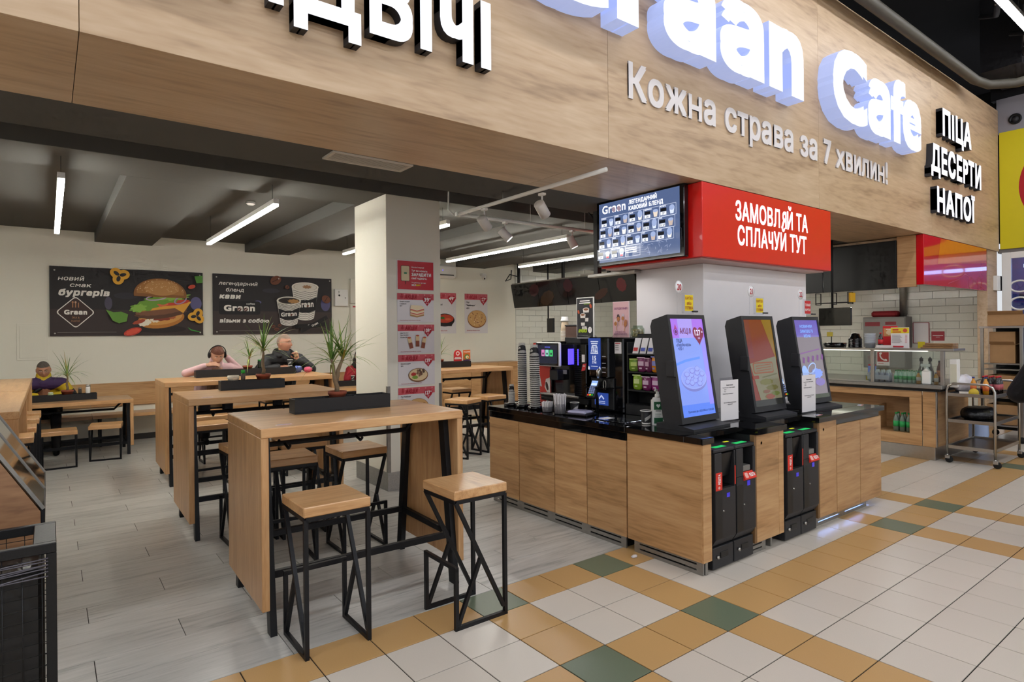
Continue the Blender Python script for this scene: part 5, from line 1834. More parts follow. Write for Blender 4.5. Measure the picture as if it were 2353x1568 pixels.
def notice(label, x, y, rz):
    t = thing('notice_stand', label, 'notice', (x, y, IZ), rz, 'printed notices in acrylic stands')
    a = glass('acrylic', '#f4f4f6', .2)
    g = G(); g.cbox(-.115, -.06, 0, .115, .06, .003, a, .0005); g.build('foot_plate', None, t)
    g = G(); g.cbox(-.112, .0, .003, .112, .003, .345, a, .0005); g.build('stand_plate', None, t)
    B('paper', t, M_paper, -.108, -.003, .012, .108, -.0005, .325, .0003)
    c = Card((-.108, -.003, .012), (1, 0, 0), (0, 0, 1))
    K = ink('#3a3640')
    c.text('Шановні покупці!', .108, .27, .009, K, 'C', width=.08, bold=.02); c.text('На даний момент страви з розділів', .022, .252, .007, K, width=.15); c.text('- Паста', .035, .236, .007, K); c.text('- Боул', .035, .222, .007, K)
    c.text('Не доступні для замовлення', .022, .204, .008, K, width=.125, bold=.02); c.text('Просимо вибачення за тимчасові', .108, .135, .008, K, 'C', width=.15, bold=.02); c.text('незручності!', .108, .121, .008, K, 'C', width=.06, bold=.02)
    c.build('lettering', None, t)
notice('white printed notice standing between the first and second order screens', 4.235, 2.75, radians(-4))
notice('white printed notice standing in front of the third order screen', 5.18, 2.60, radians(-2))
# loose power cable between the screens
t = thing('power_cable', 'thin black cable looped on the worktop beside the third screen', 'cable', (5.0, 2.78, IZ + .006))
g = G(); g.tube([(.0, .12, 0), (.05, .02, 0), (-.02, -.06, .01), (-.08, -.03, .02), (-.05, .04, .015), (.04, 0, .004), (.12, -.06, 0), (.2, -.08, 0)], .005, 6, M_black); g.build('cord', None, t)

# ---- paper cups, straws, napkins
M_cup = mat('paper_cup', '#e3dfd8', .6, var=.03)
M_cupk = mat('cup_print_black', '#171618', .6)

def stripe_mat():
    m, nt, b = base_mat('cup_sleeve_stripes')
    N, L = nt.nodes, nt.links
    tc = N.new('ShaderNodeTexCoord')
    w = N.new('ShaderNodeTexWave')
    w.wave_type = 'BANDS'
    w.bands_direction = 'Z'
    w.inputs['Scale'].default_value = 75
    w.inputs['Distortion'].default_value = 6
    w.inputs['Detail Scale'].default_value = 1.4
    L.new(tc.outputs['Object'], w.inputs['Vector'])
    r = N.new('ShaderNodeValToRGB')
    r.color_ramp.interpolation = 'CONSTANT'
    r.color_ramp.elements[0].color = lin('#171618') + (1,)
    r.color_ramp.elements[1].color = lin('#e3dfd8') + (1,)
    r.color_ramp.elements[1].position = .45
    L.new(w.outputs['Color'], r.inputs['Fac'])
    L.new(r.outputs['Color'], b.inputs['Base Color'])
    b.inputs['Roughness'].default_value = .6
    return m
M_stripe = stripe_mat()
CH = .115

def cup_meshes(k):
    """upturned paper cup: printed wall, white rim, closed base on top"""
    r0, r1, h = .041 * k, .029 * k, CH * k
    a = G(); a.lathe([(r0, .006), (r0 - (r0 - r1) * .30, h * .30), (r0 - (r0 - r1) * .72, h * .72), (r1, h), (r1 - .003, h), (r1 - .003, h - .006), (0, h - .006)], (0, 0, 0), 24, M_stripe)
    b = G(); b.tube([((r0 + .001) * cos(2 * pi * q / 24), (r0 + .001) * sin(2 * pi * q / 24), .004) for q in range(24)], .0035, 6, M_cup, closed=True)
    s = G(); s.lathe([(r0 - .0003 - (r0 - r1) * .02, .012), (r0 - (r0 - r1) * .17 + .0006, h * .18)], (0, 0, 0), 24, M_cupk)
    return a.mesh('wall'), b.mesh('rim'), s.mesh('dark_band')

def band_mesh(k, h0=.32, h1=.72):
    r0, r1, h = .041 * k, .029 * k, CH * k
    g = G()
    v, fs = [], []
    n = 26
    for q in range(n + 1):
        a = -2.6 + 5.2 * q / n
        t0, t1 = h0 + .10 * sin(a * 1.2), h1 + .10 * sin(a * 1.2)
        for t in (t0, t1):
            r = r0 - (r0 - r1) * t + .0008
            v.append((r * cos(a), r * sin(a), h * t))
    for q in range(n):
        fs.append((2 * q, 2 * q + 2, 2 * q + 3, 2 * q + 1))
    g.add(v, fs, M_cupk, True)
    return g.mesh('black_band')

def cupstack(x, y, n, k, dz, glab, toplab, lean=(0, 0), rz=2.6):
    wm, rm, sm = cup_meshes(k)
    bm = band_mesh(k)
    for q in range(n):
        z = IZ + .028 + q * dz
        top = q == n - 1
        t = thing('paper_cup', toplab if top else glab, 'cup', (x + lean[0] * q * dz, y + lean[1] * q * dz, z), rz + (0 if top else q * .9), None if top else glab)
        if not top:
            t['group'] = glab[:40]
        link('wall', wm, t); link('rim', rm, t); link('dark_band', sm, t)
        if top:
            link('printed_band', bm, t)
            c = Card((0, 0, 0), (1, 0, 0), (0, 0, 1))
            # name printed upside down round the cup
            s = 'Graan'
            r = .0365 * k
            for i, ch in enumerate(s):
                a = -.62 + .31 * (len(s) - 1 - i)
                h = CH * k * (.50 + .08 * sin(a * 1.2)) + .012
                c2 = Card((cos(a) * (r + .001), sin(a) * (r + .001), h), (sin(a), -cos(a), 0), (0, 0, -1))
                c2.text(ch, 0, 0, .016 * k, M_cup, 'C', bold=.03)
                c.v, off = c.v + c2.v, len(c.v)
                for f, mi_ in zip(c2.f, c2.m):
                    c.f.append(tuple(i_ + off for i_ in f)); c.m.append(0); c.sm.append(False)
            c.mats = [M_cup]
            c.build('lettering', None, t)

def cuptray(label, x, y, r):
    t = thing('cup_tray', label, 'tray', (x, y, IZ))
    g = G(); g.lathe([(0, 0), (r, 0), (r * 1.02, .02), (r * .95, .028), (0, .026)], (0, 0, 0), 24, M_blackgloss); g.build('dish', None, t)
cuptray('round black cup tray at the end of the island', 3.60, 4.73, .075)
cuptray('round black cup tray under the farther tall stack', 3.60, 4.555, .07)
cuptray('round black cup tray under the nearer tall stack', 3.585, 4.35, .072)
cupstack(3.60, 4.73, 9, .72, .012, 'small paper cup in the short upturned stack at the island end', 'topmost small paper cup of the short stack at the island end')
cupstack(3.60, 4.555, 25, 1.02, .0195, 'striped paper cup in the farther tall stack on the island', 'topmost cup of the farther tall stack, dark band with upturned name', (.0, .012), 2.9)
cupstack(3.585, 4.35, 24, 1.12, .0192, 'striped paper cup in the nearer tall stack on the island', 'topmost cup of the nearer tall stack, dark band with upturned name', (.0, .02), 2.9)

def straws(label, glab, x, y, r, h, n, seed):
    t = thing('straw_holder', label, 'holder', (x, y, IZ))
    g = G(); g.lathe([(0, 0), (r, 0), (r * 1.05, h * .55), (r * 1.02, h * .55), (r * .97, .004), (0, .004)], (0, 0, 0), 18, glass('clear_plastic', '#f2f2f4', .15)); g.build('cup', None, t)
    random.seed(seed)
    g = G(); g.tube([(0, 0, 0), (0, 0, h)], .0042, 6, M_paper); me = g.mesh('wrapped_straw')
    for k in range(n):
        a, q = 2.399 * k, r * .86 * sqrt((k + .5) / n)
        o = tag(link('wrapped_straw', me, None, (x + q * cos(a), y + q * sin(a), IZ + .005), 0, (random.uniform(-.03, .03) - .12 * q / r * sin(a), random.uniform(-.03, .03) + .12 * q / r * cos(a), 0)), glab, 'straw', glab[:40])
        o.scale = (1, 1, random.uniform(.95, 1.06))
straws('low clear holder full of short white wrapped sticks', 'short white wrapped stick in the low holder on the island', 3.535, 4.12, .046, .088, 44, 1)
straws('tall clear holder full of white wrapped straws', 'long white wrapped straw in the tall holder on the island', 3.535, 3.95, .052, .165, 46, 2)

def upright_cup(label, x, y, z, k, stripes=False):
    t = thing('coffee_cup', label, 'cup', (x, y, z))
    r0, r1, h = .029 * k, .040 * k, .095 * k
    g = G(); g.lathe([(0, .004), (r0, 0), (r0, .004), (r1, h), (r1 - .003, h), (r0 - .002, .008), (0, .008)], (0, 0, 0), 24, M_cupk); g.build('wall', None, t)
    g = G(); g.tube([(r1 * cos(2 * pi * q / 24), r1 * sin(2 * pi * q / 24), h) for q in range(24)], .003, 6, M_cup, closed=True); g.build('rim', None, t)
    g = G(); g.lathe([(r0 + .0006, .001), (r0 + (r1 - r0) * .12 + .0006, h * .12)], (0, 0, 0), 24, M_cup); g.build('foot_band', None, t)
    c = Card((0, 0, 0), (1, 0, 0), (0, 0, 1))
    v, fs = [], []
    for q in range(17):
        a = -2.7 + 1.3 * q / 16
        lo, hi = .22 + .3 * q / 16, .48 + .3 * q / 16
        for tt in (lo, hi):
            r = r0 + (r1 - r0) * tt + .0008
            v.append((r * cos(a), r * sin(a), h * tt))
    for q in range(16):
        fs.append((2 * q, 2 * q + 2, 2 * q + 3, 2 * q + 1))
    g = G(); g.add(v, fs, M_stripe, True); g.build('printed_patch', None, t)
upright_cup('black printed paper cup standing beside the sanitizer bottle', 3.643, 3.085, IZ, 1.08)
upright_cup('black printed paper cup half hidden behind the tall straws', 3.66, 3.90, IZ, 1.0)

t = thing('napkin_pack', 'clear plastic pack of white napkins on a black tray', 'napkins', (3.62, 3.79, IZ), radians(15))
B('tray', t, M_blackgloss, -.09, -.12, 0, .09, .12, .012, .004)
g = G(); g.cbox(-.07, -.09, .012, .07, .09, .04, mat('napkin_white', '#d5d2d8', .5, bump=.2, bscale=30), .012); g.build('napkin_block', None, t)
g = G(); g.cbox(-.078, -.10, .012, .078, .10, .047, glass('wrap_film', '#f0f0ff', .5, .12), .014); g.build('film_wrap', None, t)
t = thing('steel_tray', 'shiny sheet metal spill tray lying on the island worktop', 'tray', (3.62, 3.37, IZ + .001), radians(2))
g = G(); g.cbox(-.10, -.17, 0, .10, .17, .006, mat('bright_tray', '#c9cfe0', .12, 1.0, var=.15, vscale=12, bump=.3, bscale=14), .003); g.build('plate', None, t)
B('paper_slip', t, M_paper, -.06, .06, .006, .05, .14, .0068, .0003)

t = thing('sanitizer_bottle', 'white pump bottle of hand sanitizer with green labels', 'bottle', (3.70, 3.02, IZ), radians(-40))
g = G(); g.prism([(-.045, -.03, 0), (.045, -.03, 0), (.045, .03, 0), (-.045, .03, 0)], (0, 0, .185), M_white); g.prism([(-.045, -.03, .185), (.045, -.03, .185), (.03, -.02, .205), (-.03, -.02, .205)], (0, .04, 0), M_white); g.build('body', None, t)
g = G(); g.lathe([(.022, .203), (.02, .23), (.012, .232), (.012, .25), (0, .25)], (0, 0, 0), 14, M_white); g.tube([(0, 0, .245), (0, 0, .262), (-.02, -.03, .268), (-.026, -.042, .258)], .007, 7, M_white); g.build('pump', None, t)
c = Card((-.045, -.03, 0), (1, 0, 0), (0, 0, 1)); c.rect(.012, .115, .078, .175, ink('#1f5a38')); c.heart(.045, .145, .016, ink('#dfe6df')); c.rect(.025, .103, .065, .109, ink('#3a4a40')); c.rect(.012, .01, .078, .055, ink('#1f5a38')); c.rect(.02, .065, .06, .07, ink('#8a9a90')); c.rect(.02, .08, .066, .085, ink('#8a9a90')); c.build('label_print', None, t)

# ---- coffee machine group on the island
t = thing('promo_stand', 'red upright board advertising winter menu novelties', 'sign', (3.99, 4.87, IZ), radians(4))
B('board', t, ink('#c23a30', .35), 0, -.25, .0, .012, 0, .60, .002)
B('edge_frame', t, M_blackgloss, .012, -.256, -.0, .02, .006, .606, .002)
c = Card((0, -.0, 0), (0, -1, 0), (0, 0, 1))
c.text('НОВИНКИ', .022, .515, .036, WH, width=.195, bold=.05); c.text('ЗИМОВОГО', .022, .455, .036, WH, width=.205, bold=.05); c.text('МЕНЮ', .022, .395, .036, WH, width=.11, bold=.05)
c.poly([(0, .34), (.10, .28), (.13, .16), (.0, .18)], ink('#cfc9c4')); c.oval(.06, .29, .035, .03, ink('#d99a3c')); c.poly([(.25, .26), (.19, .24), (.17, .16), (.25, .03)], ink('#d9d2cc')); c.oval(.205, .17, .018, .045, ink('#3a241c'), .3); c.rrect(.02, .03, .07, .05, .01, ink('#e6dcd8'))
c.build('print', None, t)

t = thing('coffee_machine', 'black automatic coffee machine with touch screen and blue light bars', 'coffee machine', (3.98, 4.06, IZ))
B('body', t, M_blackgloss, .06, 0, .06, .60, .68, .60, .008)
B('base', t, M_blackmatte, .0, .0, .03, .60, .68, .085, .006)
B('drip_tray', t, M_steeldark, -.03, .10, .085, .2, .66, .105, .004)
B('control_column', t, M_blackgloss, -.02, .0, .105, .10, .16, .60, .006)
for y in (.05, .2, .34, .6):
    g = G(); g.lathe([(.014, 0), (.014, .03), (0, .03)], (.03, y, 0), 10, M_steel); g.build('foot', None, t)
B('light_bar', t, lit('#3a2cff', 4.0), -.006, .25, .40, .062, .262, .55, .002)
B('light_bar', t, lit('#3a2cff', 4.0), -.0225, .10, .40, -.019, .112, .55, .001)
B('nozzle', t, M_blackmatte, -.02, .40, .24, .07, .52, .34, .006)
B('rating_plate', t, mat('plate_grey', '#8f8c88', .4), .054, .35, .30, .0598, .41, .34, .001)
B('side_label', t, M_paper, -.0212, .015, .43, -.0202, .055, .50, .0003)
g = G(); g.cbox(-.0, .45, .60, .2, .66, .62, M_blackgloss, .004); g.build('hopper_base', None, t)
g = G(); g.cbox(-.055, .33, .375, -.02, .69, .615, M_white, .012); scn = g.build('screen_case', None, t)
c = Card((-.0555, .68, .385), (0, -1, 0), (0, 0, 1))
c.rrect(.0, .0, .34, .22, .008, mat('screen_glass', '#101218', .06, coat=.5)); c.rect(.02, .02, .32, .2, lit('#11162c', .8))
for k, col in enumerate(('#c87ab0', '#8fd0c0', '#3fc06a')):
    c.rrect(.085 + k * .062, .09, .135 + k * .062, .155, .006, lit(col, 1.0)); c.oval(.11 + k * .062, .115, .012, .012, lit('#2a2a3a', .8), n=10)
c.rect(.14, .178, .22, .184, lit('#5a62e8', 1.2))
c.build('screen_picture', None, t)
# things on top of it
HZ = IZ + .60
t = thing('bean_hopper', 'brown tinted bean hopper box on top of the coffee machine', 'container', (4.22, 4.42, HZ))
B('tank', t, mat('smoked_brown', '#5d4a42', .15, var=.1), -.09, -.11, 0, .09, .11, .17, .006); B('lid', t, M_blackmatte, -.094, -.114, .17, .094, .114, .185, .004); B('lower_rim', t, M_blackmatte, -.093, -.113, .0, .093, .113, .06, .004)
for k in range(11):
    o = thing('stacked_cup_sleeve', 'brown cardboard cup in the stack on the coffee machine', 'cup', (4.22, 4.63, HZ + .012 * k), .3 * k, 'cardboard cups on the coffee machine')
    if k == 0:
        g = G(); g.lathe([(.043, 0), (.045, .004), (.033, .10), (0, .10)], (0, 0, 0), 18, mat('kraft_cup', '#b9a58a', .7)); km = g.mesh('wall')
        g = G(); g.tube([(.044 * cos(2 * pi * q / 18), .044 * sin(2 * pi * q / 18), .003) for q in range(18)], .003, 6, M_cup, closed=True); kr = g.mesh('rim')
    link('wall', km, o); link('rim', kr, o)
t = thing('lid_stack', 'white plastic cup lids on top of the cardboard cups', 'lid', (4.22, 4.63, HZ + .225))
g = G(); g.lathe([(.045, 0), (.045, .01), (.038, .018), (.034, .045), (0, .046)], (0, 0, 0), 18, M_white); g.build('lid', None, t)

def stand_poster(name, label, y0, w, h, z, x, pic, fr):
    t = thing(name, label, 'sign', (x, y0, z))
    B('frame', t, fr, 0, -w, 0, .012, 0, h, .002)
    g = G(); g.prism([(-.05, -w * .9, -.001), (.09, -w * .9, -.001), (.012, -w * .9, .05)], (0, w * .8, 0), glass('acrylic', '#f4f4f6', .2)); g.build('foot', None, t)
    c = Card((0, 0, 0), (0, -1, 0), (0, 0, 1)); pic(c, w, h); c.build('print', None, t)
def pA(c, w, h):
    c.rect(.008, .008, w - .008, h - .008, ink('#26262a'))
    c.rect(w * .22, h * .90, w * .78, h * .925, WH); c.rect(w * .18, h * .85, w * .82, h * .875, WH); c.rect(w * .45, h * .83, w * .8, h * .838, ink('#9ccf2c'))
    for (x, y, s) in ((.58, .63, 1.15), (.40, .50, 1.0)):
        c.poly([(w * x - .024 * s, h * y - .075 * s), (w * x + .024 * s, h * y - .075 * s), (w * x + .036 * s, h * y + .03), (w * x - .036 * s, h * y + .03)], ink('#d9d4cc')); c.poly([(w * x - .028 * s, h * y - .045 * s), (w * x + .028 * s, h * y - .045 * s), (w * x + .033 * s, h * y), (w * x - .033 * s, h * y)], ink('#1d1b1d')); c.oval(w * x, h * y + .03, .037 * s, .014 * s, ink('#efe9e0')); c.oval(w * x, h * y + .03, .03 * s, .010 * s, ink('#8a5a3c'))
    c.oval(w * .86, h * .78, .014, .022, ink('#b9502c'), .4); c.oval(w * .16, h * .65, .012, .02, ink('#b9502c'), .4)
    c.text('НОВА', w * .36, h * .22, .026, WH, bold=.05, width=w * .30); c.text('АРАБІКА', w * .14, h * .15, .030, ink('#b9d62a'), bold=.05, shear=.2, width=w * .5); c.oval(w * .82, h * .205, .026, .03, WH); c.text('1', w * .82, h * .19, .024, ink('#26262a'), 'C'); c.rect(w * .14, h * .07, w * .7, h * .078, ink('#8a8a8e'))
def pB(c, w, h):
    c.rect(.004, .004, w - .004, h - .004, ink('#c9a0a4')); c.text('СОЛОДКІ ВАФЛІ', w / 2, h * .78, .018, ink('#7a3a6a'), 'C', bold=.03, width=w * .8)
    for (x, y, col) in ((.36, .55, '#4a3a3a'), (.64, .56, '#b9a8b4'), (.2, .42, '#d0b8b0'), (.8, .40, '#a86a4a')):
        c.path([(w * (x + (.5 - x) * .25), h * (y - .22)), (w * x, h * y)], .006, ink('#b98a5a')); c.oval(w * x, h * y, .020, .036, ink(col), (.5 - x) * .8, wob=.1); c.oval(w * x, h * (y - .03), .018, .02, ink('#a86a3c'), wob=.1)
    c.text('СПРОБУЙ УСІ,', w / 2, h * .14, .014, ink('#7a3a6a'), 'C', bold=.02, width=w * .62); c.text('ОБЕРИ УЛЮБЛЕНІ', w / 2, h * .085, .014, ink('#7a3a6a'), 'C', bold=.02, width=w * .76)
stand_poster('poster_stand', 'white framed dark coffee poster standing on the coffee machine', 4.33, .235, .395, HZ + .05, 4.10, pA, M_white)
stand_poster('poster_stand', 'pink waffle poster standing on the dark dispenser', 4.02, .205, .34, IZ + .655, 4.28, pB, ink('#d9c9cc'))

t = thing('ice_dispenser', 'tall black ice dispenser with a blue price panel', 'dispenser', (3.93, 3.60, IZ))
B('body', t, M_blackgloss, .03, 0, .0, .60, .40, .66, .01)
B('front_column', t, M_blackgloss, -.02, .13, .3, .05, .38, .665, .012)
B('lower_front', t, M_blackmatte, .01, .1, .02, .04, .38, .3, .006)
g = G(); g.cbox(-.09, .10, .205, .04, .37, .222, M_blackgloss, .006); g.build('drip_shelf', None, t)
g = G(); g.tube([(-.025, .24, .30), (-.03, .24, .36), (.0, .24, .385)], [.02, .022, .02], 12, M_steel); g.build('spout', None, t)
g = G(); g.tube([(-.012, .185 + .016 * cos(a), .245 + .035 * sin(a)) for a in [2 * pi * q / 16 for q in range(16)]], .004, 6, M_steel, closed=True); g.build('lever_ring', None, t)
c = Card((-.021, .375, .37), (0, -1, 0), (0, 0, 1))
c.rect(0, 0, .155, .285, lit('#2a50b4', .55)); W2 = lit('#e6ecff', .7)
for k in range(3):
    c.rect(.03 + .008 * k, .25 - k * .018, .125 - .008 * k, .259 - k * .018, W2)
c.text('ЛІД', .0775, .165, .042, W2, 'C', bold=.05, width=.085); c.rect(.03, .145, .125, .155, W2); c.text('15', .0775, .085, .042, W2, 'C', bold=.04, width=.045); c.text('ГРН', .0775, .055, .022, W2, 'C', bold=.03, width=.05)
c.rect(.035, .03, .12, .034, W2)
for x in (.0, .135):
    c.poly([(x, 0), (x + .02, 0), (x + .02, .02), (x + .008, .035), (x, .02)], W2)
c.build('price_panel', None, t)
c = Card((-.0205, .215, .37), (0, -1, 0), (0, 0, 1))
for z in (.12, .06, .02, -.02):
    c.rect(.01, z, .055, z + .006, ink('#c9c9d2'))
c.build('button_marks', None, t)
c = Card((.0092, .33, .055), (0, -1, 0), (0, 0, 1)); c.rect(0, 0, .17, .11, lit('#3a5cc0', .5)); c.path([(.055, .055), (.085, .085), (.115, .055)], .016, lit('#c9d6ff', .7)); c.rect(.04, .015, .13, .021, lit('#c9d6ff', .7)); c.rect(.04, .03, .13, .036, lit('#c9d6ff', .7)); c.build('push_label', None, t)
c = Card((-.021, .47, .35), (0, -1, 0), (0, 0, 1)); c.poly([(0, .0), (.05, .01), (.07, .075), (.02, .065)], ink('#d0353a')); c.rect(.02, .045, .05, .053, WH); c.build('red_tag', None, t)
B('side_label', t, M_paper, .0292, .02, .52, .0298, .10, .62, .0002)
c = Card((.0290, .10, .52), (0, -1, 0), (0, 0, 1))
for k in range(4):
    c.rect(.01, .03 + k * .018, .05, .036 + k * .018, ink('#8a8686'))
c.rect(.01, .085, .07, .093, ink('#b9404a')); c.build('side_label_print', None, t)

# ---- snack display rack next to the first order screen
t = thing('snack_rack', 'black open display rack holding small snack bags', 'rack', (4.02, 3.18, IZ))
B('back_board', t, M_blackmatte, .10, 0, 0, .12, .40, .69, .004)
B('side_board', t, M_blackmatte, -.04, .385, 0, .10, .40, .62, .003); B('side_board', t, M_blackmatte, -.04, 0, 0, .10, .015, .69, .003)
B('base_board', t, M_blackmatte, -.06, 0, 0, .12, .40, .09, .004)
for z in (.20, .355, .51):
    B('shelf', t, M_blackmatte, -.05, .015, z, .10, .385, z + .015, .002)
def bag(label, y, z, c1, c2, a=0.0, w=.085, h=.11, grp='snack bags in the black rack'):
    t = thing('snack_bag', label, 'snack', (3.985, y, z), a, grp)
    g = G(); g.ell((0, 0, h / 2), (.018, w / 2, h / 2), 10, 8, mat('bag_' + c1.lstrip('#'), c1, .25, var=.15, vscale=30, bump=.3, bscale=40), fn=lambda d, p: Vector((p.x, max(-w / 2, min(w / 2, p.y * 1.35)), max(-h / 2, min(h / 2, p.z * 1.2))))); g.build('pouch', None, t)
    cc = Card((-.02, w / 2, 0), (0, -1, 0), (0, 0, 1)); cc.rect(w * .2, h * .42, w * .8, h * .72, ink(c2)); cc.rect(w * .3, h * .2, w * .6, h * .3, ink(c2)); cc.rect(w * .05, h * .93, w * .95, h, ink(c2)); cc.build('bag_print', None, t)
Z0 = IZ
bag('green snack bag lying tilted on the middle shelf of the rack', 3.50, Z0 + .37, '#6f8f2c', '#b9c96a', .5)
bag('purple snack bag in the middle of the middle shelf', 3.41, Z0 + .37, '#7a2f5c', '#d0b0c4', .1, .09, .125)
bag('purple snack bag leaning beside the orange one', 3.34, Z0 + .37, '#6d2a52', '#c9a0b8', -.2, .08, .12)
bag('orange snack bag with violet corner on the middle shelf', 3.27, Z0 + .37, '#d98a1f', '#8a8fd0', 0, .07, .135)
bag('lime snack bag on the lowest shelf of the rack', 3.46, Z0 + .215, '#86a82f', '#c9d690', .1, .09, .13)
bag('dark purple snack bag on the lowest shelf', 3.36, Z0 + .215, '#7a2560', '#d9b8d0', 0, .10, .12)
bag('bright magenta snack bag on the lowest shelf beside the screen', 3.26, Z0 + .215, '#96307a', '#e0c4dc', 0, .095, .125)
def sachet(label, y, z, c1):
    t = thing('sugar_sachet', label, 'sachet', (3.985, y, z), 0, 'white sachets on the top shelf of the rack')
    g = G(); g.prism([(-.01, -.03, 0), (.03, -.035, .13), (.03, .03, .13), (-.01, .03, 0)], (.008, 0, 0), M_paper); g.build('packet', None, t)
    g = G(); g.prism([(-.0115, -.025, .02), (-.002, -.026, .05), (-.002, .02, .05), (-.0115, .02, .02)], (.001, 0, 0), ink(c1)); g.build('stripe', None, t)
for k, (y, c1, lab) in enumerate(((3.48, '#c0353a', 'white sachet with a red stripe on the top shelf'), (3.40, '#4a58b0', 'white sachet with a blue stripe on the top shelf'), (3.32, '#3a4aa0', 'white sachet with a navy stripe on the top shelf'), (3.25, '#5a68c0', 'white sachet nearest the order screen on the top shelf'))):
    sachet(lab, y, Z0 + .525, c1)
t = thing('sweets_jar', 'round glass jar of beige sweets on top of the dispenser', 'jar', (4.22, 3.66, IZ + .66))
g = G(); g.lathe([(.05, 0), (.06, .02), (.06, .075), (.045, .095), (.045, .105), (.043, .105), (.043, .095), (.057, .073), (.057, .02), (.048, .003), (0, .003)], (0, 0, 0), 18, M_clear); g.build('glass', None, t)
random.seed(5)
g = G()
for k in range(30):
    a, q = 2.399 * k, .042 * sqrt((k % 10 + .5) / 10)
    g.ell((q * cos(a), q * sin(a), .016 + .022 * (k // 10)), .014, 7, 5, mat('sweets', '#c9ac86', .6, var=.2, vscale=60))
tag(g.build('sweets', None, t), kind='stuff')

# ================================================================== KITCHEN
KX = 8.62
t = thing('serving_counter', 'oak fronted kitchen serving counter with an open niche', 'counter', (0, 0, 0))
KY1 = 7.0
NY0, NY1, NZ0, NZ1 = 3.05, 4.6, .306, .764
B('end_post', t, M_oakpanel, KX, 2.76, .165, KX + .02, 2.905, .845, .0015)
B('front_panel_upper', t, M_oakpanel, KX, 2.915, NZ1, KX + .02, KY1, .845, .0015)
B('front_panel_lower', t, M_oakpanel, KX, 2.915, .165, KX + .02, KY1, NZ0, .0015)
B('front_panel_side', t, M_oakpanel, KX, 2.915, NZ0 + .001, KX + .02, NY0, NZ1 - .001, .0015)
B('front_panel_side', t, M_oakpanel, KX, NY1, NZ0 + .001, KX + .02, KY1, NZ1 - .001, .0015)
B('niche_back', t, M_oakpanel, KX + .38, NY0, NZ0, KX + .40, NY1, NZ1, .001)
B('niche_floor', t, M_oakpanel, KX + .02, NY0, NZ0 - .02, KX + .40, NY1, NZ0, .001)
B('niche_side', t, M_oakpanelx, KX + .02, NY0 - .02, NZ0, KX + .40, NY0, NZ1, .001)
B('niche_divider', t, M_oakpanelx, KX + .02, 3.46, NZ0, KX + .38, 3.49, .62, .001)
B('end_panel', t, M_oakpanelx, KX + .02, 2.76, .165, 9.78, 2.785, .845, .0015)
B('corner_strip', t, M_steel, KX - .004, 2.752, .165, KX + .03, 2.765, .845, .001)
B('plinth', t, M_steel, KX + .02, 2.78, 0, 9.76, KY1, .16, .002)
g = G(); g.cbox(KX - .06, 2.68, .885, 9.85, KY1, .93, M_steeldark, .006); g.build('worktop', None, t)
B('worktop_band', t, M_black, KX - .03, 2.71, .85, 9.8, KY1, .885, .004)
# glass guard and shelf
t = thing('glass_guard', 'steel framed glass guard with a shelf above the serving counter', 'shelf', (0, 0, .93))
for y in (2.70, 3.49, 4.28, 5.07):
    B('post', t, M_steel, KX + .02, y - .02, 0, KX + .06, y + .02, .42, .002)
for a, b in ((2.72, 3.47), (3.51, 4.26), (4.30, 5.05)):
    g = G(); g.cbox(KX + .035, a, .01, KX + .041, b, .41, glass('guard_glass', '#eef4f2', .25), .001); g.build('pane', None, t)
B('shelf_plate', t, M_steel, KX - .04, 2.56, .42, KX + .36, 5.2, .448, .003)
B('lamp_strip', t, lit('#fff6e6', 2.5), KX + .12, 2.9, .405, KX + .18, 4.9, .418, .002)  # glowing strip added under the shelf to brighten the kitchen
SZ = .93 + .448

def bottle(name, label, x, y, z, h, r, body, capm, labm=None, grp=None, cat='bottle'):
    t = thing(name, label, cat, (x, y, z), 0, grp)
    g = G(); g.lathe([(0, 0), (r, .003), (r, h * .62), (r * .75, h * .74), (r * .38, h * .86), (r * .38, h * .93), (0, h * .93)], (0, 0, 0), 12, body); g.build('body', None, t)
    g = G(); g.lathe([(0, h * .92), (r * .45, h * .92), (r * .45, h), (0, h)], (0, 0, 0), 10, capm); g.build('cap', None, t)
    if labm:
        g = G(); g.lathe([(r + .0006, h * .25), (r + .0006, h * .55)], (0, 0, 0), 12, labm); g.build('label_band', None, t)
    return t

M_gwater = mat('green_tint_bottle', '#bcd8c4', .12, var=.05, coat=.3)
M_gcap = mat('green_bottle_cap', '#1c8a3c', .4)
M_glab = mat('green_label', '#2fa356', .5)
M_wb = mat('clear_water_bottle', '#cfd4d8', .1, var=.04, coat=.4)
M_wlab = mat('white_pale_label', '#d7d3e0', .5)
for r in range(2):
    for k in range(3):
        bottle('water_bottle', 'green capped water bottle standing in the counter niche', KX + .10 + r * .075, 3.09 + k * .075, NZ0, .24, .033, mat('niche_bottle', '#6f7d70', .12, coat=.3), M_gcap, M_glab, 'bottles in the counter niche')
for k in range(6):
    for r in range(2):
        bottle('water_bottle', 'green capped bottle in the row on the serving counter', KX + .14 + r * .075, 2.99 + k * .052, .93, .16, .024, M_gwater, M_gcap, M_glab, 'green capped bottles on the serving counter')
t = thing('bottle_pack', 'shrink wrapped pack of pale water bottles on the serving counter', 'pack', (KX + .17, 3.45, .93))
for r in range(2):
    for k in range(4):
        g = G(); g.lathe([(0, 0), (.03, .003), (.03, .10), (.012, .145), (.012, .155), (0, .155)], (-.035 + r * .066, -.1 + k * .066, .002), 10, M_wb); g.build('bottle', None, t)
g = G(); g.cbox(-.075, -.14, 0, .075, .14, .12, glass('wrap_film', '#f0f0ff', .5, .12), .02); g.build('film_wrap', None, t)
B('printed_band', t, M_wlab, -.077, -.13, .03, -.0755, .13, .09, .0004)
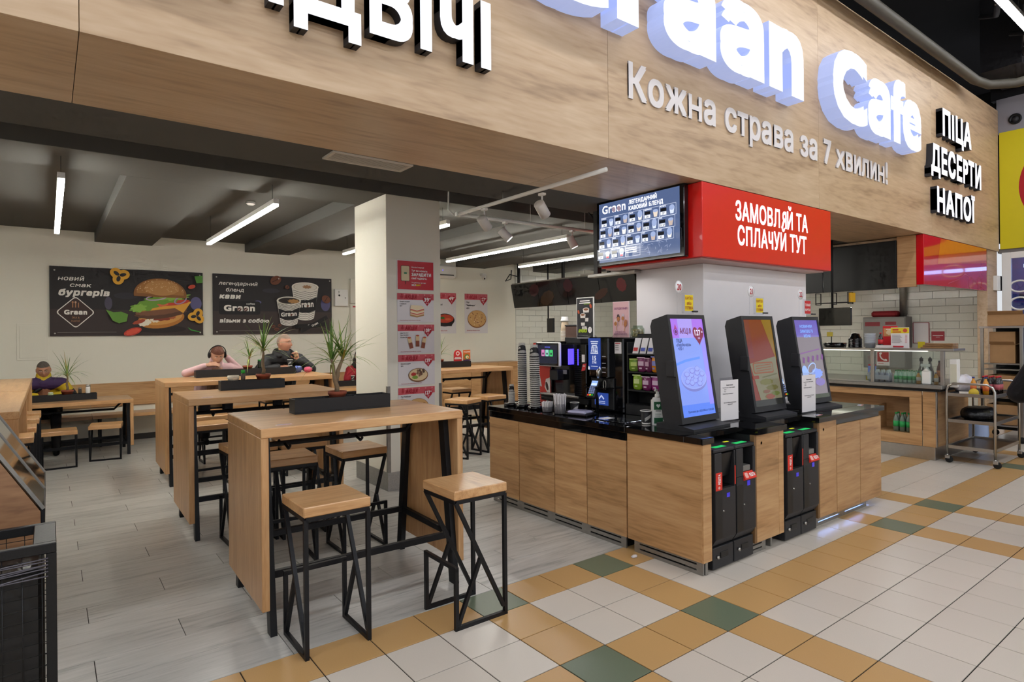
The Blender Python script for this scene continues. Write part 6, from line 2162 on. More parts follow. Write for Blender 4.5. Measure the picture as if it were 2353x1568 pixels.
for y, lab in ((2.98, 'small juice bottle with blue cap left of the spray bottle'), (2.79, 'small juice bottle with blue cap right of the spray bottle')):
    bottle('juice_bottle', lab, KX + .1, y, .93, .15, .025, mat('yellow_juice', '#c98a1c', .15, coat=.3), mat('navy_cap', '#262a6a', .4), mat('white_red_label', '#d9c9c0', .5))
t = thing('spray_bottle', 'white spray bottle on the serving counter edge', 'bottle', (KX + .06, 2.875, .93))
g = G(); g.cbox(-.035, -.05, 0, .035, .05, .17, M_white, .012); g.lathe([(.045, .165), (.018, .205), (.018, .22), (0, .22)], (0, 0, 0), 14, M_white); g.build('tank', None, t)
g = G(); g.cbox(-.016, -.035, .22, .016, .065, .255, M_white, .006); g.bar((0, .05, .225), (0, .062, .18), .012, .008, M_white); g.build('trigger', None, t)
t = thing('file_stack', 'upright white file box beside the serving counter end', 'file box', (KX + .12, 2.62, .91), 0)
B('box', t, M_white, -.05, -.06, .0, .05, .02, .34, .004); B('front_sheet', t, ink('#d0cdb8'), -.0515, -.055, .03, -.0505, .012, .28, .0003)
for y, lab in ((3.1, 'dark sauce pump bottle behind the guard glass, first'), (3.0, 'dark sauce pump bottle behind the guard glass, second')):
    t = thing('sauce_pump', lab, 'bottle', (KX + .55, y, .93), 0, 'sauce pump bottles')
    g = G(); g.lathe([(0, 0), (.045, 0), (.045, .12), (.02, .2), (.014, .27), (0, .27)], (0, 0, 0), 12, mat('smoked_bottle', '#4a4642', .15)); g.build('body', None, t)
    g = G(); g.lathe([(0, .265), (.022, .265), (.022, .30), (.01, .31), (0, .33)], (0, 0, 0), 10, M_black); g.build('pump_head', None, t)
bottle('sauce_bottle', 'brown sauce bottle behind the guard glass', KX + .5, 2.88, .93, .28, .03, mat('brown_sauce', '#5a2a1a', .2), M_black, ink('#b9703c'))
t = thing('price_tag_stand', 'small counter device with red and blue screen behind the glass', 'device', (KX + .35, 3.62, .93))
B('screen', t, lit('#6a78b0', .6), -.02, -.05, .1, 0, .05, .19, .002); B('top_label', t, ink('#c0303a'), -.021, -.045, .192, .0, .045, .215, .001); g = G(); g.tube([(0, 0, 0), (0, 0, .12)], .006, 6, M_black); g.build('stem', None, t)
B('yellow_base', t, ink('#d0b020'), -.06, -.12, 0, .04, .06, .05, .004)

# on the shelf
for k in range(6):
    o = thing('black_bowl', 'black plastic bowl lid in the stack on the guard shelf', 'bowl', (KX + .12, 3.74, SZ + .02 * k), 0, 'stacked black bowls')
    if k == 0:
        g = G(); g.lathe([(.085, 0), (.087, .008), (.075, .03), (.06, .05), (.05, .085), (0, .10)], (0, 0, 0), 20, M_blackgloss); bw = g.mesh('shell')
    link('shell', bw, o)
t = thing('black_pan', 'wide flat black pan at the end of the guard shelf', 'pan', (KX + .14, 4.02, SZ))
g = G(); g.lathe([(0, 0), (.14, 0), (.15, .06), (.145, .06), (.13, .008), (0, .008)], (0, 0, 0), 22, M_blackgloss); g.build('pan', None, t)
g = G(); g.tube([(-.1, 0, .06), (-.1, 0, .16), (-.13, 0, .17)], .006, 6, M_black); g.cbox(-.15, -.04, .15, -.14, .04, .21, ink('#b9a83c'), .003); g.build('price_clip', None, t)
for k in range(8):
    o = thing('plastic_tub', 'translucent plastic tub in the stack on the guard shelf', 'tub', (KX + .1, 3.545, SZ + .018 * k), 0, 'stacked translucent tubs')
    if k == 0:
        g = G(); g.lathe([(.055, 0), (.065, .06), (.07, .06), (.07, .066), (.063, .066), (.05, .004), (0, .004)], (0, 0, 0), 18, mat('frosted_tub', '#cfd6de', .3, var=.04)); tb = g.mesh('tub_wall')
    link('tub_wall', tb, o)
bottle('cola_bottle', 'dark cola bottle with red label on the guard shelf', KX + .06, 3.40, SZ, .20, .03, mat('cola_dark', '#1d0f0c', .1, coat=.4), mat('red_cap', '#b9202a', .4), mat('red_label', '#c0242a', .5))
t = thing('red_display', 'tall red cardboard display with food picture on the guard shelf', 'display', (KX + .14, 3.32, SZ))
B('board', t, ink('#d0222a'), 0, -.085, 0, .03, .085, .285, .004)
c = Card((0, .085, 0), (0, -1, 0), (0, 0, 1)); c.rect(.01, .15, .16, .255, ink('#c9905a')); c.oval(.09, .20, .05, .035, ink('#e0c9a0'), wob=.1); c.rect(.04, .237, .13, .247, WH); c.build('print', None, t)
B('white_shelf_card', t, ink('#e6dcd8'), -.12, -.08, 0, -.115, .12, .035, .001)
t = thing('price_list', 'white and yellow price list in a stand on the guard shelf', 'sign', (KX + .04, 3.22, SZ))
B('sheet', t, M_paper, 0, -.16, 0, .006, .05, .265, .001)
c = Card((0, .05, 0), (0, -1, 0), (0, 0, 1)); c.rect(.0, .19, .21, .26, ink('#e0c820')); c.rect(.02, .225, .09, .245, ink('#c0303a')); c.oval(.165, .225, .025, .025, ink('#c9503a')); c.rect(.02, .2, .12, .212, ink('#c0303a'))
for k in range(7):
    c.rect(.015, .165 - k * .016, .11 + .01 * (k % 3), .170 - k * .016, ink('#8a8686')); c.rect(.165, .165 - k * .016, .19, .170 - k * .016, ink('#c05a60'))
c.rect(.01, .01, .15, .03, ink('#c0303a')); c.build('print', None, t)
t = thing('board_stack', 'thin wooden serving boards stacked at the shelf end', 'boards', (KX + .12, 2.79, SZ))
for k in range(3):
    B('board', t, wood('serving_board', '#6b4a2c', '#8a6540', '#a57e54', 1), -.1 + .01 * k, -.2, .022 * k, .1, .14 - .02 * k, .022 * k + .018, .004)
t = thing('paper_folder', 'yellow price card behind the wooden boards', 'card', (KX + .2, 2.98, SZ))
B('card', t, ink('#d9c32a'), 0, -.04, 0, .004, .04, .08, .001)

# hanging monitor and lamp above the counter
t = thing('hanging_monitor', 'black screen hanging on a pole over the serving counter', 'monitor', (KX + .2, 4.05, 1.68))
B('screen', t, M_blackgloss, 0, -.22, 0, .04, .22, .25, .004); g = G(); g.tube([(.05, .05, .1), (.05, .05, 1.53)], .016, 8, M_black); g.build('pole', None, t)
t = thing('heat_lamp', 'black wire cage heat lamp with a yellow end under the menu boards', 'lamp', (KX + .2, 4.06, 2.0))
for k in range(4):
    g = G(); g.tube([(-.05 + .04 * k, -.22, 0), (-.05 + .04 * k, .22, 0)], .006, 6, M_black); g.build('cage_bar', None, t)
for y in (-.22, 0, .22):
    g = G(); g.tube([(-.06, y, -.02), (.09, y, -.02), (.09, y, .14), (-.06, y, .14), (-.06, y, -.02)], .007, 6, M_black); g.build('cage_hoop', None, t)
B('yellow_cap', t, ink('#d9a81c'), -.05, -.26, .0, .08, -.225, .13, .004)
t = thing('hanging_monitor', 'small tilted black screen hanging far back over the kitchen', 'monitor', (8.95, 10.3, 1.62))
B('screen', t, M_blackgloss, 0, -.1, 0, .04, .12, .32, .004); g = G(); g.tube([(.06, .14, .1), (.06, .14, 1.585)], .016, 8, M_black); g.build('pole', None, t)
B('yellow_box', t, ink('#d9b01c'), .0, -.3, .66, .1, -.18, .82, .006); B('lamp_bar', t, mat('bar_olive', '#6a6440', .5), .0, -.18, .68, .08, .16, .80, .004)

# ---- menu boards over the kitchen line
def board_row(t, x, y0, y1, z0, z1, n, tilt=.10):
    w = (y1 - y0) / n
    for k in range(n):
        g = G()
        a, b = y0 + k * w + .006, y0 + (k + 1) * w - .006
        g.prism([(x, a, z1), (x, b, z1), (x + tilt, b, z0), (x + tilt, a, z0)], (.05, 0, .0), mat('menu_board_black', '#141416', .16, var=.08, coat=.3)); g.build('panel', None, t)
t = thing('menu_board', 'row of dark tilted menu boards hanging over the far kitchen line', 'menu board', (0, 0, 0))
board_row(t, 8.45, 7.40, 11.10, 2.19, 2.72, 4)
g = G(); g.bar((8.50, 7.40, 2.735), (8.50, 11.1, 2.735), .04, .03, M_steel); g.build('top_rail', None, t)
for y in (8.1, 9.4, 10.9):
    g = G(); g.bar((8.53, y, 2.74), (8.53, y, 3.2), .05, .05, M_black); g.build('hanger', None, t)
g = G(); g.tube([(8.4, 11.0, 3.05), (8.42, 11.05, 2.85), (8.3, 11.1, 2.8), (8.35, 11.0, 2.95), (8.5, 10.9, 2.9), (8.5, 10.85, 2.74)], .012, 6, M_black); g.build('cable', None, t)
# faint food pictures on the dark boards
for (y, z, ry, rz_, col) in ((10.3, 2.55, .17, .13, '#3a1f22'), (9.9, 2.36, .24, .14, '#3a2a22'), (9.2, 2.58, .14, .13, '#3a1c22'), (8.3, 2.36, .2, .08, '#33201c'), (7.75, 2.5, .12, .13, '#4a1c20')):
    f = (2.72 - z) / .53
    c = Card((8.45 + .10 * f - .001, y, z), (0, -1, 0), (.0, 0, 1)); c.u = Vector((0, -1, 0)); c.w = Vector((-.10, 0, .53)).normalized(); c.n = c.u.cross(c.w)
    c.oval(0, 0, ry, rz_, ink(col, .2), .4, wob=.06); c.build('picture_print', None, t)

# red box 2 with black screens on its side
t = thing('red_corner_sign', 'glossy red and orange corner sign above the kitchen entrance', 'sign', (0, 0, 0))
B('box', t, M_redglass, 9.26, YF, 2.215, 11.87, 3.18, 2.885, .004)
c = Card((9.26, YF, 2.215), (1, 0, 0), (0, 0, 1))
c.poly([(.5, .30), (2.60, .44), (2.60, .665), (.62, .665)], mat('orange_lacquer', '#d0560f', .1, coat=.6)); 
c.ring(1.85, .10, .10, .10, .012, mat('sign_outline', '#c23a44', .3)); c.ring(2.25, .10, .10, .10, .012, mat('sign_outline', '#c23a44', .3)); c.path([(.9, .05), (1.3, .12), (1.6, .22), (2.5, .02)], .012, mat('sign_outline', '#c23a44', .3))
c.build('print', None, t)
t = thing('menu_screen', 'black unlit menu screens on the side of the kitchen corner sign', 'screen', (0, 0, 0))
B('wood_strip', t, M_oakpanel, 9.255, 3.182, 2.19, 9.30, 3.41, 2.885, .002)
for a, b in ((3.415, 4.40), (4.41, 5.4), (5.41, 6.4)):
    B('screen', t, mat('screen_off', '#0a0a0c', .32, spec=.25), 9.24, a, 2.18, 9.30, b, 2.84, .004)
B('soffit_box', t, M_oaksoffit, 9.30, 3.182, 2.42, 11.87, 6.4, 2.88, .003)

# wall things in the kitchen
t = thing('steel_cabinet', 'grey steel cabinet on the tiled wall with a red case on it', 'cabinet', (XR - .30, 4.4, .9))
B('body', t, mat('grey_cabinet', '#7d7b78', .45, .3), 0, 0, 0, .285, .72, .95, .006); B('door', t, mat('grey_cabinet', '#7d7b78', .45, .3), -.015, .01, .02, 0, .71, .93, .003)
B('warning_label', t, ink('#8a3038'), -.017, .42, .78, -.0155, .68, .86, .0005); B('warning_label', t, ink('#8a3038'), -.017, .15, .80, -.0155, .33, .86, .0005)
t = thing('red_case', 'flat red cloth case lying on the steel cabinet', 'case', (XR - .16, 4.78, 1.85))
g = G(); g.cbox(-.1, -.22, 0, .1, .22, .11, mat('red_fabric', '#8f1c24', .7, bump=.2), .03); g.build('case', None, t)
t = thing('phone_sign', 'red square sign with a white telephone handset', 'sign', (XR - .325, 4.66, .95))
B('plate', t, M_paper, 0, 0, 0, .004, .22, .26, .001)
c = Card((0, .22, 0), (0, -1, 0), (0, 0, 1)); c.rect(.012, .07, .208, .25, ink('#a8242c')); c.path([(.07, .22), (.06, .18), (.085, .13), (.13, .10), (.155, .10)], .022, WH); c.oval(.07, .222, .025, .018, WH, .3); c.oval(.158, .105, .025, .018, WH, -.4); c.rect(.03, .03, .12, .045, ink('#c98a8c')); c.build('print', None, t)
t = thing('framed_notice', 'thin dark red framed white notice on the tiled wall', 'frame', (XR - .03, 4.13, 1.37))
B('sheet', t, M_paper, 0, 0, 0, .006, .24, .36, .001)
for (a, b, c_, d) in ((-.008, -.01, .252, .0), (-.008, .36, .252, .37), (-.012, 0, 0, .36), (.24, 0, .252, .36)):
    B('frame_bar', t, ink('#8a2630'), -.004, a, b, .006, c_, d, .001)
t = thing('wall_sign', 'small dark red sign with white lettering on the tiled wall', 'sign', (XR - .025, 3.89, 1.41))
B('plate', t, ink('#9a2430'), 0, 0, 0, .006, .20, .165, .001)
c = Card((0, .20, 0), (0, -1, 0), (0, 0, 1)); c.rect(.02, .085, .18, .097, WH); c.rect(.07, .06, .13, .066, WH); c.build('print', None, t)
t = thing('wall_pipe', 'grey vertical pipe on the tiled wall above the steel cabinet', 'pipe', (XR - .08, 4.52, 1.86))
g = G(); g.tube([(0, 0, 0), (0, 0, 1.3)], .055, 12, M_steeldark); g.build('tube', None, t)

# ---- steel trolley
t = thing('steel_trolley', 'three-shelf steel trolley on castors beside the serving counter', 'trolley', (8.66, 2.19, 0))
TL, TW = .96, .472
for z in (.185, .50, .815):
    B('shelf', t, mat('trolley_tray', '#5d5a56', .3, 1.0, var=.1), .01, .015, z, TL - .01, TW - .015, z + .012, .003)
    for (a, b, c_, d) in ((0, 0, TL, .016), (0, TW - .016, TL, TW), (0, .016, .016, TW - .016), (TL - .016, .016, TL, TW - .016)):
        B('shelf_rim', t, M_steel, a, b, z - .01, c_, d, z + .03, .002)
for x in (0.0, TL):
    g = G(); g.tube([(x, 0, .10), (x, 0, .88), (x, .02, .93), (x, .07, .96), (x, TW - .07, .96), (x, TW - .02, .93), (x, TW, .88), (x, TW, .10)], .0135, 10, M_steel); g.build('end_hoop', None, t)
    for y in (0, TW):
        g = G(); g.lathe([(.018, .10), (.012, .085), (0, .085)], (x, y, 0), 10, M_steel); g.cbox(x - .02, y - .03, .05, x + .02, y + .02, .088, M_steel, .004); cst = g.build('caster_fork', None, t)
        g = G(); g.lathe([(0, -.012), (.030, -.012), (.04, -.008), (.04, .008), (.03, .012), (0, .012)], (x, y - .02, .041), 16, M_rubber, R=Matrix.Rotation(pi / 2, 3, 'Y')); g.build('wheel', None, cst)
for k, y in enumerate((2.42, 2.30)):
    bottle('juice_bottle', 'orange juice bottle with navy cap on the trolley, ' + ('farther one', 'nearer one')[k], 8.76, y, .829, .215, .031, mat('orange_juice', '#d08a14', .12, coat=.4), mat('navy_cap', '#262a6a', .4), mat('orange_label', '#d9703a', .5))
for r in range(3):
    for k in range(3):
        bottle('soda_bottle', 'dark soda bottle with red cap in the trolley pack', 9.02 + .066 * k, 2.26 + r * .066, .829, .215, .030, mat('cola_dark', '#1d0f0c', .1, coat=.4), mat('red_cap', '#b9202a', .4), mat('soda_label', '#a85058', .5), 'soda bottles on the trolley')
t = thing('film_bundle', 'crumpled bundle of clear film with white rolls on the trolley', 'bundle', (8.93, 2.56, .829))
random.seed(21)
g = G(); g.ell((0, 0, .11), (.20, .10, .12), 22, 14, mat('crumpled_film', '#cfcbd0', .18, var=.1, vscale=20, bump=.8, bscale=16, coat=.4), fn=lambda d, p: Vector((p.x, p.y, max(p.z, -.108))) * (1 + .07 * sin(9 * d.x + 5 * d.y) * cos(7 * d.z + 3 * d.y))); g.build('film', None, t)
t = thing('paper_label', 'yellow and white label lying on the trolley shelf', 'label', (8.69, 2.46, .829), .3)
B('card', t, ink('#d9d2c8'), -.005, -.1, 0, .0, .08, .04, .001); g = G(); g.lathe([(0, 0), (.05, 0), (.05, .004), (0, .004)], (-.008, -.06, .03), 16, ink('#d9b93a'), R=Matrix.Rotation(pi / 2, 3, 'Y')); g.build('round_label', None, t)
t = thing('black_bag', 'crumpled black plastic bag on the middle trolley shelf', 'bag', (9.05, 2.45, .512))
g = G(); g.ell((0, 0, .07), (.30, .17, .08), 24, 12, mat('black_film', '#131315', .3, var=.2, vscale=20, bump=.9, bscale=26), fn=lambda d, p: Vector((p.x, p.y, max(-.068, min(.075, p.z * 1.3)))) * (1 + .05 * sin(11 * d.x) * cos(9 * d.y))); g.build('bag', None, t)

# ---- baking rack with boxes by the pilaster
t = thing('baking_rack', 'tall steel tray rack full of cardboard boxes', 'rack', (10.78, 2.42, 0))
RW, RD, RH = .45, .6, 1.62
for (x, y) in ((0, 0), (0, RW), (RD, 0), (RD, RW)):
    B('upright', t, M_steel, x - .018, y - .018, .1, x + .018, y + .018, RH, .002)
    g = G(); g.lathe([(0, -.012), (.045, -.012), (.045, .012), (0, .012)], (x, y, .05), 14, M_rubber, R=Matrix.Rotation(pi / 2, 3, 'Y')); g.build('wheel', None, t)
B('top_sheet', t, M_steel, -.03, -.03, RH, RD + .03, RW + .03, RH + .03, .004)
B('back_sheet', t, M_black, RD - .01, 0, .1, RD, RW, RH, .002); B('side_sheet', t, M_steeldark, 0, -.012, .1, RD, -.004, RH, .001)
for z in (.22, .62, 1.02, 1.10):
    B('tray', t, M_steel, .0, .02, z, RD - .02, RW - .02, z + .02, .003)
def carton(label, x, y, z, sx, sy, sz, rz=0, flap=True):
    t = thing('cardboard_box', label, 'box', (x, y, z), rz, 'cardboard boxes')
    w = .006
    B('bottom', t, M_card, 0, 0, 0, sx, sy, w, .001)
    B('wall_panel', t, M_card, 0, 0, w, w, sy, sz, .001); B('wall_panel', t, M_card, sx - w, 0, w, sx, sy, sz, .001)
    B('wall_panel', t, M_card, w, 0, w, sx - w, w, sz, .001); B('wall_panel', t, M_card, w, sy - w, w, sx - w, sy, sz, .001)
    if flap:
        g = G(); g.prism([(w, 0, sz), (sx - w, 0, sz), (sx - w, -.08, sz + .03), (w, -.08, sz + .03)], (0, .003, .004), M_card); g.build('flap', None, t)
        g = G(); g.prism([(0, w, sz), (0, sy - w, sz), (-.06, sy - w, sz + .05), (-.06, w, sz + .05)], (.003, 0, .004), M_card); g.build('flap', None, t)
carton('open cardboard box on top of the baking rack', 10.80, 2.40, 1.652, .42, .40, .16, .15)
carton('cardboard box with open top on the upper rack tray', 10.84, 2.50, 1.39, .4, .30, .18, 0, False)
carton('cardboard box on the upper rack tray with a torn flap', 10.83, 2.50, 1.122, .42, .29, .26, 0, True)
carton('cardboard box deep on the middle rack tray', 10.84, 2.46, .645, .4, .36, .30, 0, False)
carton('wide cardboard box on the bottom rack tray', 10.82, 2.45, .245, .45, .38, .28, 0, False)
t = thing('water_jug', 'translucent blue water jug on the floor behind the trolley', 'jug', (10.35, 2.82, 0))
g = G(); g.lathe([(0, 0), (.13, .0), (.135, .02), (.128, .12), (.135, .14), (.128, .26), (.135, .28), (.1, .38), (.03, .42), (.03, .46), (0, .46)], (0, 0, 0), 18, mat('blue_jug', '#9fb4dc', .15, var=.05, coat=.3)); g.build('tank', None, t)
t = thing('light_switch', 'small white and black switch box on the oak pilaster', 'switch', (12.30, YF + .0, 2.24))
B('box', t, M_white, 0, -.03, 0, .16, .03, .24, .006); B('face', t, M_black, .16, -.034, .0, .30, .03, .24, .006)

# ---- yellow board and storefront on the end wall
t = thing('yellow_board', 'big yellow advertising board with a red round badge', 'sign', (XE - .02, 0, 2.92))
B('board', t, ink('#d3c318', .4), -.006, -3.5, 0, .014, YF - .02, 1.92, .003)
c = Card((-.006, 2.0, .98), (0, -1, 0), (0, 0, 1))
RB = .82
c.oval(0, 0, RB, RB, ink('#b01424', .3), n=60)
s = 'ВСЕ ДЛЯ ДОМАШНІХ'
for k, ch in enumerate(s):
    if ch == ' ':
        continue
    a = radians(146 + k * 6.6)
    c.text(ch, RB * .84 * cos(a), RB * .84 * sin(a), .085, WH, 'C', bold=.005, sx=.8, rot=a + pi / 2)
    c.d -= .0005
c.oval(0, 0, RB * .72, RB * .72, ink('#c41a2a', .3), n=50)
c.build('print', None, t)
t = thing('speaker', 'round black loudspeaker set in the grey strip above the yellow board', 'speaker', (XE, 2.86, 5.02))
RY = Matrix.Rotation(-pi / 2, 3, 'Y')
g = G(); g.lathe([(.05, 0), (.085, 0), (.085, .03), (.06, .035), (.05, .01)], (0, 0, 0), 20, M_black, R=RY); g.build('ring', None, t)
g = G(); g.lathe([(0, .02), (.052, .012), (.052, 0), (0, 0)], (0, 0, 0), 18, mat('speaker_cone', '#3a383c', .5), R=RY); g.build('cone', None, t)
win = struct(thing('window_1', 'white framed shop window under the yellow board', 'window', (XE, 0, 0)))
del win['category']
B('frame_post', win, M_white, -.03, YF - .16, 1.2, .05, YF - .04, 2.86, .004)
B('frame_rail', win, M_white, -.03, .0, 2.76, .05, YF - .16, 2.86, .004)
B('frame_rail', win, M_white, -.03, .0, 1.1, .05, YF - .16, 1.2, .004)
B('base_panel', win, mat('shop_dark', '#2c2a36', .4), 0, 0, 0, .05, YF - .04, 1.1, .004)
g = G(); g.cbox(-.005, 0, 1.2, .003, YF - .16, 2.76, glass('shop_glass', '#b9c4e6', .5), .001); g.build('pane', None, win)
B('shop_interior', win, mat('shop_blue', '#46507e', .6, emit=.35, emcol='#46507e'), .5, 0, 1.1, .55, YF, 2.9, .004)  # back sheet glows by itself in place of the shop's lighting
B('red_shelf', win, mat('shop_maroon', '#5a1c2c', .6, emit=.15, emcol='#5a1c2c'), .3, 0, 1.6, .34, YF - .65, 2.5, .004)  # faint emission in the colour imitates shop light falling on it
B('dark_shelf', win, mat('shop_grey', '#4a4a50', .6), .25, 0, 2.1, .4, YF - .2, 2.2, .004)
B('shop_lamp', win, lit('#e6f0ff', 8), .30, .8, 2.62, .36, YF - .25, 2.68, .004)
for k, (y, z, ry, rz_) in enumerate(((2.82, 2.30, .13, .09), (2.82, 2.02, .13, .10), (2.50, 2.05, .20, .26), (2.72, 1.55, .20, .18), (2.45, 2.62, .16, .10))):
    g = G(); g.tube([(-.012, y + ry * cos(2 * pi * q / 24), z + rz_ * sin(2 * pi * q / 24)) for q in range(24)], .016, 6, M_white, closed=True); g.build('decal_loop', None, win)

# ================================================================== LEFT FOREGROUND
t = thing('slanted_cabinet', 'oak cabinet with a slanted dark glass top', 'cabinet', (0, 0, 0))
SX = -.035
zx = lambda x: .812 + (SX - x) * 1.72
Mf = wood('reddish_oak_laminate', '#6b4a34', '#8d6647', '#a27a57', 0, .45, 6.0, 1.3, 1.0, fine=.6)
g = G(); g.prism([(SX, 3.62, .06), (SX, 3.62, .80), (-.40, 3.62, 1.43), (-1.3, 3.62, 1.43), (-1.3, 3.62, .06)], (0, .02, 0), Mf); g.build('front_panel', None, t)
g = G(); g.prism([(SX, 4.58, .06), (SX, 4.58, .80), (-.40, 4.58, 1.43), (-1.3, 4.58, 1.43), (-1.3, 4.58, .06)], (0, .02, 0), Mf); g.build('rear_panel', None, t)
B('side_panel', t, Mf, SX - .02, 3.64, .06, SX, 4.58, .77, .002)
B('plinth', t, M_black, -1.25, 3.66, 0, SX - .05, 4.56, .06, .002)
M_dglass = mat('smoked_glass', '#35332f', .06, var=.25, vscale=4, coat=.5)
for a, b in ((3.62, 4.10), (4.108, 4.60)):
    g = G(); g.prism([(SX + .004, a, .806), (SX + .004, b, .806), (-.40, b, 1.434), (-.40, a, 1.434)], (.010, 0, .006), M_dglass); g.build('glass_pane', None, t)
for y in (3.622, 4.104, 4.596):
    g = G(); g.bar((SX + .012, y, .812), (-.39, y, 1.44), .012, .014, M_steeldark, up=(1, 0, .6)); g.build('glazing_bar', None, t)
B('edge_strip', t, M_black, SX, 3.62, .70, SX + .016, 4.60, .815, .003)

t = thing('wire_bin', 'black wire mesh bin wrapped in dark film at the hall edge', 'bin', (-.88, 3.04, 0))
BXw, BYw, BZh = .90, .36, .80
fr = .075
mB = mat('bin_frame', '#1a1a1b', .4, .3, var=.2, bump=.08, bscale=90)
for (a, b, c_, d) in ((0, 0, BXw, .03), (0, BYw - .03, BXw, BYw), (0, .03, .03, BYw - .03), (BXw - fr, .03, BXw, BYw - .03)):
    B('top_frame', t, mB, a, b, BZh - .04, c_, d, BZh, .003)
for (x, y) in ((.0, .0), (BXw - .035, 0), (0, BYw - .035), (BXw - .035, BYw - .035)):
    B('post', t, mB, x, y, 0, x + .035, y + .035, BZh - .04, .002)
for (a, b, c_, d) in ((.035, .0, BXw - .035, .03), (.035, BYw - .03, BXw - .035, BYw)):
    B('bottom_rail', t, mB, a, b, .03, c_, d, .06, .002)
wm = mat('dark_wire', '#3a3a3c', .35, .8)
for y in (.012, BYw - .012):
    for k in range(15):
        z = .08 + k * .047
        g = G(); g.tube([(.035, y, z), (BXw - .035, y, z)], .0016, 5, wm); g.build('mesh_wire', None, t)
    for k in range(14):
        x = .06 + k * .061
        g = G(); g.tube([(x, y, .06), (x, y, BZh - .04)], .0016, 5, wm); g.build('mesh_wire', None, t)
for k in range(14):
    z = .08 + k * .047
    g = G(); g.tube([(BXw - .012, .035, z), (BXw - .012, BYw - .035, z)], .0016, 5, wm); g.build('mesh_wire', None, t)
g = G(); g.cbox(.04, .03, .05, BXw - .04, BYw - .03, .70, mat('dark_film_bag', '#141415', .35, var=.3, vscale=8, bump=.6, bscale=14), .02); g.build('bin_bag', None, t)
random.seed(31)
for k in range(7):
    y0 = -.003
    z = BZh - .05 - .012 * k
    g = G(); g.tube([(BXw * f, y0 - .002, z - .05 * (1 - f) + random.uniform(-.006, .006)) for f in (0, .2, .4, .6, .8, .97)], .003, 5, mat('film_fold', '#55525a', .25, coat=.4)); g.build('film_fold', None, t)

t = thing('paper_scrap', 'crumpled white paper scrap on the ochre tile by the island', 'scrap', (3.33, 2.94, 0))
g = G(); g.ell((0, 0, .008), (.028, .016, .010), 12, 8, M_paper, fn=lambda d, p: p * (1 + .25 * sin(7 * d.x + 5 * d.y) * cos(6 * d.z))); g.build('scrap', None, t)

# ================================================================== PEOPLE
def skinmat(name, c):
    return mat(name, c, .5, var=.10, vscale=40, bump=.05, bscale=200)

def remesh(g, name, m, parent, voxel=.007, it=4, fac=.5):
    """grow one continuous surface out of overlapping closed shapes"""
    g.mats = [m]
    g.m = [0] * len(g.f)
    o = g.build(name, m)
    a = o.modifiers.new('merge', 'REMESH')
    a.mode = 'VOXEL'
    a.voxel_size = voxel
    a.use_smooth_shade = True
    b = o.modifiers.new('soften', 'SMOOTH')
    b.factor = fac
    b.iterations = it
    bpy.context.view_layer.update()
    me = bpy.data.meshes.new_from_object(o.evaluated_get(bpy.context.evaluated_depsgraph_get()))
    me.name = name
    old = o.data
    o.modifiers.clear()
    o.data = me
    bpy.data.meshes.remove(old)
    if not me.materials:
        me.materials.append(m)
    o.parent = parent
    return o

def head_fn(s=1.0, jaw=.0, grow=0.0):
    def fn(d, p):
        x, y, z = d.x * .076, d.y * .096, d.z * .120
        if d.z < 0:
            x *= 1 - (.26 - jaw) * (-d.z) ** 1.5
            if d.y < 0:
                y *= 1 - .42 * (-d.z)
        if d.y > 0:
            y *= .95
            ex = lambda cx, cz, wx, wz: math.exp(-((x - cx) / wx) ** 2 - ((z - cz) / wz) ** 2)
            y += .028 * ex(0, -.022, .012, .020) + .012 * ex(0, .004, .008, .022)
            y -= .013 * (ex(.031, .012, .017, .012) + ex(-.031, .012, .017, .012))
            y += .006 * (ex(.03, .034, .03, .010) + ex(-.03, .034, .03, .010))
            y += .006 * ex(0, -.057, .024, .009) - .004 * ex(0, -.075, .03, .006) + .010 * ex(0, -.096, .026, .014)
            y += .005 * (ex(.042, -.025, .02, .02) + ex(-.042, -.025, .02, .02))
        k = s * (1 + grow)
        return Vector((x * k, y * k, z * k))
    return fn

def hand(g, wrist, palm_dir, palm_up, side, curl, k=1.0):
    """palm, four unequal fingers bent by curl and a thumb off the side of the palm"""
    f = Vector(palm_dir).normalized()
    u = Vector(palm_up)
    u = (u - f * u.dot(f)).normalized()
    s = f.cross(u).normalized() * side
    w = Vector(wrist)
    g.cap(w, w + f * .03 * k, .022 * k, .024 * k)
    for q in (-.024, -.008, .008, .024):
        g.cap(w + f * .025 * k + s * q * .7 * k, w + f * .082 * k + s * q * k, .014 * k, .0115 * k, 8)
    for q, ln in ((-.027, .062), (-.009, .076), (.009, .082), (.027, .074)):
        p = w + f * .088 * k + s * q * k
        d = f
        ang = 0
        for j, (fr, r) in enumerate(((.45, .0092), (.32, .0085), (.23, .0078))):
            ang = curl * (.45 + .55 * j)
            d = f * cos(ang) - u * sin(ang)
            e = p + d * ln * fr * k
            g.cap(p, e, r * k, r * .93 * k, 8)
            p = e
    b = w + f * .028 * k + s * .022 * k
    t1 = b + (f * .55 + s * .75 - u * .25).normalized() * .038 * k
    t2 = t1 + (f * .85 + s * .15 - u * (.3 + curl * .4)).normalized() * .032 * k
    t3 = t2 + (f * .85 - s * .2 - u * (.35 + curl * .4)).normalized() * .024 * k
    g.cap(b, t1, .013 * k, .011 * k, 8); g.cap(t1, t2, .0105 * k, .0095 * k, 8); g.cap(t2, t3, .0092 * k, .008 * k, 8)

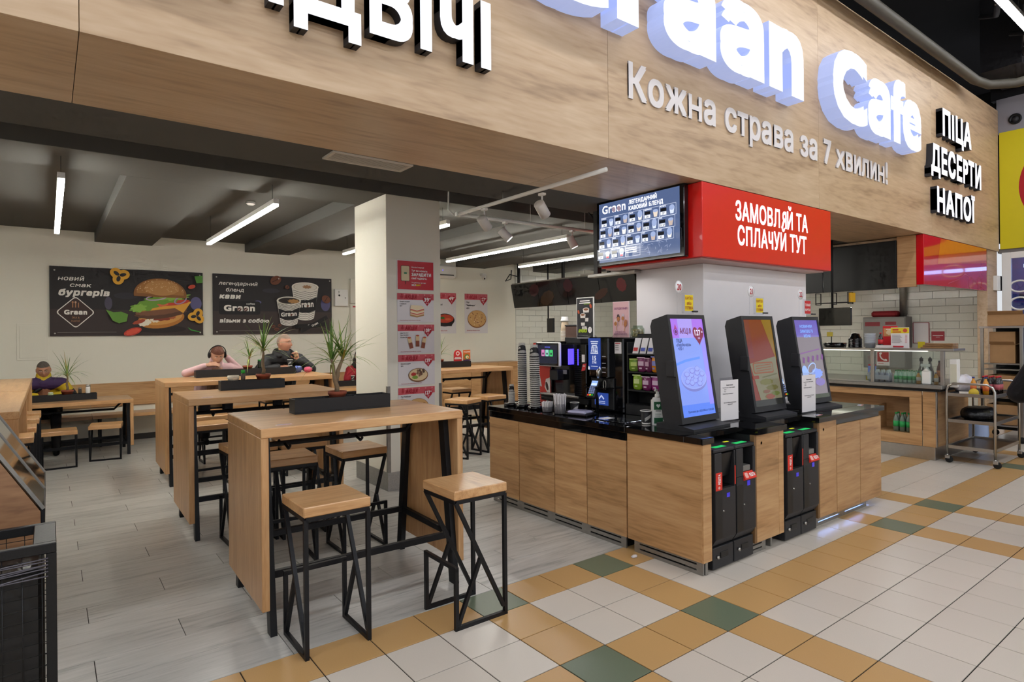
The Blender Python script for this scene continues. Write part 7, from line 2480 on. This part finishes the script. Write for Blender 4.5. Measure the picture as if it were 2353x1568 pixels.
def person(label, loc, rz, J, skin, top, legs, hair, opt=None, k=1.0):
    """J: joint positions (local, facing +y). Builds body, garments, hair, eyes"""
    opt = opt or {}
    t = thing('person', label, 'person', loc, rz)
    V3 = lambda n: Vector(J[n])
    hd = V3('head')
    Rh = Matrix.Rotation(J.get('yaw', 0), 3, 'Z') @ Matrix.Rotation(J.get('pitch', 0), 3, 'X') @ Matrix.Rotation(J.get('tilt', 0), 3, 'Y')
    g = G()
    g.ell(hd, 1, 40, 34, fn=head_fn(k, opt.get('jaw', 0)), R=Rh)
    for s in (-1, 1):
        g.ell(hd + Rh @ Vector((s * .077 * k, -.008, -.004)), (.010, .020, .032), 10, 8, R=Rh)
    nk = V3('neck')
    g.cap(nk, hd + Rh @ Vector((0, -.02, -.06)), .058 * k, .054 * k)
    g.cap(nk + Vector((0, 0, -.06)), V3('chest'), .09, .12); g.cap(V3('chest'), V3('pelvis'), .12, .12)
    for s, c in ((-1, 'L'), (1, 'R')):
        sh, el, wr = V3('sh' + c), V3('el' + c), V3('wr' + c)
        g.cap(nk + Vector((0, 0, -.05)), sh, .05, .05); g.cap(sh, el, .045, .038); g.cap(el, wr, .036, .024)
        pd = J.get('hd' + c, wr - el)
        hand(g, wr, pd, J.get('hu' + c, (0, 0, 1)), (1 if c == 'L' else -1) * J.get('thumb' + c, 1), J.get('curl' + c, .8))
        hp, kn, an = V3('hip' + c), V3('kn' + c), V3('an' + c)
        g.cap(V3('pelvis'), hp, .10, .085); g.cap(hp, kn, .075, .052); g.cap(kn, an, .05, .036)
    remesh(g, 'body', skin, t, .0055, 3)
    # jacket
    th = opt.get('thick', .025)
    g = G()
    ch, pv = V3('chest'), V3('pelvis')
    ax = (ch - pv).normalized()
    for dx in (-.07, 0, .07):
        o = Vector((dx, 0, 0))
        g.cap(ch + o * 1.2 + Vector((0, 0, .05)), pv + o + Vector((0, 0, .0)), .105 + th, .115 + th)
    for s, c in ((-1, 'L'), (1, 'R')):
        sh, el, wr = V3('sh' + c), V3('el' + c), V3('wr' + c)
        g.cap(nk + Vector((0, 0, -.06)), sh, .06 + th, .055 + th); g.cap(sh, el, .05 + th, .043 + th); g.cap(el, el.lerp(wr, opt.get('sleeve', .92)), .042 + th, .030 + th * .8)
    cz = opt.get('collar', .03)
    g.cap(nk + Vector((0, 0, -.05)), nk + Vector((0, 0, cz)), .085 + th * .6, .072 + th * .5)
    if opt.get('hood'):
        for a in range(-110, 111, 20):
            p = nk + Vector((sin(radians(a)) * .105, -cos(radians(a)) * .10, .02 + .045 * cos(radians(a))))
            q = nk + Vector((sin(radians(a + 20)) * .105, -cos(radians(a + 20)) * .10, .02 + .045 * cos(radians(a + 20))))
            g.cap(p, q, .042, .042, 8)
    jk = remesh(g, 'jacket', top, t, .008, 3)
    g = G()
    for c in 'LR':
        hp, kn, an = V3('hip' + c), V3('kn' + c), V3('an' + c)
        g.cap(pv, hp, .125, .105); g.cap(hp, kn, .092, .068); g.cap(kn, an, .066, .052)
    remesh(g, 'trousers', legs, t, .01, 3)
    for c in 'LR':
        an = V3('an' + c)
        g = G(); g.cap(an + Vector((0, -.03, -.03)), an + Vector((0, .13, -.045)), .042, .036); g.ell(an + Vector((0, .05, -.06)), (.04, .12, .02), 12, 6); remesh(g, 'shoe', M_rubber, t, .008, 2)
    # eyes, brows, mouth
    for s in (-1, 1):
        g = G(); g.ell(hd + Rh @ (Vector((s * .031, .077, .011)) * k), (.012 * k, .008 * k, .005 * k), 10, 7, mat('eye_white', '#cfc9c2', .25), R=Rh); e = g.build('eye', None, t)
        g = G(); g.ell(hd + Rh @ (Vector((s * .031, .0835, .010)) * k), (.005 * k, .003 * k, .0044 * k), 8, 6, mat('eye_iris', '#2a211c', .2), R=Rh); g.build('iris', None, e)
        g = G(); g.tube([hd + Rh @ (Vector((s * xx, yy, zz)) * k) for xx, yy, zz in ((.014, .092, .030), (.030, .091, .036), (.046, .080, .031))], [.003, .004, .002], 6, mat('brow_' + hair[1].name, '#4a3a2e', .8)); g.build('eyebrow', None, t)
    g = G(); g.tube([hd + Rh @ (Vector((xx, yy, -.0575)) * k) for xx, yy in ((-.022, .087), (-.011, .096), (0, .0985), (.011, .096), (.022, .087))], [.002, .0042, .0045, .0042, .002], 6, mat('lips', '#9a5a4c', .5)); g.build('mouth', None, t)
    # hair shell
    if hair[0]:
        hg = G()
        fn = head_fn(k, opt.get('jaw', 0), .0)
        seg, rings = 40, 30
        keep = []
        v, fs, idx = [], [], {}
        for i in range(rings + 1):
            tt = pi * i / rings
            for q in range(seg):
                ph = 2 * pi * q / seg
                d = Vector((sin(tt) * cos(ph), sin(tt) * sin(ph), cos(tt)))
                p = fn(d, None)
                e = hair[2] * (1 + .25 * sin(ph * 9) * sin(tt * 7))
                v.append(hd + Rh @ (p + d * e))
                keep.append(d.z > (hair[3] if d.y > 0 else hair[3] - 1.15 * min(1, -d.y * 1.4) * hair[4]) + .0 * d.x)
        for i in range(rings):
            for q in range(seg):
                l = (q + 1) % seg
                f = (i * seg + q, (i + 1) * seg + q, (i + 1) * seg + l, i * seg + l)
                if all(keep[a] for a in f):
                    fs.append(f)
        hg.add(v, fs, hair[1], True)
        ho = hg.build('hair', None, t)
    if opt.get('glasses'):
        g = G()
        for s in (-1, 1):
            g.tube([hd + Rh @ (Vector((s * .032 + .021 * cos(a), .101 - abs(.021 * cos(a)) * .1, .010 + .015 * sin(a))) * k) for a in [2 * pi * q / 16 for q in range(16)]], .0013, 5, opt['glasses'], closed=True)
            g.tube([hd + Rh @ (Vector(p) * k) for p in ((s * .053, .098, .014), (s * .078, .05, .012), (s * .082, -.01, .006))], .0013, 5, opt['glasses'])
        g.tube([hd + Rh @ (Vector(p) * k) for p in ((-.011, .102, .013), (0, .105, .016), (.011, .102, .013))], .0013, 5, opt['glasses'])
        g.build('glasses', None, t)
    return t, hd, Rh, jk

def sit(hz, lean=.12, chest=.30, sw=.19, head=(0, .10, .0), foot=None):
    """seated skeleton, facing +y; hz is the seat height"""
    p = Vector((0, 0, hz + .10))
    c = p + Vector((0, lean * .7, chest))
    n = c + Vector((0, lean * .5, .20))
    J = dict(pelvis=p, chest=c, neck=n, head=n + Vector(head) + Vector((0, 0, .165)))
    fz = foot if foot is not None else .08
    for s, q in ((-1, 'L'), (1, 'R')):
        J['sh' + q] = n + Vector((s * sw, -.01, -.07))
        J['hip' + q] = p + Vector((s * .095, .02, -.01))
        J['kn' + q] = Vector((s * .13, .40, hz + .06))
        J['an' + q] = Vector((s * .13, .36, fz))
    return J

# man in purple and yellow, arms folded on the low table, looking down
J = sit(.465, .26, .28, .20, (0, .05, -.04))
J.update(pitch=-.30, tilt=.06, elL=Vector((-.30, .34, .82)), elR=Vector((.30, .34, .82)), wrL=Vector((-.06, .50, .805)), wrR=Vector((.08, .48, .82)))
J['head'] = J['neck'] + Vector((0, .045, .125))
def twotone():
    m, nt, b = base_mat('purple_yellow_fabric')
    N, L = nt.nodes, nt.links
    tc = N.new('ShaderNodeTexCoord')
    sp = N.new('ShaderNodeSeparateXYZ')
    L.new(tc.outputs['Object'], sp.inputs[0])
    nz = N.new('ShaderNodeTexNoise'); nz.inputs['Scale'].default_value = 7
    L.new(tc.outputs['Object'], nz.inputs['Vector'])
    ab = N.new('ShaderNodeMath'); ab.operation = 'ABSOLUTE'; L.new(sp.outputs['X'], ab.inputs[0])
    a1 = N.new('ShaderNodeMath'); a1.operation = 'MULTIPLY_ADD'; L.new(ab.outputs[0], a1.inputs[0]); a1.inputs[1].default_value = -.55; L.new(sp.outputs['Z'], a1.inputs[2])
    a2 = N.new('ShaderNodeMath'); a2.operation = 'MULTIPLY_ADD'; L.new(nz.outputs['Fac'], a2.inputs[0]); a2.inputs[1].default_value = .05; L.new(a1.outputs[0], a2.inputs[2])
    r = N.new('ShaderNodeValToRGB'); r.color_ramp.interpolation = 'CONSTANT'
    mr = N.new('ShaderNodeMapRange'); mr.inputs['From Min'].default_value = .5; mr.inputs['From Max'].default_value = 1.2; L.new(a2.outputs[0], mr.inputs['Value'])
    e = r.color_ramp.elements
    e[0].color = lin('#141316') + (1,)
    e[1].position, e[1].color = .345, lin('#c9a91c') + (1,)
    k = e.new(.53); k.color = lin('#3d2552') + (1,)
    k = e.new(.79); k.color = lin('#c9a91c') + (1,)
    L.new(mr.outputs['Result'], r.inputs['Fac']); L.new(r.outputs['Color'], b.inputs['Base Color'])
    b.inputs['Roughness'].default_value = .7
    return m
p1, hd, Rh, jk = person('man in a purple and yellow jacket bent over the low table', (-.055, 10.86, 0), pi, J, skinmat('skin_a', '#b98468'), twotone(), mat('dark_trousers', '#1c1b1e', .8), (True, mat('grey_hair', '#57504a', .9, var=.3, vscale=90, bump=.6, bscale=120),   .006, .42, .75),
                        dict(thick=.03, glasses=M_steeldark, collar=.06))
g = G(); g.tube([(-.17, .30, 1.02), (-.05, .35, .98), (.10, .36, .87), (.17, .33, .80)], .022, 8, M_black); g.build('bag_strap', None, p1)

# girl with headphones leaning on the long table
J = sit(.76, .34, .22, .15, (0, .1, -.06), .36)
J['head'] = J['neck'] + Vector((0, .07, .10))
J.update(pitch=-.5, elL=Vector((-.30, .26, 1.18)), elR=Vector((.33, .36, 1.165)), wrL=J['head'] + Vector((-.115, -.07, -.02)), wrR=J['head'] + Vector((.13, .03, -.12)), hdL=(.6, -.5, .35), huL=(-1, 0, .3), hdR=(-.75, .25, .12), huR=(0, .7, .7))
p2, hd, Rh, jk = person('girl in pale pink with headphones and tied brown hair', (1.66, 8.66, 0), pi, J, skinmat('skin_b', '#c99a80'), mat('pale_pink_knit', '#d3aeb0', .85, bump=.2, bscale=150), mat('dark_trousers', '#1c1b1e', .8),
                        (True, mat('auburn_hair', '#5a3120', .6, var=.3, vscale=70, bump=.5, bscale=90), .010, .36, .9), dict(thick=.008), .95)
g = G(); g.tube([hd + Rh @ Vector((.098 * cos(a), -.01, .012 + .118 * sin(a))) for a in [radians(q) for q in range(0, 181, 15)]], .006, 6, M_black); hb = g.build('headphone_band', None, p2)
for s in (-1, 1):
    g = G(); g.ell(hd + Rh @ Vector((s * .090, -.01, -.005)), (.018, .034, .040), 12, 8, M_black, R=Rh); g.build('ear_cup', None, p2)

# bald man in a black down jacket, eating
J = sit(.76, .20, .29, .20, (0, .04, -.01), .36)
J['head'] = J['neck'] + Vector((0, .03, .16))
J.update(yaw=.75, pitch=-.05, elL=Vector((-.38, .20, 1.14)), elR=Vector((.34, .28, 1.13)), wrL=Vector((-.16, .33, 1.27)), wrR=Vector((.12, .42, 1.19)),
         hdL=(.25, .15, .8), huL=(-.6, -.7, .2), curlL=1.1, hdR=(-.75, .35, .12), huR=(0, .2, 1), curlR=.7)
p3, hd, Rh, jk = person('bald man in a black down jacket holding a bun', (2.545, 8.70, 0), pi, J, skinmat('skin_c', '#c08a70'), mat('black_down', '#17171a', .55, var=.2, vscale=12, bump=.5, bscale=22), mat('dark_trousers', '#1c1b1e', .8),
                        (True, mat('stubble_hair', '#8f7a6c', .9, var=.2, vscale=120), .0025, .42, .75), dict(thick=.035, hood=True, glasses=M_steel, collar=.02, jaw=.06), 1.04)
hp = Vector(J['wrL']) + Vector((.03, .02, .085))
wp = Matrix.Rotation(pi, 3, 'Z') @ hp + Vector((2.545, 8.70, 0))
t = thing('bun', 'half eaten pale bun in the hand of the bald man', 'bun', wp)
g = G(); g.ell((0, 0, 0), (.030, .030, .042), 14, 10, mat('bread', '#d0b48a', .7, var=.12, vscale=30, bump=.2), fn=lambda d, p: p * (1 + .05 * sin(8 * d.x + 3))); g.build('crust', None, t)
g = G(); g.ell((0, 0, .03), (.022, .022, .018), 10, 7, mat('crumb', '#e0d8b4', .8)); g.build('filling', None, t)
cp = Matrix.Rotation(pi, 3, 'Z') @ (Vector(J['wrR']) + Vector((-.13, .06, -.03))) + Vector((2.545, 8.70, 0))
upright_cup('black and white coffee cup under the hand of the bald man', cp.x, cp.y, 1.205, .9)
t = thing('snack_packet', 'crumpled blue and silver snack packet beside the bald man', 'packet', (2.62, 8.12, 1.12))
g = G(); g.ell((0, 0, .045), (.06, .04, .05), 14, 9, mat('foil_blue', '#4a568a', .25, .4, var=.3, vscale=25, bump=.6, bscale=30), fn=lambda d, p: p * (1 + .12 * sin(7 * d.x + 4 * d.z))); g.build('foil', None, t)
t = thing('pink_tissue', 'crumpled pink tissue beside the snack packet', 'tissue', (2.76, 8.12, 1.12))
g = G(); g.ell((0, 0, .035), (.055, .045, .038), 18, 12, mat('pink_paper', '#d8607e', .7, bump=.3), fn=lambda d, p: p * (1 + .16 * sin(9 * d.x + 4 * d.y) * cos(8 * d.z + d.y * 5))); g.build('tissue', None, t)
t = thing('paper_sheet', 'white paper lying by the hand of the bald man', 'paper', (2.32, 8.16, 1.121), .2)
B('sheet', t, M_paper, -.12, -.06, 0, .1, .06, .004, .001)
t = thing('paper_sheet', 'white paper lying before the girl with headphones', 'paper', (1.78, 8.18, 1.121), -.2)
B('sheet', t, M_paper, -.09, -.06, 0, .1, .06, .004, .001)

# woman in a red jacket beside the pillar
J = sit(.465, .18, .29, .17, (0, .04, 0))
J.update(pitch=.02, yaw=.12, elL=Vector((-.26, .26, .84)), elR=Vector((.26, .26, .84)), wrL=Vector((-.06, .42, .83)), wrR=Vector((.10, .36, .98)), hdR=(-.3, .1, .8), curlR=.9)
p4, hd, Rh, jk = person('woman in a red jacket and dark scarf near the pillar', (4.42, 10.62, 0), pi + .15, J, skinmat('skin_d', '#c4937c'), mat('red_jacket_fabric', '#9c1f2a', .7, bump=.3, bscale=40), mat('dark_trousers', '#1c1b1e', .8),
                        (True, mat('dark_hair', '#2c211c', .6, var=.3, vscale=70, bump=.4, bscale=90), .010, .34, .95), dict(thick=.022))
nk = Vector(J['neck'])
g = G()
for q in range(14):
    a, b_ = 2 * pi * q / 14, 2 * pi * (q + 1) / 14
    g.cap(nk + Vector((.10 * sin(a), .02 + .09 * cos(a), .0 + .02 * sin(3 * a))), nk + Vector((.10 * sin(b_), .02 + .09 * cos(b_), .0 + .02 * sin(3 * b_))), .045, .045, 8)
g.cap(nk + Vector((0, .09, -.02)), nk + Vector((.02, .13, -.22)), .06, .05)
remesh(g, 'scarf', mat('olive_scarf', '#2c2c22', .9, var=.3, vscale=25), p4, .009, 3)
g = G(); g.cap(hd + Rh @ Vector((-.07, -.06, -.05)), nk + Vector((-.12, .02, -.12)), .03, .02); g.cap(hd + Rh @ Vector((.07, -.06, -.05)), nk + Vector((.12, .02, -.12)), .03, .02); g.cap(hd + Rh @ Vector((0, -.09, -.04)), nk + Vector((0, -.09, -.14)), .06, .05); remesh(g, 'long_hair', MATS['dark_hair'], p4, .008, 3)
# dark coat hanging behind her
t = thing('food_wrap', 'yellow wrapped food on the low table of the woman in red', 'food', (4.28, 9.86, .76), .4)
g = G(); g.cbox(-.05, -.03, 0, .05, .03, .09, mat('wrap_yellow', '#c99a4a', .6, bump=.3), .012); g.build('wrapper', None, t)
upright_cup('small dark cup on the low table of the woman in red', 4.08, 9.78, .845, .8)

# customer at the hall edge: only an elbow of the dark coat reaches the picture
PXc, PYc = 6.08, 1.105
J = dict(pelvis=Vector((0, 0, .95)), chest=Vector((0, .04, 1.25)), neck=Vector((0, .05, 1.46)), head=Vector((0, .08, 1.63)))
for s, q in ((-1, 'L'), (1, 'R')):
    J['sh' + q] = Vector((s * .20, .04, 1.40)); J['hip' + q] = Vector((s * .09, 0, .92)); J['kn' + q] = Vector((s * .10, .03, .50)); J['an' + q] = Vector((s * .10, 0, .085))
J.update(elR=Vector((.30, .0, 1.12)), wrR=Vector((.12, .24, 1.08)), elL=Vector((-.38, -.02, 1.09)), wrL=Vector((-.18, .22, 1.10)), curlL=.9, curlR=.9)
person('customer in a black coat standing at the edge of the hall', (PXc, PYc, 0), radians(-125), J, skinmat('skin_e', '#b98a70'), mat('black_coat', '#111114', .8, var=.2, vscale=14, bump=.3, bscale=60), mat('dark_trousers', '#1c1b1e', .8),
       (True, MATS['dark_hair'], .012, .28, .9), dict(thick=.04))
